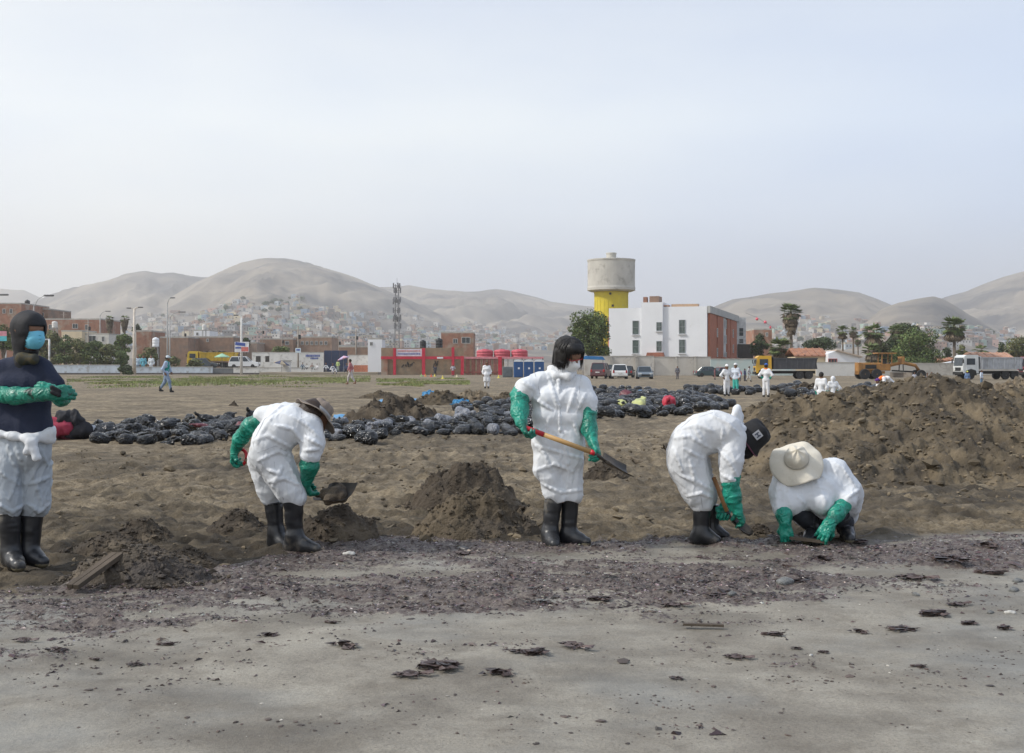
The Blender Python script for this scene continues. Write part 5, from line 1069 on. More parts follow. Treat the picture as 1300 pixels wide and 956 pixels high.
# ------------------------------------------------------------------ weed, tar and shell fragments in the tidal band
def flakes(name, label, n, seed, smin, smax, m, ylo, yhi, thr, up=.5, curl=.5, power=1.0):
    g = np.random.default_rng(seed); y = g.uniform(ylo, yhi, n*3); x = g.uniform(-.52, .52, n*3)*y*1.0; d = dens(x, y); k = (g.uniform(0, 1, len(x)) < np.clip((d-thr)*power, 0, 1)); x, y, d = x[k][:n], y[k][:n], d[k][:n]; n = len(x)
    s = g.uniform(smin, smax, n)*g.lognormal(0, .35, n); a = g.uniform(0, 6.28, n); el = g.uniform(.35, 1, n); z0 = ground_z(x, y)
    ex = np.stack([np.cos(a), np.sin(a)], 1); ey = np.stack([-np.sin(a), np.cos(a)], 1); P = []
    for (u, w, h) in ((-1, 0, 0), (-.2, -.6, .35), (.2, .55, .3), (1, .1, .1), (0, 0, 1.0)):
        u = u + g.normal(0, .2, n); w = w + g.normal(0, .2, n); q = ex*(u*s)[:, None] + ey*(w*s*el)[:, None]
        P.append(np.stack([x+q[:, 0], y+q[:, 1], z0 - .002 + s*up*(h + curl*g.uniform(-.3, .6, n)*(h < 1))], 1))
    v = np.stack(P, 1).reshape(-1, 3); T = np.array([(0, 1, 4), (1, 3, 4), (3, 2, 4), (2, 0, 4)]); f = (T[None] + 5*np.arange(n)[:, None, None]).reshape(-1, 3)
    t = g.uniform(.4, 1.9, n)[:, None]*np.array([[1., 1., 1.]]) * (1 + g.normal(0, .08, (n, 3))); t = np.repeat(np.clip(t, .2, 3), 5, 0)
    obj(name, mesh(name, v, f, m, tint=t), kind='stuff', label=label)
WEED = M('weed', (.058, .041, .037), .42, .35, 9, attr=True, spec=.4); WEEDG = M('weed_glint', (.22, .19, .18), .4, .4, 12, attr=True, spec=.5)
SHEL = M('shell_bits', (.42, .40, .40), .35, .3, 20, attr=True)
flakes('seaweed', 'dark purple-brown band of oily seaweed along the wet sand', 62000, 1, .004, .0135, WEED, 4.5, 10.2, .04, .55, .6)
flakes('seaweed_fronds', 'larger crumpled oily weed scraps in the band', 5200, 2, .011, .026, WEED, 4.5, 10.2, .10, .40, .7)
flakes('weed_glints', 'glossy weed scraps coloured pale as glints in the band', 22000, 3, .003, .012, WEEDG, 4.5, 10.0, .12, .5, .6)  # pale tone puts the wet weed's highlights into the scraps' colour
def specks(name, label, n, seed, m, smin, smax):
    g = np.random.default_rng(seed); y = g.uniform(4.4, 9.6, n*4); x = g.uniform(-.5, .5, n*4)*y; k = (y < shore(x)+.2) & (fbm(x*1.6, y*2.6, 3, 4, seed) + .35*fbm(x*7, y*9, 1, 2, seed+1) > g.uniform(-.05, .75, n*4)); x, y = x[k][:n], y[k][:n]
    S = g.uniform(smin, smax, len(x))*g.lognormal(0, .5, len(x)); clods(np.stack([x, y, ground_z(x, y)+S*.1], 1), S, m, name, None, seed, .3, label, tint=True)
specks('debris', 'small dark crumbs of weed and tar strewn over the pale wet sand', 3600, 81, M('debris_dark', (.075, .055, .045), .6, .3, 9, attr=True), .0022, .0062)
specks('debris', 'pale grit and broken shell strewn over the wet sand', 350, 83, M('debris_pale', (.40, .37, .32), .6, .3, 9, attr=True), .002, .005)
flakes('shell_fragments', 'tiny pale shell fragments in the weed band', 2200, 4, .002, .006, SHEL, 4.5, 10.0, .12, .5, .5)
# separate weed clumps and stones that can be told apart
def clump(seed, n=26, sp=1.0):
    g = random.Random(seed); m = MB().mat(WEED)
    for i in range(n):
        a = g.uniform(0, 6.28); r = g.random()**.7*.55*sp; p = (math.cos(a)*r, math.sin(a)*r*.6, .02+.22*(1-r)*g.random()); s = g.uniform(.14, .34)
        q = [(p[0]+g.uniform(-s, s), p[1]+g.uniform(-s, s)*.7, max(p[2]+g.uniform(-.08, .20), -.02)) for _ in range(5)]
        m.add(q, [(0, 1, 2), (0, 2, 3), (0, 3, 4), (1, 4, 2)])
    return mesh('weed_clump', m.v, m.f, m.mats, tint=np.repeat(np.array([[g.uniform(.6, 2.2)]*3 for _ in range(n)]), 5, 0))
CL = [clump(i) for i in range(5)]
CLP = [(437, 824, 44, 'frilled brown weed clump with a white tip on the pale sand'), (555, 852, 60, 'broad flat weed clump at the very front of the sand'), (520, 862, 46, 'dark weed clump left of the broad flat front one'), (169, 842, 20, 'small dark weed lump alone at the front left'), (120, 835, 15, 'pair-like flat weed scrap left of the front lump'), (630, 858, 44, 'loose weed tangle right of the broad front clump'), (680, 833, 40, 'thin sprawling weed mat on the sand'), (728, 824, 44, 'dark streak of weed ending the sprawling mat'), (655, 832, 22, 'small weed knot left of the sprawling mat'), (420, 790, 18, 'weed knot below the middle of the band'),
 (687, 770, 26, 'rounded weed mound at the lower edge of the band'), (760, 765, 34, 'weed tuft right of the grey stone'), (855, 770, 34, 'weed tuft below the worker in the black hat'), (905, 757, 30, 'ragged tuft in the thin right part of the band'), (1000, 740, 40, 'flat weed mat below the white-hatted worker'), (1040, 712, 30, 'weed tuft under the crouching worker\'s glove'), (1086, 690, 34, 'dark weed heap beside the crouching worker\'s boot'), (1160, 735, 46, 'long weed tuft left of the right-hand dark clumps'), (1200, 718, 44, 'weed mat on the right near the wet edge'), (1255, 727, 34, 'dark reddish weed clump at the right'), (1250, 700, 34, 'flat weed clump near the sand edge at right'), (1185, 780, 44, 'largest reddish weed clump at the right'), (1215, 768, 30, 'weed clump touching the largest reddish one'), (1140, 797, 34, 'thin dark weed strand on the right sand'), (980, 806, 26, 'weed knot on the pale sand right of centre'), (1010, 823, 16, 'tiny weed knot beside a white shell'), (1045, 826, 16, 'tiny weed knot right of the white shell'), (935, 833, 34, 'weed streak with a drag mark'), (857, 862, 18, 'small dark lump at the front right of centre'), (1165, 845, 18, 'small weed lump alone at the right front'), (1090, 800, 26, 'weed scrap beside a drag mark'), (1230, 790, 26, 'weed scrap below the reddish clumps'), (30, 812, 30, 'purple weed clump at the lower left of the band'), (70, 826, 26, 'ragged weed end below the band at left'), (210, 815, 22, 'weed scrap off the lower left band'), (340, 806, 28, 'weed scrap off the lower middle band'), (1275, 800, 24, 'small weed clump at the right edge'), (590, 705, 24, 'weed tuft at the top of the band before the large heap'), (890, 742, 22, 'weed tuft near two grey stones')]
for k, (px, py, w, lb) in enumerate(CLP):
    x, y = ap(px, py); s = w*y/F; obj('seaweed_clump', CL[k % 5], None, (x, y, float(ground_z(x, y))+.004), random.uniform(-.5, .5), label=lb, category='seaweed', group='separate weed clumps').scale = (s*.95, s*1.0, s*.40)
def stonemesh(seed, m):
    g = np.random.default_rng(seed); v, q = sdfmesh([((-.3, 0, .3), (.3, .05, .3), .32, .26), ((0, .1, .4), (.1, 0, .3), .3, .2)], .09, .1, .05, 3, 3, seed=seed); return mesh('stone', v, q, m, smooth=True)
ST = [stonemesh(3, M('stone_grey', (.21, .21, .20), .5, .3, 4, bump=.02, bs=12)), stonemesh(5, M('stone_dark', (.07, .065, .065), .4, .3, 4)), stonemesh(7, M('stone_pale', (.42, .41, .38), .6, .2, 6))]
for k, (px, py, w, mi, lb) in enumerate(((686, 769, 24, 0, 'rounded grey stone in the middle of the lower weed band'), (588, 699, 18, 1, 'smooth dark stone on top of the weed before the large heap'), (892, 735, 12, 0, 'upper of two stones on bare sand right of centre'), (891, 742, 13, 1, 'lower dark one of two stones on bare sand'), (998, 742, 26, 0, 'pale grey flat stone below the crouching worker'), (1293, 736, 16, 0, 'upper grey stone at the right edge'), (1288, 748, 18, 0, 'grey stone below the upper one at the right edge'), (1282, 778, 14, 2, 'pale pebble near the right edge'), (1258, 777, 12, 0, 'grey pebble left of the pale one'), (1163, 754, 14, 0, 'grey stone above the reddish weed clumps'), (1030, 830, 7, 2, 'small white shell on the pale sand'), (443, 709, 16, 2, 'pale pebble left of the pinkish shell bits'), (930, 758, 14, 0, 'grey pebble in the thin right part of the band'), (1195, 744, 12, 0, 'small pebble on the right wet sand'))):
    x, y = ap(px, py); s = w*y/F; obj('stone', ST[mi], None, (x, y, float(ground_z(x, y))-s*.12), random.uniform(0, 3), label=lb, category='stone').scale = (s*.9, s*.8, s*.6)
# wooden board on the front heap
a = at(93, 757, gy(757)); b = np.array((gx(150, 7.70), 7.70, .185)); r = root('wooden_board', 'weathered wooden board leaning on the front left heap', 'board', a)
a = np.array([a[0], a[1], .045]); d = b - a; L = np.linalg.norm(d); d /= L; s_ = np.cross(d, (0, 0, 1)); s_ /= np.linalg.norm(s_); u = np.cross(s_, d)
WD = M('driftwood', (.075, .057, .040), .85, .3, 3, bump=.006, bs=30, stretch=(1, 1, 1))
for k, o in enumerate((-.024, .024)):
    m = MB().mat(WD); w = .021; P = [(a + d*(L*t) + s_*(o+q) + u*h) - r.location for t in (0, 1) for q, h in ((-w, 0), (w, 0), (w, .03), (-w, .03))]; P = [np.array(p) for p in P]
    m.add(P, [(3, 2, 1, 0), (4, 5, 6, 7), (0, 1, 5, 4), (1, 2, 6, 5), (2, 3, 7, 6), (3, 0, 4, 7)]).build('plank', r)
r = root('flat_board', 'thin wooden strip lying on the pale sand right of centre', 'board', (*ap(893, 797), .01)); MB().mat(WD).box((0, 0, .006), (.22, .03, .012), rz=-.15).build('strip', r)
# ------------------------------------------------------------------ rubbish bags
BAG = M('black_bag', (.009, .010, .012), .15, .3, 6, spec=.7, bump=.02, bs=14); BAGW = M('grey_bag', (.22, .23, .26), .35, .3, 5, bump=.02, bs=14); [crumple(q_, .024, 8) for q_ in (BAG, BAGW)]; BAGR = M('red_bag', (.48, .03, .06), .45, .2, 5, bump=.02, bs=12); BAGM = M('maroon_bag', (.12, .02, .03), .45, .2, 5); BAGY = M('yellow_bag', (.48, .50, .20), .5, .2, 5); BAGB = M('blue_bag', (.03, .16, .40), .45, .2, 5, bump=.02, bs=12)
def bagmesh(seed, m, res=.026):
    g = random.Random(seed); L = g.uniform(.05, .13); pr = [((-L, 0, .13), (L, g.uniform(-.05, .05), .12), .145, .13), ((-L*.5, g.uniform(-.10, .10), .13), (L*.4, .07, .17), .13, .09), ((L*.9, 0, .15), (L+.14, g.uniform(-.06, .06), .20+g.uniform(-.06, .09)), .07, .018), ((L+.14, 0, .21), (L+.24, .05, .23+g.uniform(-.10, .06)), .018, .040), ((-L, .02, .1), (-L-g.uniform(.02, .09), g.uniform(-.08, .08), .09), .10, .06)]
    v, q = sdfmesh(pr, res, .05, .035, 12, 8, folds=8, famp=.032, post=lambda P, d: np.maximum(d, .0-P[:, 2]), seed=seed); v[:, 2] += .012*np.sin(v[:, 0]*30+seed)*0
    return mesh('rubbish_bag', v, q, m, smooth=True)
BM = [bagmesh(i, BAG) for i in range(7)]; BMX = {k: bagmesh(20+i, m) for i, (k, m) in enumerate((('grey', BAGW), ('red', BAGR), ('maroon', BAGM), ('yellow', BAGY), ('blue', BAGB)))}
def bag(x, y, z, me, label, group, s=1):
    o = obj('rubbish_bag', me, None, (x, y, z + float(ground_z(x, y))*.5), random.uniform(0, 6.28), label=label, category='rubbish bag', group=group); o.scale = (s*random.uniform(.9, 1.2), s*random.uniform(.8, 1.15), s*random.uniform(.6, 1.05)); o.rotation_euler = (random.uniform(-.2, .2), random.uniform(-.25, .25), o.rotation_euler[2]); return o
random.seed(21); BAGS = []
def nth(i): return str(i) + ('th' if 10 < i % 100 < 14 else {1: 'st', 2: 'nd', 3: 'rd'}.get(i % 10, 'th'))
def bagrow(poly_f, poly_b, px0, px1, spx, label, s=1.0, grey=0.0):
    """bags between a front row (px,py) and a back row (px,py) of the picture"""
    fx = [p[0] for p in poly_f]; fy = [gy(p[1]) for p in poly_f]; bx_ = [p[0] for p in poly_b]; by = [gy(p[1]) for p in poly_b]
    step = .46*s; y = min(fy); line = 0
    while y <= max(by):
        line += 1; X0, X1 = gx(px0, y), gx(px1, y); x = X0 + random.uniform(0, step); n = 0
        while x < X1:
            px = 650 + x*F/y; lo = np.interp(px, fx, fy); hi = np.interp(px, bx_, by)
            if lo - .1 <= y <= hi + .1 and random.random() < .94:
                n += 1; gcol = random.random() < grey; yy_ = y + random.uniform(-.12, .12)
                BAGS.append((yy_, x, random.choice((0, 0, .0, .12)) if lo + .3 < y < hi - .3 else 0, gcol, f"{'grey' if gcol else 'black'} rubbish bag, {nth(n)} from left in the {'front' if line == 1 else nth(line)} line of {label}", s*random.uniform(.8, 1.25), label))
            x += step*random.uniform(.75, 1.25)
        y += spx
bagrow([(112, 553), (130, 562), (170, 567), (300, 563), (330, 558)], [(112, 548), (160, 545), (230, 541), (330, 535)], 112, 335, .60, 'the left field', .70)
bagrow([(405, 560), (470, 561), (560, 554), (690, 552)], [(405, 541), (440, 542), (560, 541), (585, 533), (690, 530)], 408, 690, .72, 'the middle field', .74, .18)
bagrow([(575, 523), (620, 528), (690, 529)], [(575, 520), (600, 515), (690, 513)], 577, 690, 1.3, 'the short strip', .85, .05)
bagrow([(735, 536), (800, 534), (850, 528), (890, 526), (926, 521)], [(735, 508), (800, 503), (860, 503), (900, 508), (926, 517)], 735, 926, 1.15, 'the big right field', .95, .02)
bagrow([(750, 504), (830, 503)], [(750, 498), (830, 497)], 750, 835, 2.6, 'the narrow strip', 1.1)
bagrow([(872, 500), (965, 503)], [(872, 497), (900, 494), (965, 497)], 872, 966, 2.6, 'the far strip', 1.15)
bagrow([(982, 501), (1010, 508), (1035, 508)], [(982, 495), (1010, 492), (1035, 500)], 982, 1036, 2.6, 'the strip by the far heap', 1.2)
bagrow([(1085, 499), (1120, 500)], [(1085, 494), (1120, 493)], 1086, 1122, 2.8, 'the strip behind the pile', 1.2)
BAGS.sort(); print('BAGS', len(BAGS))
for (y, x, z, gc, lb, sz, row) in BAGS[:288]: bag(x, y, z, BMX['grey'] if gc else random.choice(BM), lb, ('grey' if gc else 'black')+' bags in '+row, sz)
VV, FF, off_ = [], [], 0; LOW = [bagmesh(30+i, BAG, .085) for i in range(4)]; LOW = [(np.array([q.co[:] for q in m_.vertices]), np.array([p.vertices[:] for p in m_.polygons])) for m_ in LOW]
for (y, x, z, gc, lb, sz, row) in BAGS[288:]:
    lv, lf = random.choice(LOW); a = random.uniform(0, 6.28); R_ = np.array([(math.cos(a), -math.sin(a), 0), (math.sin(a), math.cos(a), 0), (0, 0, 1)]); VV.append(lv @ R_.T*sz + np.array((x, y, z + float(ground_z(x, y))*.5))); FF.append(lf+off_); off_ += len(lv)
if VV: obj('rubbish_bags', mesh('rubbish_bags', np.concatenate(VV), np.concatenate(FF), BAG, smooth=True), kind='stuff', label='far black rubbish bags lying too small to tell apart')
for px, py, k, s, lb in ((848, 522, 'red', 1.3, 'bright red rubbish bag lying among the black ones'), (796, 510, 'maroon', 1.2, 'maroon rubbish bag among the black bags'), (813, 521, 'yellow', 1.3, 'pale yellow-green bag among the black bags'), (788, 521, 'yellow', .8, 'small lime green bag left of the pale yellow one'), (840, 515, 'grey', 1.0, 'pale silvery bag behind the bright red one'), (255, 551, 'maroon', .5, 'small maroon bag in the left row'), (309, 553, 'maroon', .6, 'dark red bag at the right end of the left row')):
    x, y = ap(px, py+2); bag(x, y, .16, BMX[k], lb, None, s)
# blue sheets on the sand
def sheet(label, pts, hgt=.05, m=None, seed=0, cat='tarpaulin', name='tarpaulin'):
    P = np.array([[gx(px, gy(py)), gy(py)] for px, py in pts]); c = P.mean(0); n = 26; u = np.linspace(0, 1, n); U, V_ = np.meshgrid(u, u)
    q = (1-U)[..., None]*(1-V_)[..., None]*P[0] + U[..., None]*(1-V_)[..., None]*P[1] + U[..., None]*V_[..., None]*P[2] + (1-U)[..., None]*V_[..., None]*P[3]
    x, y = q[..., 0], q[..., 1]; z = .03 + hgt*np.clip(.5 + fbm(x*1.5, y*1.0, 0, 4, seed), 0, 1)*np.sin(np.pi*U)*np.sin(np.pi*V_) + .02*np.abs(vn(x*3, y*3, 0, seed))
    v, f = gridmesh(x-c[0], y-c[1], z); o = obj(name, mesh(name, v, f, m or M('blue_sheet', (.02, .22, .46), .4, .2, 1, bump=.02, bs=3), smooth=True), None, (c[0], c[1], 0), label=label, category=cat); o['label'] = label
    mod = o.modifiers.new('thick', 'SOLIDIFY'); mod.thickness = .01; return o
sheet('bright blue sheet end beside the bent worker\'s hat', [(422, 536), (455, 537), (442, 529), (424, 528)], .10, seed=1)
sheet('thin blue sheet under the long dark heap', [(440, 535), (575, 536), (560, 531), (450, 531)], .12, seed=2)
sheet('long blue sheet under the far heaps', [(478, 511), (600, 515), (592, 511), (484, 508)], .15, seed=3)



TARP = crumple(M('blue_tarpaulin', (.02, .20, .42), .45, .2, 2), .06, 3)
def lump(label, px, pyb, wpx, hpx, seed):
    Y = gy(pyb); w = wpx*Y/F/2; h = hpx*Y/F; g_ = random.Random(seed); prs = [((g_.uniform(-.8, .4)*w, g_.uniform(-.3, .3)*w, h*g_.uniform(.15, .4)), (g_.uniform(-.4, .8)*w, g_.uniform(-.3, .3)*w, h*g_.uniform(.1, .45)), h*.45, h*.35) for _ in range(5)] + [((-.2*w, 0, h*.5), (.05*w, 0, h*.65), h*.3, h*.3)]
    v, q = sdfmesh(prs, h*.07, h*.15, h*.2, 3.5/h, 2/h, folds=6, famp=h*.12, post=lambda P, d: np.maximum(d, -P[:, 2])); obj('tarpaulin', mesh('tarpaulin', v, q, TARP, smooth=True), None, (gx(px, Y), Y, 0), label=label, category='tarpaulin')
lump('rumpled blue tarpaulin piled behind the far heaps', 545, 503, 17, 8, 4); lump('blue tarpaulin lump in front of the tallest far heap', 586, 515, 18, 9, 5); lump('blue tarpaulin crumpled over the bags right of the standing worker', 812, 503, 30, 8, 6)
# clothes bundle at left man
r = root('clothes_bundle', 'heap of dark and red clothes on the sand behind the masked man', 'clothes', (gx(91, 23.4), 23.4, 0))
for k, (dx, dz, ra, m, nm) in enumerate(((-.18, .22, .2, M('cloth_red', (.28, .03, .06), .85, .3, 6), 'red_cloth'), (.0, .40, .17, M('cloth_black', (.02, .02, .025), .85), 'black_cloth'), (.14, .16, .19, M('cloth_black', (.02, .02, .025)), 'black_cloth'), (-.02, .10, .16, M('cloth_maroon', (.10, .02, .03), .85), 'maroon_cloth'), (.34, .14, .10, M('cloth_pale', (.36, .38, .42), .8, .1, 4), 'white_cloth'), (.62, .12, .14, BAG, 'black_sack'))):
    v, q = sdfmesh([((dx-.12, k*.05-.1, dz), (dx+.1, k*.05-.1, dz*.9+.02), ra, ra*.85), ((dx, k*.05-.1, dz+.05), (dx+.05, k*.05-.1, dz+ra*.7), ra*.5, ra*.3)], .03, .08, .05, 10, 6, post=lambda P, d: np.maximum(d, -P[:, 2]), seed=k); obj(nm, mesh(nm, v, q, m, smooth=True), r)
heap('dark lump of sand lying alone behind the left bag row', 297, 511, 516, 14, HEAPD, .5, 51, (), 20, .1, cs=.04)
# ------------------------------------------------------------------ people
SKIN = M('skin', (.20, .105, .065), .55, .12, 8, spec=.4); SUIT = M('white_coverall', (.69, .71, .735), .62, .05, 4, spec=.3, bump=.004, bs=55, col2=(.50, .46, .40), f2=(.57, .74), s2=2.6)
SUITD = M('soiled_coverall', (.66, .675, .695), .66, .07, 4, spec=.3, bump=.004, bs=55, col2=(.38, .33, .27), f2=(.56, .74), s2=2.0)
GLOVE = M('green_glove', (.012, .27, .19), .36, .16, 7, spec=.5, bump=.005, bs=26, col2=(.008, .11, .075), f2=(.50, .64), s2=6); GLOVED = M('green_glove_dirty', (.010, .20, .135), .4, .2, 8, bump=.003, bs=45, col2=(.015, .03, .022), f2=(.60, .68), s2=9)
BOOT = M('black_rubber', (.014, .015, .018), .33, .25, 5, spec=.55, col2=(.12, .105, .085), f2=(.58, .72), s2=4); BOOTS = M('boot_muddy', (.028, .029, .032), .36, .3, 5, col2=(.17, .155, .13), f2=(.52, .64), s2=5)
SOLE = M('boot_sole', (.10, .085, .05), .7, .3, 8); HAIR = M('black_hair', (.010, .008, .007), .5, .4, 30, bump=.004, bs=90, stretch=(1, 1, .25)); NAVY = M('navy_shirt', (.014, .020, .045), .85, .15, 5, bump=.004, bs=60)
for m_ in (GLOVE, GLOVED): crumple(m_, .006, 14)
for m_ in (SUIT, SUITD): crumple(m_, .013, 3.6, stretch=(1.1, 1.1, .55))
SEAMS = []
class Fig:
    def __init__(s, label, px, Y, name='person'): s.Y = Y; s.b = np.array((gx(px, Y), Y, 0.)); s.r = root(name, label, 'person', s.b)
    def p(s, px, py, dy=0): y = s.Y + dy; return np.array(((px-650)*y/F, y, H - (py-YH)*y/F)) - s.b
    def c(s, a, b, ra, rb=None, k=None):
        q = (s.p(*a), s.p(*b), ra, rb if rb is not None else ra); return q + (k,) if k else q
    def pair(s, px, py, dy0, dy1, r, k=None): return s.c((px, py, dy0), (px, py, dy1), r, r, k)
    def part(s, name, prims, mat, h=.012, k=.05, parent=None, **kw):
        v, q = sdfmesh(prims, h, k, **kw); return obj(name, mesh(name, v, q, mat, smooth=True), parent or s.r)
def frame(Fd, U): Fd = np.array(Fd, float); U = np.array(U, float); U /= np.linalg.norm(U); Fd -= U*(Fd @ U); Fd /= np.linalg.norm(Fd); return np.stack([np.cross(Fd, U), Fd, U])
def head_prims(c, R, sc=1.0, neck=None):
    L = lambda x, y, z: c + (np.array((x, y, z))*sc) @ R
    pr = [(L(0, -.025, .035), L(0, .012, .032), .088*sc, .084*sc, .03), (L(0, .03, -.02), L(0, .035, -.04), .066*sc, .058*sc, .04), (L(0, .048, -.085), L(0, .058, -.088), .034*sc, .026*sc, .04),
          (L(-.03, .086, .022), L(.03, .086, .022), .014*sc, .014*sc, .02), (L(0, .094, .008), L(0, .112, -.028), .009*sc, .014*sc, .012), (L(-.018, .092, -.062), L(.018, .092, -.062), .009*sc, .009*sc, .015),
          (L(-.088, -.005, .006), L(-.086, 0, -.025), .016*sc, .010*sc, .012), (L(.088, -.005, .006), L(.086, 0, -.025), .016*sc, .010*sc, .012), (L(-.055, .05, -.03), L(-.04, .06, -.045), .02*sc, .016*sc, .02), (L(.055, .05, -.03), L(.04, .06, -.045), .02*sc, .016*sc, .02)]
    if neck is not None: pr.append((L(0, -.02, -.07), neck, .056*sc, .062*sc, .05))
    return pr, L
def loc(P, c, R, sc=1.0): return ((P - c) @ R.T)/sc
def eyes(fg, L, R, sc=1.0):
    for sx in (-1, 1):
        m = MB().mat(M('eye_white', (.55, .52, .5), .3)).lathe([(math.sin(t)*.016*sc, -math.cos(t)*.016*sc) for t in np.linspace(.1, 3.04, 6)], 10, None, L(sx*.032, .074, .003)); e = m.build('eye', fg.r, smooth=True)
        MB().mat(BLK).lathe([(math.sin(t)*.0095*sc, -math.cos(t)*.0095*sc) for t in np.linspace(.1, 3.04, 5)], 8, None, L(sx*.032, .083, .002)).build('pupil', e, smooth=True)
def hand_prims(w, d, n, sgn=1, curl=(.5, .55, .6, .65), sc=1.12, thumb=.8, spread=.0):
    d = np.array(d, float); d /= np.linalg.norm(d); n = np.array(n, float); n -= d*(n @ d); n /= np.linalg.norm(n); s = np.cross(d, n)*sgn; pr = []
    for i in range(4):
        K = w + (d*(.092 - .004*abs(i-1)) + s*(.033 - .022*i))*sc; pr.append((w + s*(.016-.011*i)*sc, K, .021*sc, .0145*sc, .016))
        a = 0; P = K; L = (.074, .082, .077, .060)[i]*sc; r = (.0112, .0115, .011, .0098)[i]*sc
        for j, fr in enumerate((.44, .31, .25)):
            a += curl[i]*(1.0, 1.15, .8)[j]; q = d*math.cos(a) + n*math.sin(a) + s*spread*(1.5-i); Q = P + q*L*fr; pr.append((P, Q, r*(1-.08*j), r*(.93-.08*j), .004)); P = Q
    T0 = w + (d*.028 + s*.030 + n*.008)*sc; t1 = s*.62 + d*.66 + n*(.15+.5*thumb); t1 /= np.linalg.norm(t1); T1 = T0 + t1*.042*sc; t2 = d*.62 - s*.15 + n*(.1+1.0*thumb); t2 /= np.linalg.norm(t2); T2 = T1 + t2*.034*sc; t3 = d*.45 - s*.35 + n*(.1+1.1*thumb); t3 /= np.linalg.norm(t3)
    pr += [(w + s*.01*sc, T0, .022*sc, .019*sc, .014), (T0, T1, .0175*sc, .0140*sc, .010), (T1, T2, .0135*sc, .012*sc, .005), (T2, T2 + t3*.022*sc, .0118*sc, .010*sc, .004)]
    return pr
def glove(fg, path, rad, hd, hn, sgn, mat=GLOVE, curl=(.5, .55, .6, .65), wr=.010, seed=0, **kw):
    """gauntlet along path (points) ending at the wrist, then a hand"""
    pr = [(path[i], path[i+1], rad[i], rad[i+1], .03) for i in range(len(path)-1)]; w = path[-1]
    a = fg.part('glove', pr + hand_prims(w, hd, hn, sgn, curl, **kw), mat, .0062, .02, wr=wr, fa=20, fp=9, seed=seed); return a
def boot(fg, top, ank, toe, seed=0, mat=BOOT, rt=.074, ra=.052, gz=0.0, sc=1.0):
    """rubber boot: shaft from top to ankle, foot from heel to toe (points, toe at ground height)"""
    a = np.array(ank); t = np.array(toe, float); d = (t-a)*np.array([1, 1, 0]); L = np.linalg.norm(d); d /= L; heel = np.array([a[0], a[1], gz+.050*sc]) - d*.035*sc; hz = gz+.012
    tt = np.array([t[0], t[1], gz+.040*sc]); mid = heel*.4 + tt*.6 + np.array([0, 0, .012*sc])
    pr = [(np.array(top), a, rt*sc, ra*1.08*sc, .05), (a, heel, ra*sc, .047*sc, .05), (heel, mid, .046*sc, .048*sc, .04), (mid, tt, .048*sc, .040*sc, .03), (a, mid, .045*sc, .035*sc, .05)]
    top_ = np.array(top); ax = (top_-a)/np.linalg.norm(top_-a)
    b = fg.part('boot', pr, mat, .0085, .04, wr=.006, fa=14, fp=5, seed=seed, post=lambda P, dd: np.maximum(np.maximum(dd, hz - P[:, 2]), (P - top_) @ ax))
    fg.part('sole', [(heel, mid, .050*sc, .052*sc, .02), (mid, tt, .052*sc, .045*sc, .02)], SOLE, .008, .02, post=lambda P, dd: np.maximum(np.maximum(dd, P[:, 2]-hz-.018), gz-.006-P[:, 2]), parent=b)
    fg.part('rim', [(top_ - ax*.012, top_ - ax*.002, rt*1.05*sc, rt*1.05*sc)], mat, .009, .01, post=lambda P, dd: np.maximum(dd, np.abs((P-top_+ax*.007) @ ax)-.008), parent=b)
def bodyfrom(fg, head, others, shrink=.022, h=.014, mat=SKIN): 
    return fg.part('body', head + [(a[0], a[1], max(a[2]-shrink, .02), max(a[3]-shrink, .02)) + ((a[4],) if len(a) > 4 else ()) for a in others], mat, h, .03)
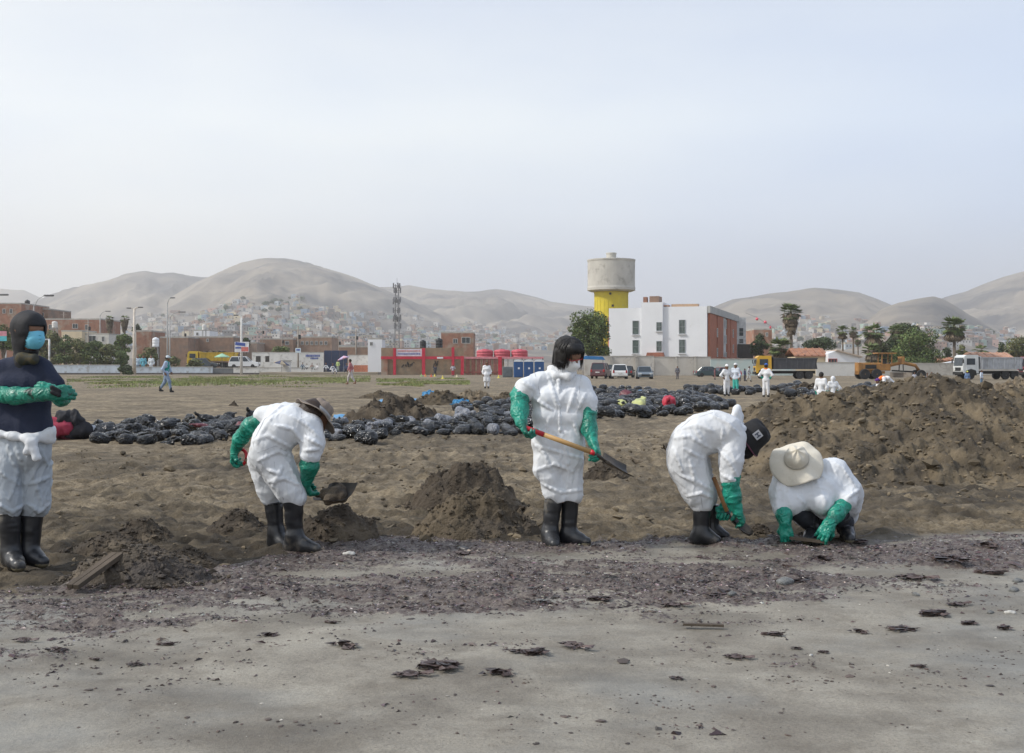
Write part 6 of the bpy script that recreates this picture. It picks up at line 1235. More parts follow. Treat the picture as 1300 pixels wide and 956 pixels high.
def shovel(label, A, B, C, blade_n, r=.019, red=.3, grip='red', D=None, bl=.27, bw=.22, neck=.12, curved=.03, load=False, name='shovel', handle_mat=None, square=False):
    """A grip end, B handle end, blade leaves B towards C; blade_n = normal of the blade's face (world points)"""
    r0 = root(name, label, 'shovel', A); A, B, C = [np.array(q, float) for q in (A, B, C)]; o = A.copy(); ax = (B-A)/np.linalg.norm(B-A)
    REDP = M('red_grip', (.50, .02, .03), .4, .1, 4); ST_ = M('shovel_steel', (.055, .050, .046), .45, .4, 6, metal=.5, col2=(.13, .10, .07), f2=(.5, .65), s2=5); WO = handle_mat or M('handle_wood', (.46, .28, .11), .55, .15, 5, stretch=(1, 1, 1))
    M1 = A + (B-A)*red; M2 = B - ax*.035
    if red: MB().mat(REDP).tube([A-o, A-o+ax*.01, M1-o], [r*.8, r*1.12, r*1.1], 14).build('grip', r0, smooth=True)
    MB().mat(WO).tube([M1-o, M2-o], r, 14).build('handle', r0, smooth=True)
    MB().mat(REDP if red else ST_).tube([M2-o, B-o], r*1.08, 14).build('collar', r0, smooth=True)
    d = (C-B)/np.linalg.norm(C-B); n = np.array(blade_n, float); n -= d*(n @ d); n /= np.linalg.norm(n); s = np.cross(d, n); N1 = B + d*neck
    MB().mat(ST_).tube([B-o-ax*.01, B-o+d*neck*.5, N1-o+d*.03], [r*.95, r*.85, r*.6], 10).build('neck', r0, smooth=True)
    nu, nv = 17, 13; V = []; 
    for t in np.linspace(0, 1, nu):
        w = bw/2*(min(1, .72 + t*3) if t < .6 or square else math.sqrt(max(1-((t-.6)/.42)**2, 0))*.98 + .02)
        for u in np.linspace(-1, 1, nv): V.append(N1 + d*(bl*t) + s*(w*u) + n*(curved*(u*u) + .02*t*t - (.012 if abs(u) < .15 and t < .5 else 0)) - o)
    Vf = np.array(V); Vb = Vf - n*.004; i = np.arange(nu*nv).reshape(nu, nv); q = np.stack([i[:-1, :-1], i[:-1, 1:], i[1:, 1:], i[1:, :-1]], -1).reshape(-1, 4); k = nu*nv
    rim = list(i[0, :]) + list(i[1:, -1]) + list(i[-1, -2::-1]) + list(i[-2:0:-1, 0]); side_ = [(rim[j], rim[(j+1) % len(rim)], rim[(j+1) % len(rim)]+k, rim[j]+k) for j in range(len(rim))]
    allf = np.concatenate([q[:, ::-1], q+k, np.array(side_)]); obj('blade', mesh('blade', np.concatenate([Vf, Vb]), allf, ST_, smooth=False), r0)
    if D is not None:
        Dd, Dn = [np.array(q, float) for q in D]; ring = []
        Dd -= ax*(Dd @ ax); Dd /= np.linalg.norm(Dd)
        for t in np.linspace(0, 2*math.pi, 26)[:-1]: ring.append(A - ax*.062 + ax*.058*math.cos(t)*1.0 + Dd*.062*math.sin(t) - o)
        MB().mat(REDP).tube(ring + [ring[0]], .014, 8, caps=False).build('d_handle', r0, smooth=True)
    if load:
        Lc = N1 + d*bl*.5 + n*.02; v, qq = sdfmesh([(Lc - d*.08, Lc + d*.08, .045, .040), (Lc - s*.07, Lc + s*.07, .045, .040)], .012, .05, .02, 14, 12, seed=4); obj('sand_load', mesh('sand_load', v - o, qq, HEAPD, smooth=True), r0)
    return r0
def wpt(fg, *a): return fg.p(*a) + fg.b
def ridges(fg, prims, lines, r=.0085, k=.015, dep=.3):
    """long cloth folds lying on the surface of a garment, traced through picture points"""
    f = field(prims, .035); out = []; cam_ = np.array((0, 0, H)) - fg.b
    for ln in lines:
        pts = []
        for j in range(len(ln)-1):
            n = 4
            for t in range(n + (j == len(ln)-2)): 
                u = t/n; px, py = ln[j][0]*(1-u)+ln[j+1][0]*u, ln[j][1]*(1-u)+ln[j+1][1]*u; d = fg.p(px, py, 0) - cam_; L0 = np.linalg.norm(d); d /= L0; s_ = L0-.8; ok = False
                for _ in range(40):
                    v = float(f((cam_ + d*s_)[None])[0])
                    if v < .003: ok = True; break
                    s_ += max(v, .004)
                    if s_ > L0+.8: break
                if ok: pts.append(cam_ + d*(s_+.002))
        m = len(pts)
        for i in range(m-1):
            if np.linalg.norm(pts[i+1]-pts[i]) < .12: a, b = math.sin(math.pi*(i+.3)/m)**.6, math.sin(math.pi*min(i+1.3, m-.2)/m)**.6; out.append((pts[i], pts[i+1], r*(.4+.8*a), r*(.4+.8*b), k))
    return out
# ---------------- the standing worker with the shovel
Y3 = 2130/(693-466); f3 = Fig('standing black-haired worker in white coverall and face mask holding a wooden shovel', 712, Y3); c = f3.c
suit = [c((692, 484, .03), (732, 487, .03), .074), c((695, 506, .0), (731, 508, .0), .116), c((694, 528, 0), (728, 530, 0), .118), c((694, 548, 0), (723, 550, 0), .108), c((694, 562, 0), (724, 564, 0), .122), c((696, 582, 0), (722, 584, 0), .120),
        c((700, 588, .02), (703, 624, .0), .112, .088), c((723, 590, .02), (727, 628, .0), .104, .084, .02), c((703, 616, 0), (712, 632, -.02), .080, .066), c((690, 596, -.02), (697, 606, -.04), .085, .075),
        c((684, 485, .02), (667, 494, -.02), .080, .080), c((667, 494, -.02), (661, 504, -.05), .082, .068), c((738, 489, .02), (746, 510, -.02), .078, .068, .02), c((746, 508, -.02), (747, 520, -.03), .072, .066),
        c((704, 472, .02), (717, 474, -.01), .056, .053), c((678, 490, .0), (690, 520, .0), .06, .07, .02)]
R3 = frame((.50, -.62, -.55), (.12, -.42, .88)); hc3 = f3.p(722.5, 450, -.02); hp, L3 = head_prims(hc3, R3, 1.0, f3.p(710, 474, .03))
boots3 = [c((702, 628), (697, 682), .05, .04), c((724, 632), (721, 684), .05, .04)]
bodyfrom(f3, hp, suit)
f3.part('coverall', suit + ridges(f3, suit, [((673, 558), (690, 575), (700, 598)), ((681, 566), (712, 575), (740, 583)), ((679, 598), (704, 589), (727, 598), (724, 618)), ((688, 614), (712, 625), (738, 622)), ((695, 474), (703, 500), (708, 518)), ((733, 484), (727, 505), (721, 522)), ((679, 506), (700, 520)), ((677, 545), (704, 555)), ((662, 484), (678, 494)), ((743, 500), (732, 522)), ((716, 560), (722, 598), (720, 625)), ((698, 530), (690, 552)), ((728, 535), (736, 556))]), SUIT, .0095, .032, wr=.006, fa=12, fp=8, folds=12, famp=.021, seed=3, post=lambda P, d: np.maximum(d, f3.p(0, 637)[2] + .02*np.sin(P[:, 0]*22) + (P[:, 0]-f3.p(712, 0)[0])*-.10 - P[:, 2]))
SEAMS.append((f3, suit, [((679, 474), (683, 488), (686, 503)), ((738, 476), (736, 490), (735, 506)), ((677, 549), (708, 553), (740, 554)), ((711, 478), (711, 520), (712, 560), (713, 600))]))
f3.part('front_zip_flap', [c((709, 479, -.065), (710, 508, -.108), .011), c((710, 508, -.108), (711, 552, -.104), .011), c((711, 552, -.104), (712, 582, -.108), .011)], SUIT, .008, .02, wr=.012)
f3.part('suit_collar', [c((699, 468, .03), (706, 477, -.05), .030), c((706, 477, -.05), (722, 478, -.07), .026), c((722, 478, -.07), (728, 474, -.01), .026)], SUIT, .009, .03, wr=.006)
def hair3(P, d): q = loc(P, hc3, R3); m = np.maximum(q[:, 1]-.035-.35*np.abs(q[:, 0]), .0 - q[:, 2] + .018); return np.maximum(d, m*.8)
f3.part('hair', hp[:2] + [(L3(-.01, -.06, .03), L3(0, -.07, -.08), .075, .06, .05), (L3(-.02, .06, .075), L3(-.065, .075, .02), .035, .018, .03), (L3(.03, .05, .08), L3(.085, .045, -.01), .035, .016, .03), (L3(-.06, .0, .03), L3(-.09, 0, -.06), .045, .028, .04), (L3(.07, -.01, .03), L3(.088, -.01, -.06), .04, .026, .04)], HAIR, .008, .04, off=.008, wr=.009, fa=5, fp=24, post=lambda P, d: np.maximum(d, np.minimum(loc(P, hc3, R3)[:, 1]-.045-.3*np.abs(loc(P, hc3, R3)[:, 0]), .055-loc(P, hc3, R3)[:, 2])))
def strands(fg, L, n, seed, zlo, par=None, rad=.0032, name='hair_strands'):
    g = random.Random(seed); m = MB().mat(HAIR)
    for i in range(n):
        az = g.uniform(0, 2*math.pi); fx, fy = math.sin(az), math.cos(az); front = fy > .35
        end = g.uniform(.035, .062) if front and abs(fx) < .62 else zlo + g.uniform(-.055, .05); pts = []; o = g.uniform(.010, .030); tw = g.uniform(-.35, .35)
        for k in range(8):
            t = k/7; zz = .128 + (end-.128)*t**1.1; rz_ = min(math.sqrt(max(1-(min((zz-.03)/.098, 1))**2, 0)) if zz > .03 else 1, 1); a2 = az + tw*t
            pts.append(L(math.sin(a2)*(.088+o)*rz_, -.012 + math.cos(a2)*(.098+o)*rz_ + (.004 if front else 0), zz+o*.5))
        m.tube(pts, [rad, rad*1.3, rad*1.3, rad*1.2, rad*1.1, rad, rad*.8, rad*.3], 4, caps=False)
    return m.build(name, fg.r, smooth=True)
strands(f3, L3, 520, 3, -.080)
f3.part('hair_tail', [(L3(-.02, -.07, -.06), L3(-.05, -.08, -.14), .05, .035), (L3(-.05, -.08, -.14), L3(-.07, -.06, -.20), .035, .015)], HAIR, .009, .03, wr=.008, fa=5, fp=24)
MW = M('mask_white', (.74, .74, .73), .7, .04, 6)
f3.part('face_mask', hp[1:3] + [(L3(0, .06, -.055), L3(0, .118, -.048), .062, .018, .04)], MW, .006, .03, off=.006, wr=.002, post=lambda P, d: np.maximum(d, np.maximum(.030-loc(P, hc3, R3)[:, 1], np.maximum(loc(P, hc3, R3)[:, 2]+.004, -.125-loc(P, hc3, R3)[:, 2]))))
for sg in (-1, 1): MB().mat(MW).tube([L3(sg*.055, .06, -.03), L3(sg*.088, .02, -.005), L3(sg*.094, -.02, .01)], .0025, 5).build('mask_strap', f3.r)
MB().mat(M('red_frame_glasses', (.35, .03, .03), .3)).tube([L3(.085, .03, .012), L3(.068, .088, .008), L3(.05, .104, -.004), L3(.015, .108, 0), L3(-.015, .108, 0), L3(-.05, .104, -.004), L3(-.068, .088, .008), L3(-.085, .03, .012)], .0035, 6).build('glasses', f3.r)
eyes(f3, L3, R3)
glove(f3, [f3.p(660, 501, -.04), f3.p(660, 522, -.14), f3.p(662, 537, -.24)], [.074, .064, .043], f3.p(668, 550, -.27)-f3.p(662, 537, -.24), (1, -.1, .25), -1, seed=1, curl=(.75, .8, .85, .9))
glove(f3, [f3.p(746.5, 519, -.03), f3.p(748, 545, -.10), f3.p(753, 562, -.18)], [.066, .058, .040], f3.p(760, 576, -.25)-f3.p(753, 562, -.18), (-.35, -.35, -.8), 1, seed=2, curl=(.7, .8, .85, .9))
boot(f3, f3.p(704, 622, .0), f3.p(698, 676, .0), f3.p(704, 692, -.17), 1, BOOTS); boot(f3, f3.p(724, 627, .03), f3.p(722, 678, .03), f3.p(744, 692, -.04), 2)
shovel('shovel with red and wooden shaft held by the standing worker', wpt(f3, 665, 542.5, -.27), wpt(f3, 755, 575.5, -.27), wpt(f3, 800, 607, -.12), (.35, -.25, .8), red=.28, bl=.24, bw=.20, neck=.10, square=True)
def cuff(fg, p, ax, r, mat=SUIT, w=.016, name='elastic_cuff'):
    ax = np.array(ax, float); ax /= np.linalg.norm(ax); e1 = np.cross(ax, (.2, .9, .3)); e1 /= np.linalg.norm(e1); e2 = np.cross(ax, e1); n = 40
    pts = [p + (e1*math.cos(t) + e2*math.sin(t))*r*(1+.05*math.sin(9*t)) + ax*.006*math.sin(13*t) for t in np.linspace(0, 2*math.pi, n)]
    return MB().mat(mat).tube(pts, [w*.5*(1+.35*math.sin(17*i)) for i in range(n)], 6, caps=False).build(name, fg.r, smooth=True)
cuff(f3, f3.p(661, 503.5, -.05), f3.p(660, 522, -.14)-f3.p(661, 503, -.05), .072); cuff(f3, f3.p(747, 521, -.03), f3.p(748, 545, -.10)-f3.p(747, 521, -.03), .066)
# ---------------- the bent worker with the straw hat
Y2_ = 2130/(700-466); f2 = Fig('bent-over worker in taupe straw hat and white coverall shovelling sand', 358, Y2_); c = f2.c; pr = f2.pair
suit = [pr(338, 578, -.12, .12, .128), pr(345, 561, -.12, .12, .150), pr(357, 546, -.12, .12, .158), pr(370, 539, -.13, .13, .142), pr(384, 543, -.15, .14, .108),
        c((350, 588, -.10), (368, 622, -.10), .140, .112), c((368, 618, -.10), (375, 631, -.10), .108, .086, .02), c((336, 586, .10), (341, 620, .10), .130, .092), c((338, 600, .10), (343, 632, .12), .092, .074),
        c((393, 542, -.15), (397, 562, -.19), .100, .086), c((397, 562, -.19), (394, 577, -.20), .086, .078), c((352, 524, .14), (337, 527, .20), .075, .062), c((337, 527, .20), (331, 527, .22), .066, .06),
        c((362, 524, .0), (378, 524, .0), .08, .07)]
R2 = frame((.80, .15, -.55), (.58, .38, .72)); hc2 = f2.p(399, 530, -.03); hp, L2 = head_prims(hc2, R2, 1.0, f2.p(382, 540, .0)); bodyfrom(f2, hp, suit)
f2.part('coverall', suit + ridges(f2, suit, [((314, 563), (340, 553), (370, 568)), ((328, 585), (352, 573), (372, 580)), ((340, 612), (360, 607), (380, 616)), ((347, 528), (334, 547), (327, 562)), ((370, 528), (390, 540), (406, 556)), ((358, 593), (346, 618)), ((366, 588), (383, 624)), ((358, 515), (340, 530)), ((340, 596), (356, 602)), ((388, 555), (408, 566)), ((386, 572), (404, 570)), ((350, 540), (372, 545), (384, 560))]), SUIT, .0095, .035, wr=.006, fa=12, fp=8, folds=12, famp=.021, seed=7)
SEAMS.append((f2, suit, [((357, 514), (336, 532), (322, 560), (321, 592)), ((382, 524), (386, 545), (392, 560)), ((327, 575), (350, 566), (378, 580)), ((348, 586), (352, 612), (360, 634))]))
f2.part('hair', hp[:2] + [(L2(0, -.05, 0), L2(0, -.07, -.10), .08, .055, .05)], M('brown_hair', (.03, .016, .010), .6, .3, 30), .009, .04, off=.012, wr=.006, fa=5, fp=20, post=lambda P, d: np.maximum(d, loc(P, hc2, R2)[:, 1]-.03))
def hat(fg, L, R, rb, rc, hc, z0, mat, wav=.02, name='sun_hat', band=None, droop=.03, seed=0, n=56, tip=0):
    """brimmed hat: crown radius rc, crown height hc, brim radius rb, brim at height z0 in the head frame"""
    prof = [(rc*.05, z0+hc+tip), (rc*.35, z0+hc*.995+tip*.3), (rc*.66, z0+hc*.93), (rc*.88, z0+hc*.76), (rc*.96, z0+hc*.45), (rc*1.0, z0+.012), (rc*1.08, z0)]
    for t in np.linspace(.12, 1, 9): prof.append((rc*1.08+(rb-rc*1.08)*t, z0-droop*t**1.6))
    back = [(r_, z-.006) for r_, z in prof[::-1][:10]] + [(rc*.94, z0+.01), (rc*.9, z0+hc*.45), (rc*.8, z0+hc*.72), (rc*.55, z0+hc*.88), (rc*.05, z0+hc*.94)]
    def fn(q, t):
        rr = math.hypot(q.x, q.y); k = max(rr-rc*1.05, 0)/(rb-rc); ph = seed
        return (q.x, q.y, q.z + k*wav*(math.sin(3*t+ph) + .6*math.sin(5*t+2*ph) + .3*math.sin(9*t)) + (.006*math.sin(6*t+ph)*(rr < rc*.9)))
    m = MB().mat(mat).lathe(prof + back, n, None, (0, 0, 0), fn)
    m.v = [tuple(L(*q)) for q in m.v]; h_ = m.build(name, fg.r, smooth=True)
    if band:
        b = MB().mat(band).lathe([(rc*1.03, z0+.008), (rc*1.035, z0+.02), (rc*1.01, z0+.034), (rc*.97, z0+.02)], n); b.v = [tuple(L(*q)) for q in b.v]; b.build('hat_band', h_, smooth=True)
    return h_
TAUPE = M('taupe_straw', (.24, .195, .16), .9, .2, 18, bump=.004, bs=70); hat(f2, L2, R2, .195, .098, .105, .045, TAUPE, .010, 'straw_hat', M('hat_grey', (.33, .33, .33), .8), .03, 1)
glove(f2, [f2.p(334, 531, .21), f2.p(317, 542, .28), f2.p(305, 557, .36), f2.p(299, 570, .44)], [.062, .062, .054, .04], (f2.p(296, 582, .47)-f2.p(299, 570, .44)), (1, -.1, .2), 1, seed=4, curl=(.7, .75, .8, .9))
glove(f2, [f2.p(394, 580, -.20), f2.p(393, 592, -.18), f2.p(389, 612, -.10)], [.066, .066, .042], f2.p(389, 622, -.02)-f2.p(389, 612, -.10), (.5, .5, -.3), 1, GLOVED, seed=5, curl=(.8, .8, .9, .9))
boot(f2, f2.p(372, 633, -.10), f2.p(374, 681, -.09), f2.p(401, 700, -.13), 3, BOOT, .078); boot(f2, f2.p(347, 638, .12), f2.p(351, 677, .12), f2.p(366, 697, .02), 4, BOOT, .07)
shovel('scoop shovel with red D-handle held by the bent worker in the straw hat', wpt(f2, 313, 583.5, .42), wpt(f2, 404, 629, -.03), wpt(f2, 446, 634, -.22), (-.12, -.45, .9), red=.0, D=((.2, -.1, 1), 0), bl=.27, bw=.26, neck=.05, load=True, curved=.05, square=True, handle_mat=M('dark_shaft', (.10, .06, .04), .5))
# ---------------- the bent worker with the black hat
Y4 = 2130/(689-466); f4 = Fig('bent-over worker in black bucket hat and white hooded coverall digging', 895, Y4); c = f4.c; pr = f4.pair
suit = [pr(870, 574, -.11, .11, .146), pr(876, 560, -.12, .12, .150), pr(891, 549, -.12, .12, .150), pr(908, 544, -.12, .12, .146), pr(922, 547, -.15, .13, .128), c((884, 562, -.1), (912, 556, -.1), .12, .11),
        c((873, 590, -.10), (885, 622, -.10), .158, .125), c((884, 618, -.10), (891, 638, -.10), .125, .092), c((880, 592, .11), (895, 632, .12), .145, .10),
        c((930, 556, -.16), (928, 585, -.21), .108, .095, .02), c((928, 585, -.21), (926, 606, -.22), .095, .074, .02), c((934, 556, .14), (928, 604, .10), .10, .075), c((860, 585, -.05), (862, 600, -.05), .08, .07)]
R4 = frame((.62, -.22, -.72), (.76, -.22, .60)); hc4 = f4.p(952, 556, -.03); hp, L4 = head_prims(hc4, R4, 1.0, f4.p(932, 556, -.02)); bodyfrom(f4, hp, suit)
f4.part('coverall', suit + ridges(f4, suit, [((850, 557), (875, 554), (902, 569)), ((855, 569), (866, 598)), ((869, 570), (900, 586)), ((864, 603), (885, 612), (906, 624)), ((872, 630), (890, 626), (908, 634)), ((880, 538), (893, 560)), ((902, 527), (925, 538), (938, 552)), ((911, 569), (925, 585), (935, 603)), ((916, 603), (938, 612)), ((876, 585), (884, 615)), ((918, 545), (916, 568)), ((865, 545), (885, 540), (905, 548))]), SUITD, .0095, .035, wr=.006, fa=12, fp=8, folds=12, famp=.021, seed=11)
SEAMS.append((f4, suit, [((905, 524), (876, 533), (855, 552), (849, 580)), ((915, 528), (918, 545), (914, 562)), ((858, 578), (880, 574), (900, 586)), ((880, 592), (888, 620), (892, 645))]))
f4.part('hood', [c((926, 543, -.08), (935, 520, -.02), .050, .012), c((928, 543, .08), (936, 520, .02), .050, .012), c((935, 520, -.02), (937, 516, .02), .012, .009), c((938, 548, -.06), (936, 520, .0), .040, .010), c((934, 548, -.12), (943, 545, -.09), .035, .028), c((934, 548, .12), (941, 540, .08), .035, .028), c((932, 540, -.02), (938, 530, .02), .045, .035)], SUIT, .009, .05, wr=.008, fa=12, fp=6)
BKC = M('black_cloth', (.012, .012, .014), .85, .3, 8, bump=.003, bs=60); BKP = M('dark_purple_trim', (.16, .05, .09), .7)
def hat4():
    rc = .108; prof = [(rc*.05, .150), (rc*.5, .147), (rc*.82, .135), (rc*.95, .105), (rc*1.0, .05), (rc*1.04, .01), (rc*1.28, -.035), (rc*1.27, -.04), (rc*1.0, .0), (rc*.93, .05), (rc*.85, .10), (rc*.05, .135)]
    m = MB().mat(BKC).lathe(prof, 40, None, (0, 0, 0), lambda q, t: (q.x, q.y*1.08, q.z + .006*math.sin(3*t+1))); m.v = [tuple(L4(*q)) for q in m.v]; h_ = m.build('bucket_hat', f4.r, smooth=True)
    e = MB().mat(BKP).lathe([(rc*1.275, -.039), (rc*1.31, -.036), (rc*1.31, -.044), (rc*1.27, -.046)], 40, None, (0, 0, 0), lambda q, t: (q.x, q.y*1.08, q.z + .006*math.sin(3*t+1))); e.v = [tuple(L4(*q)) for q in e.v]; e.build('brim_edge', h_, smooth=True)
    # square emblem on the side facing the camera
    cam_d = np.array((.1, -1, .25)); lc = cam_d @ R4.T; az = math.atan2(lc[1]/1.08, lc[0]) + .12; zc = .075; rr = rc*1.0
    o = L4(math.cos(az)*rr*1.03, math.sin(az)*rr*1.08*1.03, zc); ez = (np.array((-math.cos(az)*.12, -math.sin(az)*.12, 1)) @ R4); ez /= np.linalg.norm(ez); en = np.array((math.cos(az), math.sin(az), .12)) @ R4; ex = np.cross(ez, en); ex /= np.linalg.norm(ex); en = np.cross(ex, ez)
    P = MB().mat(M('patch_grey', (.42, .43, .46), .7)); s = .031
    P.add([o+ex*a*s+ez*b*s+en*h for h in (.0, .004) for a, b in ((-1, -1), (1, -1), (1, 1), (-1, 1))], [(3, 2, 1, 0), (4, 5, 6, 7), (0, 1, 5, 4), (1, 2, 6, 5), (2, 3, 7, 6), (3, 0, 4, 7)]); e = P.build('hat_emblem', h_)
    Q = MB().mat(M('patch_dark', (.05, .06, .09), .7))
    for (x0, x1, z0, z1) in ((-.6, -.25, -.6, .6), (.25, .6, -.6, .6), (-.25, .25, -.15, .2)): Q.add([o+ex*a*s+ez*b*s+en*.0055 for a, b in ((x0, z0), (x1, z0), (x1, z1), (x0, z1))], [(0, 1, 2, 3)])
    Q.build('emblem_mark', h_)
hat4()
f4.part('black_face_cover', hp[1:3] + [(L4(0, .05, -.06), L4(0, .075, -.085), .062, .045, .04), (L4(0, .04, -.10), L4(-.01, .0, -.155), .052, .035, .05)], BKC, .008, .03, off=.007, wr=.006, fa=14, fp=8, post=lambda P, d: np.maximum(d, loc(P, hc4, R4)[:, 2]+.012))
for sg in (-1, 1): f4.part('ear_strap', [(L4(sg*.088, 0, .0), L4(sg*.07, .05, -.02), .006, .006)], BKC, .006, .01)
eyes(f4, L4, R4)
glove(f4, [f4.p(926.5, 607, -.22), f4.p(930, 630, -.21), f4.p(936, 648, -.20)], [.070, .062, .044], f4.p(944, 662, -.16)-f4.p(936, 648, -.20), (-.5, .4, -.7), 1, seed=6, curl=(.5, .55, .6, .7))
glove(f4, [f4.p(929, 606, .10), f4.p(926, 630, .03), f4.p(922, 642, -.02)], [.066, .056, .042], f4.p(919, 651, -.04)-f4.p(922, 642, -.02), (.0, -.8, .3), 1, seed=8, curl=(.9, .9, 1, 1))
boot(f4, f4.p(891, 640, -.10), f4.p(890, 677, -.10), f4.p(909, 689, -.14), 5, BOOT, .072); boot(f4, f4.p(903, 641, .12), f4.p(903, 674, .12), f4.p(920, 684, .10), 6, BOOT, .068)
shovel('short-handled digging spade held by the worker in the black hat', wpt(f4, 906, 606, -.0), wpt(f4, 925, 655, -.08), wpt(f4, 944, 676, -.14), (.6, -.5, .6), red=0, bl=.18, bw=.15, neck=.05, handle_mat=M('orange_wood', (.50, .24, .10), .5), r=.017)
# ---------------- the crouching worker with the white hat
Y5 = 2130/(687-466); f5 = Fig('crouching worker in floppy cream sun hat and white coverall', 1038, Y5); c = f5.c
suit = [c((1008, 598, .05), (1054, 595, .07), .080), c((1010, 614, .05), (1060, 612, .10), .108), c((1016, 628, .10), (1066, 626, .16), .12), c((1024, 648, .28), (1068, 650, .30), .14), c((1012, 618, -.03), (1048, 617, -.02), .085),
        c((1024, 645, .22), (1008, 638, -.09), .12, .080), c((1064, 645, .25), (1042, 639, -.11), .12, .078), c((995, 602, .04), (991, 625, -.04), .085, .080), c((991, 625, -.04), (992, 645, -.10), .080, .072),
        c((1062, 598, .06), (1078, 622, .04), .095, .095), c((1078, 622, .04), (1074, 636, -.08), .095, .080, .03), c((1006, 638, -.08), (1010, 648, -.03), .076, .066), c((1042, 639, -.11), (1049, 649, -.04), .076, .066), c((1014, 628, -.04), (1042, 629, -.04), .085), c((1082, 628, .12), (1081, 642, .16), .09, .08), c((1052, 622, -.02), (1066, 636, .04), .09, .09)]
R5 = frame((-.15, -.55, -.80), (-.16, -.74, .62)); hc5 = f5.p(1011, 588, -.04); hp, L5 = head_prims(hc5, R5, 1.0, f5.p(1027, 597, .06)); 
shins = [c((1012, 648, -.05), (1033, 668, .03), .075, .065), c((1052, 646, -.04), (1073, 664, .06), .08, .066)]
bodyfrom(f5, hp, suit + shins)
suit_ = suit; f5.part('coverall', suit + ridges(f5, suit, [((1051, 582), (1070, 595), (1082, 612)), ((1058, 590), (1068, 625)), ((1032, 616), (1060, 630)), ((989, 605), (986, 640)), ((1000, 615), (1012, 632), (1024, 642)), ((1090, 622), (1076, 632)), ((1030, 600), (1040, 618)), ((1050, 640), (1040, 625), (1028, 628)), ((998, 628), (1006, 645))]), SUIT, .0095, .065, wr=.006, fa=12, fp=8, folds=12, famp=.021, seed=15)
SEAMS.append((f5, suit, [((1046, 582), (1052, 600), (1056, 618)), ((1070, 596), (1084, 615), (1090, 632)), ((996, 604), (1000, 622), (1001, 640))]))
f5.part('dark_trousers', shins + [c((1020, 650, .02), (1062, 652, .12), .07, .07)], M('black_trousers', (.022, .024, .032), .85, .2, 6), .011, .04, wr=.012, seed=2)
f5.part('hair', hp[:2], HAIR, .010, .04, off=.008, post=lambda P, d: np.maximum(d, loc(P, hc5, R5)[:, 1]-.03))
CRM = M('cream_felt', (.66, .61, .51), .9, .06, 10, bump=.003, bs=60); hat(f5, L5, R5, .215, .098, .115, .040, CRM, .022, 'floppy_sun_hat', M('cream_band', (.50, .46, .38), .8), .045, 2, 72, tip=.028)
f5.part('yellow_neck_cloth', [(L5(.01, .03, -.13), L5(.02, .02, -.19), .040, .025), c((1014, 604, -.06), (1018, 622, -.07), .022, .014)], M('mustard_cloth', (.46, .30, .07), .8, .2, 8), .009, .02, wr=.006)
glove(f5, [f5.p(993, 645, -.10), f5.p(995, 655, -.15), f5.p(997, 664, -.18)], [.068, .060, .046], f5.p(999, 682, -.20)-f5.p(997, 664, -.18), (.3, .8, -.1), -1, seed=9, curl=(.35, .4, .45, .5), spread=.12)
glove(f5, [f5.p(1071, 641, -.11), f5.p(1062, 652, -.18), f5.p(1053, 665, -.24)], [.060, .056, .044], f5.p(1045, 678, -.27)-f5.p(1053, 665, -.24), (-.2, .5, -.8), 1, seed=10, curl=(.45, .5, .55, .6), spread=.14)
boot(f5, f5.p(1028, 660, .0), f5.p(1035, 672, .03), f5.p(1024, 685, -.17), 7, BOOT, .068, sc=.95); boot(f5, f5.p(1068, 656, .02), f5.p(1074, 671, .08), f5.p(1079, 686, -.13), 8, BOOT, .070, sc=1)
r = root('dustpan', 'flat dark scraper board held at the sand by the crouching worker', 'scraper', (gx(1026, 9.5), 9.42, .0)); WDK = M('wet_wood', (.10, .075, .052), .7, .3, 5)
MB().mat(WDK).box((-.02, 0, .045), (.30, .10, .022), rz=-.08, ry=.10).build('board', r); MB().mat(WDK).tube([(.10, .02, .05), (.24, .06, .07)], .016, 8).build('handle', r)
r.name = 'scraper_board'
# ---------------- the masked man on the left
Y1 = 2130/(720-466); f1 = Fig('masked man in black balaclava, navy T-shirt and lowered white coverall', 34, Y1); c = f1.c
tee = [c((12, 469, .04), (50, 468, .05), .082), c((12, 490, 0), (46, 490, .03), .112), c((11, 512, 0), (43, 513, .02), .114), c((10, 535, 0), (43, 536, 0), .120), c((10, 545, 0), (42, 546, 0), .122),
       c((55, 470, .04), (70, 488, .0), .074, .060, .018), c((2, 472, .02), (-10, 490, -.04), .082, .068, .018), c((26, 462, .04), (40, 462, .03), .06)]
pant = [c((10, 556, 0), (44, 556, 0), .122), c((9, 575, 0), (40, 575, 0), .134), c((9, 592, -.04), (9, 636, -.06), .122, .098, .02), c((44, 592, .04), (46, 642, .06), .120, .092, .015), c((9, 632, -.06), (13, 648, -.06), .102, .072, .02), c((46, 640, .06), (40, 652, .06), .092, .07)]
R1 = frame((.78, -.60, -.08), (.04, -.05, 1)); hc1 = f1.p(37.5, 420, -.0); hp, L1 = head_prims(hc1, R1, 1.06, f1.p(32, 462, .03))
arms = [c((-6, 490, -.04), (-4, 500, -.10), .052, .05), c((70, 487, .02), (77, 500, -.04), .052, .048)]
bodyfrom(f1, hp, tee + pant + arms, .024)
f1.part('navy_shirt', tee, NAVY, .0105, .045, wr=.008, fa=6, fp=5, folds=3, famp=.010, seed=4)
f1.part('forearm', [c((-6, 488, -.04), (-4, 501, -.10), .050, .048)], SKIN, .009, .03)
BLT = crumple(M('grey_blue_trousers', (.42, .46, .50), .7, .08, 4, col2=(.26, .22, .17), f2=(.54, .72), s2=2.4), .016, 3.6, stretch=(1.1, 1.1, .55))
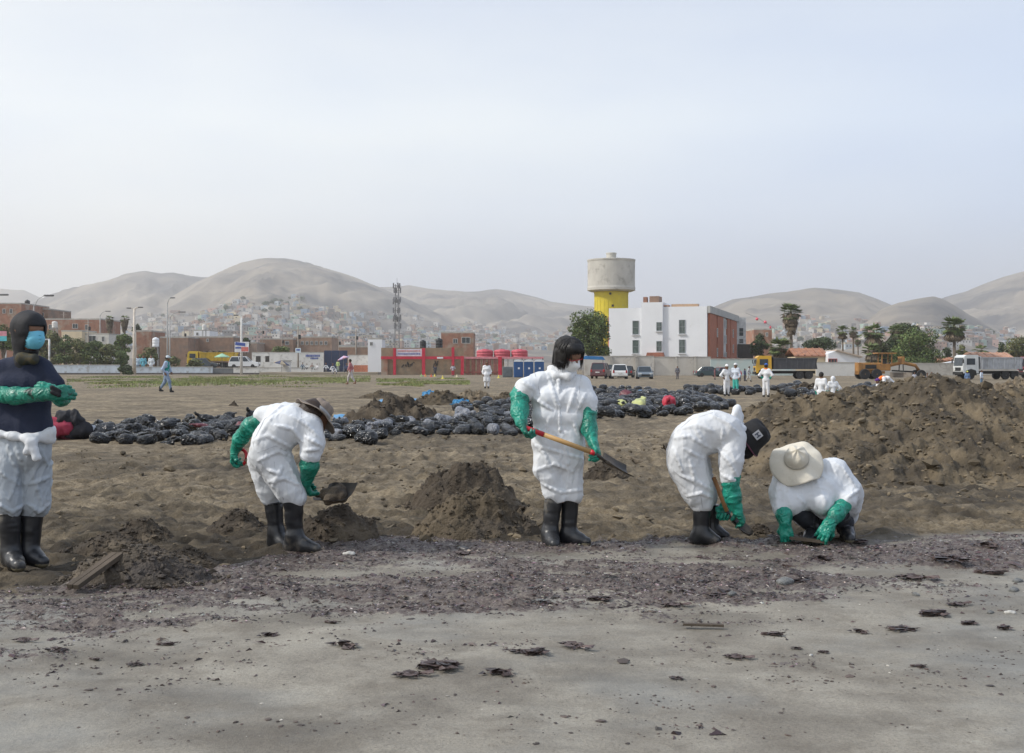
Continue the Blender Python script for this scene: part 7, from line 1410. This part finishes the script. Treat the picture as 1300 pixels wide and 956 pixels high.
f1.part('coverall_trousers', pant + ridges(f1, pant, [((8, 556), (22, 600), (12, 634)), ((58, 563), (42, 602), (54, 641)), ((35, 580), (30, 645)), ((-2, 640), (16, 650), (28, 642)), ((36, 640), (50, 650), (62, 640)), ((20, 560), (28, 590)), ((48, 566), (60, 590)), ((2, 600), (24, 616)), ((38, 615), (62, 606))]), BLT, .0095, .03, wr=.006, fa=12, fp=8, folds=12, famp=.028, seed=5, post=lambda P, d: np.maximum(d, f1.p(0, 658)[2] + .012*np.sin(P[:, 0]*30) - P[:, 2]))
f1.part('tied_sleeves', [c((-14, 548, .02), (0, 551, -.12), .026), c((0, 551, -.12), (38, 557, -.15), .024, .028), c((38, 557, -.15), (64, 549, -.07), .028, .026), c((64, 549, -.07), (66, 546, .08), .026), c((34, 557, -.16), (42, 561, -.17), .032, .028), c((40, 562, -.17), (46, 580, -.17), .024, .030), c((38, 562, -.17), (34, 574, -.17), .018, .022), c((52, 556, -.10), (64, 558, -.06), .030, .034)], SUIT, .009, .03, wr=.012, fa=14, fp=7)
def q1(P): return loc(P, hc1, R1, 1.06)
BAL = M('balaclava_black', (.016, .016, .019), .75, .2, 6, bump=.003, bs=50)
f1.part('balaclava', [hp[0], hp[1], hp[2], hp[10] if len(hp) > 10 else hp[-1], (L1(0, -.05, 0), L1(0, -.055, -.08), .075, .07, .05)], BAL, .0075, .04, off=.014, wr=.007, fa=9, fp=9, seed=3, post=lambda P, d: np.maximum(d, .014*0 + np.minimum(np.minimum(q1(P)[:, 1]-.02, .058-np.abs(q1(P)[:, 0])), .038-q1(P)[:, 2]-0*P[:, 0])*1.0*(q1(P)[:, 2] > -.13) - (q1(P)[:, 2] <= -.13)*1))
MBL = M('mask_blue', (.16, .50, .66), .7, .06, 8)
for zz_ in (-.022, -.045, -.068): f1.part('mask_pleat', [(L1(-.045, .108-abs(zz_+.045)*.25, zz_), L1(0, .138-abs(zz_+.045)*.3, zz_), .0035, .0035), (L1(0, .138-abs(zz_+.045)*.3, zz_), L1(.045, .108-abs(zz_+.045)*.25, zz_), .0035, .0035)], MATS.get('mask_blue') or MBL, .004, .01)
for sg in (-1, 1): MB().mat(MW).tube([L1(sg*.062, .07, -.01), L1(sg*.085, .03, .0), L1(sg*.10, .0, .005)], .003, 5).build('mask_strap', f1.r)
f1.part('surgical_mask', hp[1:3] + [(L1(0, .05, -.035), L1(0, .08, -.05), .062, .045, .04)], MBL, .006, .03, off=.010, wr=.003, fa=30, fp=2, post=lambda P, d: np.maximum(d, np.maximum(.028-q1(P)[:, 1], np.maximum(q1(P)[:, 2]-.006+.12*np.abs(q1(P)[:, 0]), -.118-q1(P)[:, 2]))))
eyes(f1, L1, R1, 1.06)
f1.part('neck_scarf', [c((29, 455, -.04), (43, 456, -.06), .032), c((25, 451, .03), (30, 455, -.03), .045)], M('camo_scarf', (.065, .052, .025), .85, .3, 10, col2=(.04, .04, .03), f2=(.45, .5), s2=14), .010, .04, wr=.010)
glove(f1, [f1.p(-5, 500, -.09), f1.p(20, 503, -.20), f1.p(54, 500, -.28), f1.p(64, 500, -.30)], [.052, .054, .044, .038], (1, .25, .10), (.2, .9, -.1), -1, GLOVED, seed=11, curl=(.5, .5, .55, .6))
glove(f1, [f1.p(75, 499, -.05), f1.p(78, 505, -.14), f1.p(75, 505, -.22)], [.052, .052, .042], (-.55, -.45, .45), (-.3, .75, -.4), -1, GLOVE, seed=12, curl=(.45, .5, .6, .7))
f1.part('dirty_fingers', [c((66, 492, -.335), (75, 497, -.325), .016), c((66, 498, -.345), (75, 502, -.335), .014)], BKC, .007, .012)
boot(f1, f1.p(11, 650, -.05), f1.p(14, 702, -.04), f1.p(24, 722, -.20), 9, BOOTS, .078, sc=1.05); boot(f1, f1.p(40, 654, .06), f1.p(38, 702, .05), f1.p(54, 719, -.03), 10, BOOT, .074, sc=1.05)
SEAM = M('seam_grey', (.46, .47, .49), .8)
for fg, prims, lns in SEAMS:
    for ln in lns:
        q_ = ridges(fg, prims, [ln], .0035, .01)
        if len(q_) > 1: MB().mat(SEAM).tube([q_[0][0]] + [a[1] for a in q_], .0032, 5).build('seam', fg.r, smooth=True)
# ------------------------------------------------------------------ small figures in the distance
def small(label, px, pyt, pyb, pose='stand', top=(.7, .72, .75), legs=None, hair=(.02, .015, .012), hat_c=None, face=0, hood=False, glv=None, Y=None, long=False, extra=None, z=0, seed=0, boots=(.02, .02, .022)):
    Yp = Y or gy(pyb); hgt = (pyb-pyt)*Yp/F; legs = legs or top; h = hgt
    r = root('person', label, 'person', (gx(px, Yp), Yp, z), face)
    T = {'stand': dict(hip=(0, 0, .52), ch=(0, 0, .72), sh=(0, 0, .81), hd=(0, -.01, .93), kn=((-.055, 0, .28), (.055, 0, .28)), ft=((-.06, 0, .03), (.06, 0, .03)), el=((-.15, 0, .62), (.15, 0, .62)), ha=((-.13, -.05, .48), (.13, -.05, .48))),
         'walk': dict(hip=(0, 0, .52), ch=(0, -.01, .72), sh=(0, -.02, .81), hd=(0, -.04, .93), kn=((-.05, -.10, .30), (.05, .06, .27)), ft=((-.05, -.14, .03), (.05, .18, .05)), el=((-.13, .06, .64), (.13, -.06, .64)), ha=((-.12, -.02, .50), (.12, -.12, .52))),
         'hips': dict(hip=(0, 0, .52), ch=(0, 0, .72), sh=(0, 0, .81), hd=(0, -.01, .93), kn=((-.055, 0, .28), (.055, 0, .28)), ft=((-.07, 0, .03), (.07, 0, .03)), el=((-.20, .02, .66), (.20, .02, .66)), ha=((-.11, -.03, .57), (.11, -.03, .57))),
         'sit': dict(hip=(0, 0, .16), ch=(0, -.03, .45), sh=(0, -.05, .62), hd=(0, -.09, .86), kn=((-.16, -.33, .38), (.16, -.33, .38)), ft=((-.14, -.50, .05), (.14, -.50, .05)), el=((-.26, -.1, .40), (.26, -.1, .40)), ha=((-.12, -.3, .38), (.12, -.3, .38))),
         'bend': dict(hip=(0, .10, .62), ch=(0, -.14, .80), sh=(0, -.28, .80), hd=(0, -.42, .72), kn=((-.07, .06, .33), (.07, .06, .33)), ft=((-.08, .08, .03), (.08, .08, .03)), el=((-.15, -.33, .60), (.15, -.33, .60)), ha=((-.10, -.36, .42), (.10, -.36, .42)))}[pose]
    if pose == 'sit': pass
    q = lambda a: np.array(a, float)*h; w = .095*h; rw = .062 if not long else .075
    tz = [(q(T['sh'])-[w, 0, 0], q(T['sh'])+[w, 0, 0], .045*h, .045*h), (q(T['ch'])-[w*.7, 0, 0], q(T['ch'])+[w*.7, 0, 0], rw*h, rw*h), (q(T['hip'])-[w*.5, 0, 0], q(T['hip'])+[w*.5, 0, 0], rw*h, rw*h), (q(T['ch']), q(T['hip']), rw*h*1.1, rw*h*1.1)]
    for s_ in (0, 1):
        sh = q(T['sh']) + [(-w, w)[s_], 0, 0]; tz += [(sh, q(T['el'][s_]), .042*h, .034*h), (q(T['el'][s_]), q(T['el'][s_])*.45+q(T['ha'][s_])*.55, .034*h, .03*h)]
    if long: tz += [(q(T['hip'])-[w*.5, 0, 0], q(T['hip'])*.55-[w*.5, 0, 0], .075*h, .075*h), (q(T['hip'])+[w*.5, 0, 0], q(T['hip'])*.55+[w*.5, 0, 0], .075*h, .075*h)]
    lg = []
    for s_ in (0, 1): lg += [(q(T['hip'])+[(-.5, .5)[s_]*w, 0, 0], q(T['kn'][s_]), .058*h, .044*h), (q(T['kn'][s_]), q(T['ft'][s_])+[0, 0, .05*h], .042*h, .032*h)]
    hd = q(T['hd']); nk = q(T['sh']); body = [(hd, hd+[0, 0, .02*h], .052*h, .055*h), (hd-[0, .0, .02*h], hd-[0, .02*h, .045*h], .042*h, .03*h), (hd, nk, .028*h, .035*h)] + [(a, b, ra*.6, rb*.6) for a, b, ra, rb in tz+lg]
    for s_ in (0, 1):
        e, a = q(T['el'][s_]), q(T['ha'][s_]); body += [(e, a, .024*h, .02*h), (a, a+(a-e)*.25, .022*h, .014*h)]
    hh = .026*h; mc = lambda n, c_: M(n+'_%02d%02d%02d' % tuple(int(x*99) for x in c_), c_, .8, .12, 5)
    def pt(nm, prs, m, **k_): v, f = sdfmesh(prs, hh, .03*h, **k_); return obj(nm, mesh(nm, v, f, m, smooth=True), r) if len(v) else None
    pt('body', body, SKIN); pt('jacket', tz, mc('cloth', top), wr=.012*h, fa=10, fp=6, seed=seed); pt('trousers', lg, mc('cloth', legs), wr=.008*h, fa=12, fp=6, seed=seed+1)
    for s_ in (0, 1):
        a = q(T['ft'][s_]); pt('boot', [(a+[0, 0, .10*h], a+[0, 0, .01*h], .034*h, .032*h), (a, a+[0, -.07*h, -.005*h], .028*h, .024*h)], mc('shoe', boots), post=lambda P, d: np.maximum(d, -P[:, 2]))
        if glv: e, a = q(T['el'][s_]), q(T['ha'][s_]); pt('glove', [(e*.5+a*.5, a, .036*h, .028*h), (a, a+(a-e)*.3, .027*h, .018*h)], mc('glove', glv))
    if hood: pt('hood', [(hd+[0, .01*h, 0], hd+[0, .01*h, .02*h], .066*h, .066*h), (hd, nk, .055*h, .05*h)], mc('cloth', top), post=lambda P, d: np.maximum(d, np.maximum(hd[1]-.03*h-P[:, 1], 0*P[:, 0]-1)))
    elif hat_c: pt('cap', [(hd+[0, 0, .022*h], hd+[0, 0, .032*h], .062*h, .06*h), (hd+[0, -.03*h, .03*h], hd+[0, -.085*h, .022*h], .03*h, .02*h)], mc('cap', hat_c), post=lambda P, d: np.maximum(d, hd[2]+.012*h-P[:, 2]))
    if hair and not hood: pt('hair', [(hd+[0, .012*h, .01*h], hd+[0, .008*h, .024*h], .060*h, .058*h)], mc('hair', hair), post=lambda P, d: np.maximum(d, np.minimum(hd[1]-.028*h-P[:, 1]+0, 1) if False else -(P[:, 1]-hd[1]+.030*h)*1.0 - np.maximum(P[:, 2]-hd[2]-.03*h, 0)*3))
    if extra: extra(r, h, q, T, mc, pt)
    return r
def vest(colr, nm='vest'):
    return lambda r, h, q, T, mc, pt: pt(nm, [(q(T['sh'])-[.06*h, 0, -.01*h], q(T['sh'])+[.06*h, 0, .01*h], .052*h, .052*h), (q(T['ch'])-[.05*h, 0, 0], q(T['ch'])+[.05*h, 0, 0], .074*h, .074*h), (q(T['ch']), q(T['hip'])+[0, 0, .05*h], .078*h, .078*h)], mc('vest', colr))
WHS = (.72, .73, .75); GRN = (.02, .30, .22)
small('person in a green vest and light blue sleeves walking on the sand at left', 211, 452, 498, 'walk', (.36, .45, .60), (.20, .27, .38), hat_c=(.55, .62, .66), face=math.pi/2, extra=vest((.02, .28, .25)), seed=1)
small('barefoot person in pink shirt and pale shorts at the grass edge', 445.5, 456, 488, 'walk', (.42, .16, .17), (.45, .42, .42), face=-math.pi/2, boots=(.22, .12, .08), seed=2)
small('person in a long white coat walking towards the beach', 618, 459, 493, 'stand', WHS, WHS, long=True, seed=3)
small('dark-clothed person standing in front of the graffiti of the yard wall', 552.5, 464, 477.5, 'stand', (.05, .05, .07), (.04, .04, .05), seed=4)
small('person in grey top and red shorts by the bare red post', 575, 463, 477.5, 'hips', (.38, .38, .42), (.40, .04, .06), seed=5)
small('child in dark clothes standing alone in the sandy car park', 860, 465, 481.5, 'stand', (.12, .12, .14), (.14, .13, .14), seed=6)
small('far worker in white with white cap, left of the pair by the bags', 922.5, 463, 503, 'hips', WHS, WHS, hat_c=(.75, .75, .75), face=.3, seed=7)
small('far worker in white top and green trousers behind the white-capped one', 934, 461.5, 500, 'stand', (.55, .60, .68), (.05, .40, .34), hat_c=(.7, .7, .7), face=-.6, seed=8)
small('person in red shirt near the blue-clad one by the turquoise wall', 939, 469, 484, 'stand', (.60, .04, .06), (.05, .06, .12), seed=9)
small('person in dark blue bent beside the person in red', 945.5, 468, 484, 'stand', (.05, .06, .14), (.03, .03, .05), face=1, seed=10)
small('person in pale grey standing right of the one in dark blue', 950.5, 465, 484.5, 'walk', (.45, .45, .46), (.40, .40, .40), face=1.2, seed=11)
small('person in maroon bending over the dark red car tail', 907.5, 467, 482, 'stand', (.20, .08, .09), (.25, .12, .11), face=1.3, seed=12)
small('far worker in white with bright blue cap and orange collar', 972.5, 462, 504.5, 'hips', WHS, WHS, hat_c=(.03, .13, .50), face=math.pi*.85, glv=GRN, seed=13, extra=lambda r, h, q, T, mc, pt: pt('orange_collar', [(q(T['sh'])+[-.02*h, 0, .035*h], q(T['sh'])+[.02*h, 0, .035*h], .042*h, .042*h)], mc('collar', (.75, .18, .03))))
small('worker in white with a black cap, left of two behind the big pile', 1042.5, 473, 524, 'stand', WHS, WHS, hat_c=(.015, .015, .018), face=math.pi*.8, glv=GRN, seed=14)
small('hooded worker in white, right of two behind the big pile', 1057.5, 478, 522, 'hips', WHS, WHS, hood=True, face=math.pi, glv=GRN, seed=15)
small('worker in white and orange vest bending over behind the big pile', 1131, 471, 517, 'bend', WHS, WHS, hat_c=(.10, .03, .20), face=-math.pi/2+.3, seed=16, extra=lambda r, h, q, T, mc, pt: pt('orange_vest', [(q(T['sh'])-[.06*h, -.02*h, -.01*h], q(T['sh'])+[.06*h, .02*h, .01*h], .055*h, .055*h), (q(T['sh'])+[0, -.02*h, .02*h], q(T['hd'])+[0, .03*h, .04*h], .05*h, .045*h)], mc('vest', (.80, .17, .01))))
small('person in grey T-shirt standing right of the grader', 1161, 473, 489, 'hips', (.42, .43, .48), (.20, .20, .24), seed=17)
small('person in dark blue sitting left behind the big pile', 1176, 472, 490, 'sit', (.05, .08, .16), (.05, .05, .08), face=.6, seed=18)
small('person in black sitting right behind the big pile', 1183, 471, 489, 'sit', (.03, .03, .04), (.04, .04, .05), face=-.4, seed=19)
small('person in blue with lime helmet before the white truck cab', 1228, 471, 491, 'stand', (.14, .22, .38), (.08, .14, .26), hat_c=(.55, .60, .10), seed=20)
small('person in pale blue and white beside the white truck wheel', 1246, 470, 490, 'stand', (.55, .62, .72), (.10, .18, .28), face=.8, seed=21)
small('person in white coverall behind the low wall by the bush', 192, 452, 476, 'stand', (.65, .70, .74), (.65, .70, .74), Y=228.5, z=0, seed=22)
small('person in turquoise left of the white one behind the low wall', 182, 455, 479, 'stand', (.12, .38, .48), (.12, .38, .48), Y=228.5, seed=23)
small('person in pale blue beside the cream lamp post behind the wall', 175, 455, 479, 'stand', (.40, .50, .60), (.2, .3, .4), Y=229, seed=24)
small('seated person in dark blue at the left of the market group', 384, 459, 469, 'sit', (.10, .16, .24), (.3, .34, .34), Y=222, z=.9, face=.3, seed=25)
small('seated person in white in front of the lettered wall', 390, 461, 469.5, 'sit', (.60, .62, .62), (.1, .1, .12), Y=220, z=.9, face=-.3, seed=26)
small('seated shirtless person in the market group', 396, 460, 469.5, 'sit', (.30, .16, .11), (.25, .3, .3), Y=221, z=.9, face=.5, seed=27)
small('person bundled in white sheets right of the shirtless one', 403, 461, 469.5, 'sit', (.66, .66, .66), (.66, .66, .66), Y=220, z=.9, face=-.5, long=True, seed=28)
small('seated person in white by the blue gate', 414, 459, 472, 'sit', (.62, .64, .66), (.08, .08, .1), Y=214, z=.5, seed=29)
small('seated person with dark hair right of the one by the gate', 422, 459, 474, 'sit', (.62, .62, .64), (.62, .62, .64), Y=205, z=.2, face=.6, seed=30)
small('person in lime yellow standing under the pink parasol', 429, 456, 470, 'stand', (.45, .55, .22), (.3, .35, .3), Y=222, z=.6, seed=31)
small('person in dark blue sitting beside the pink parasol pole', 440, 459, 472, 'sit', (.06, .08, .16), (.06, .06, .08), Y=216, z=.4, seed=32)
MB().mat(MATS['road_dust']).box((gx(410, 224), 224.6, .2), (22, 11, .55), bev=.05).build('road', kind='structure', label='low paved strip in front of the blue gate')
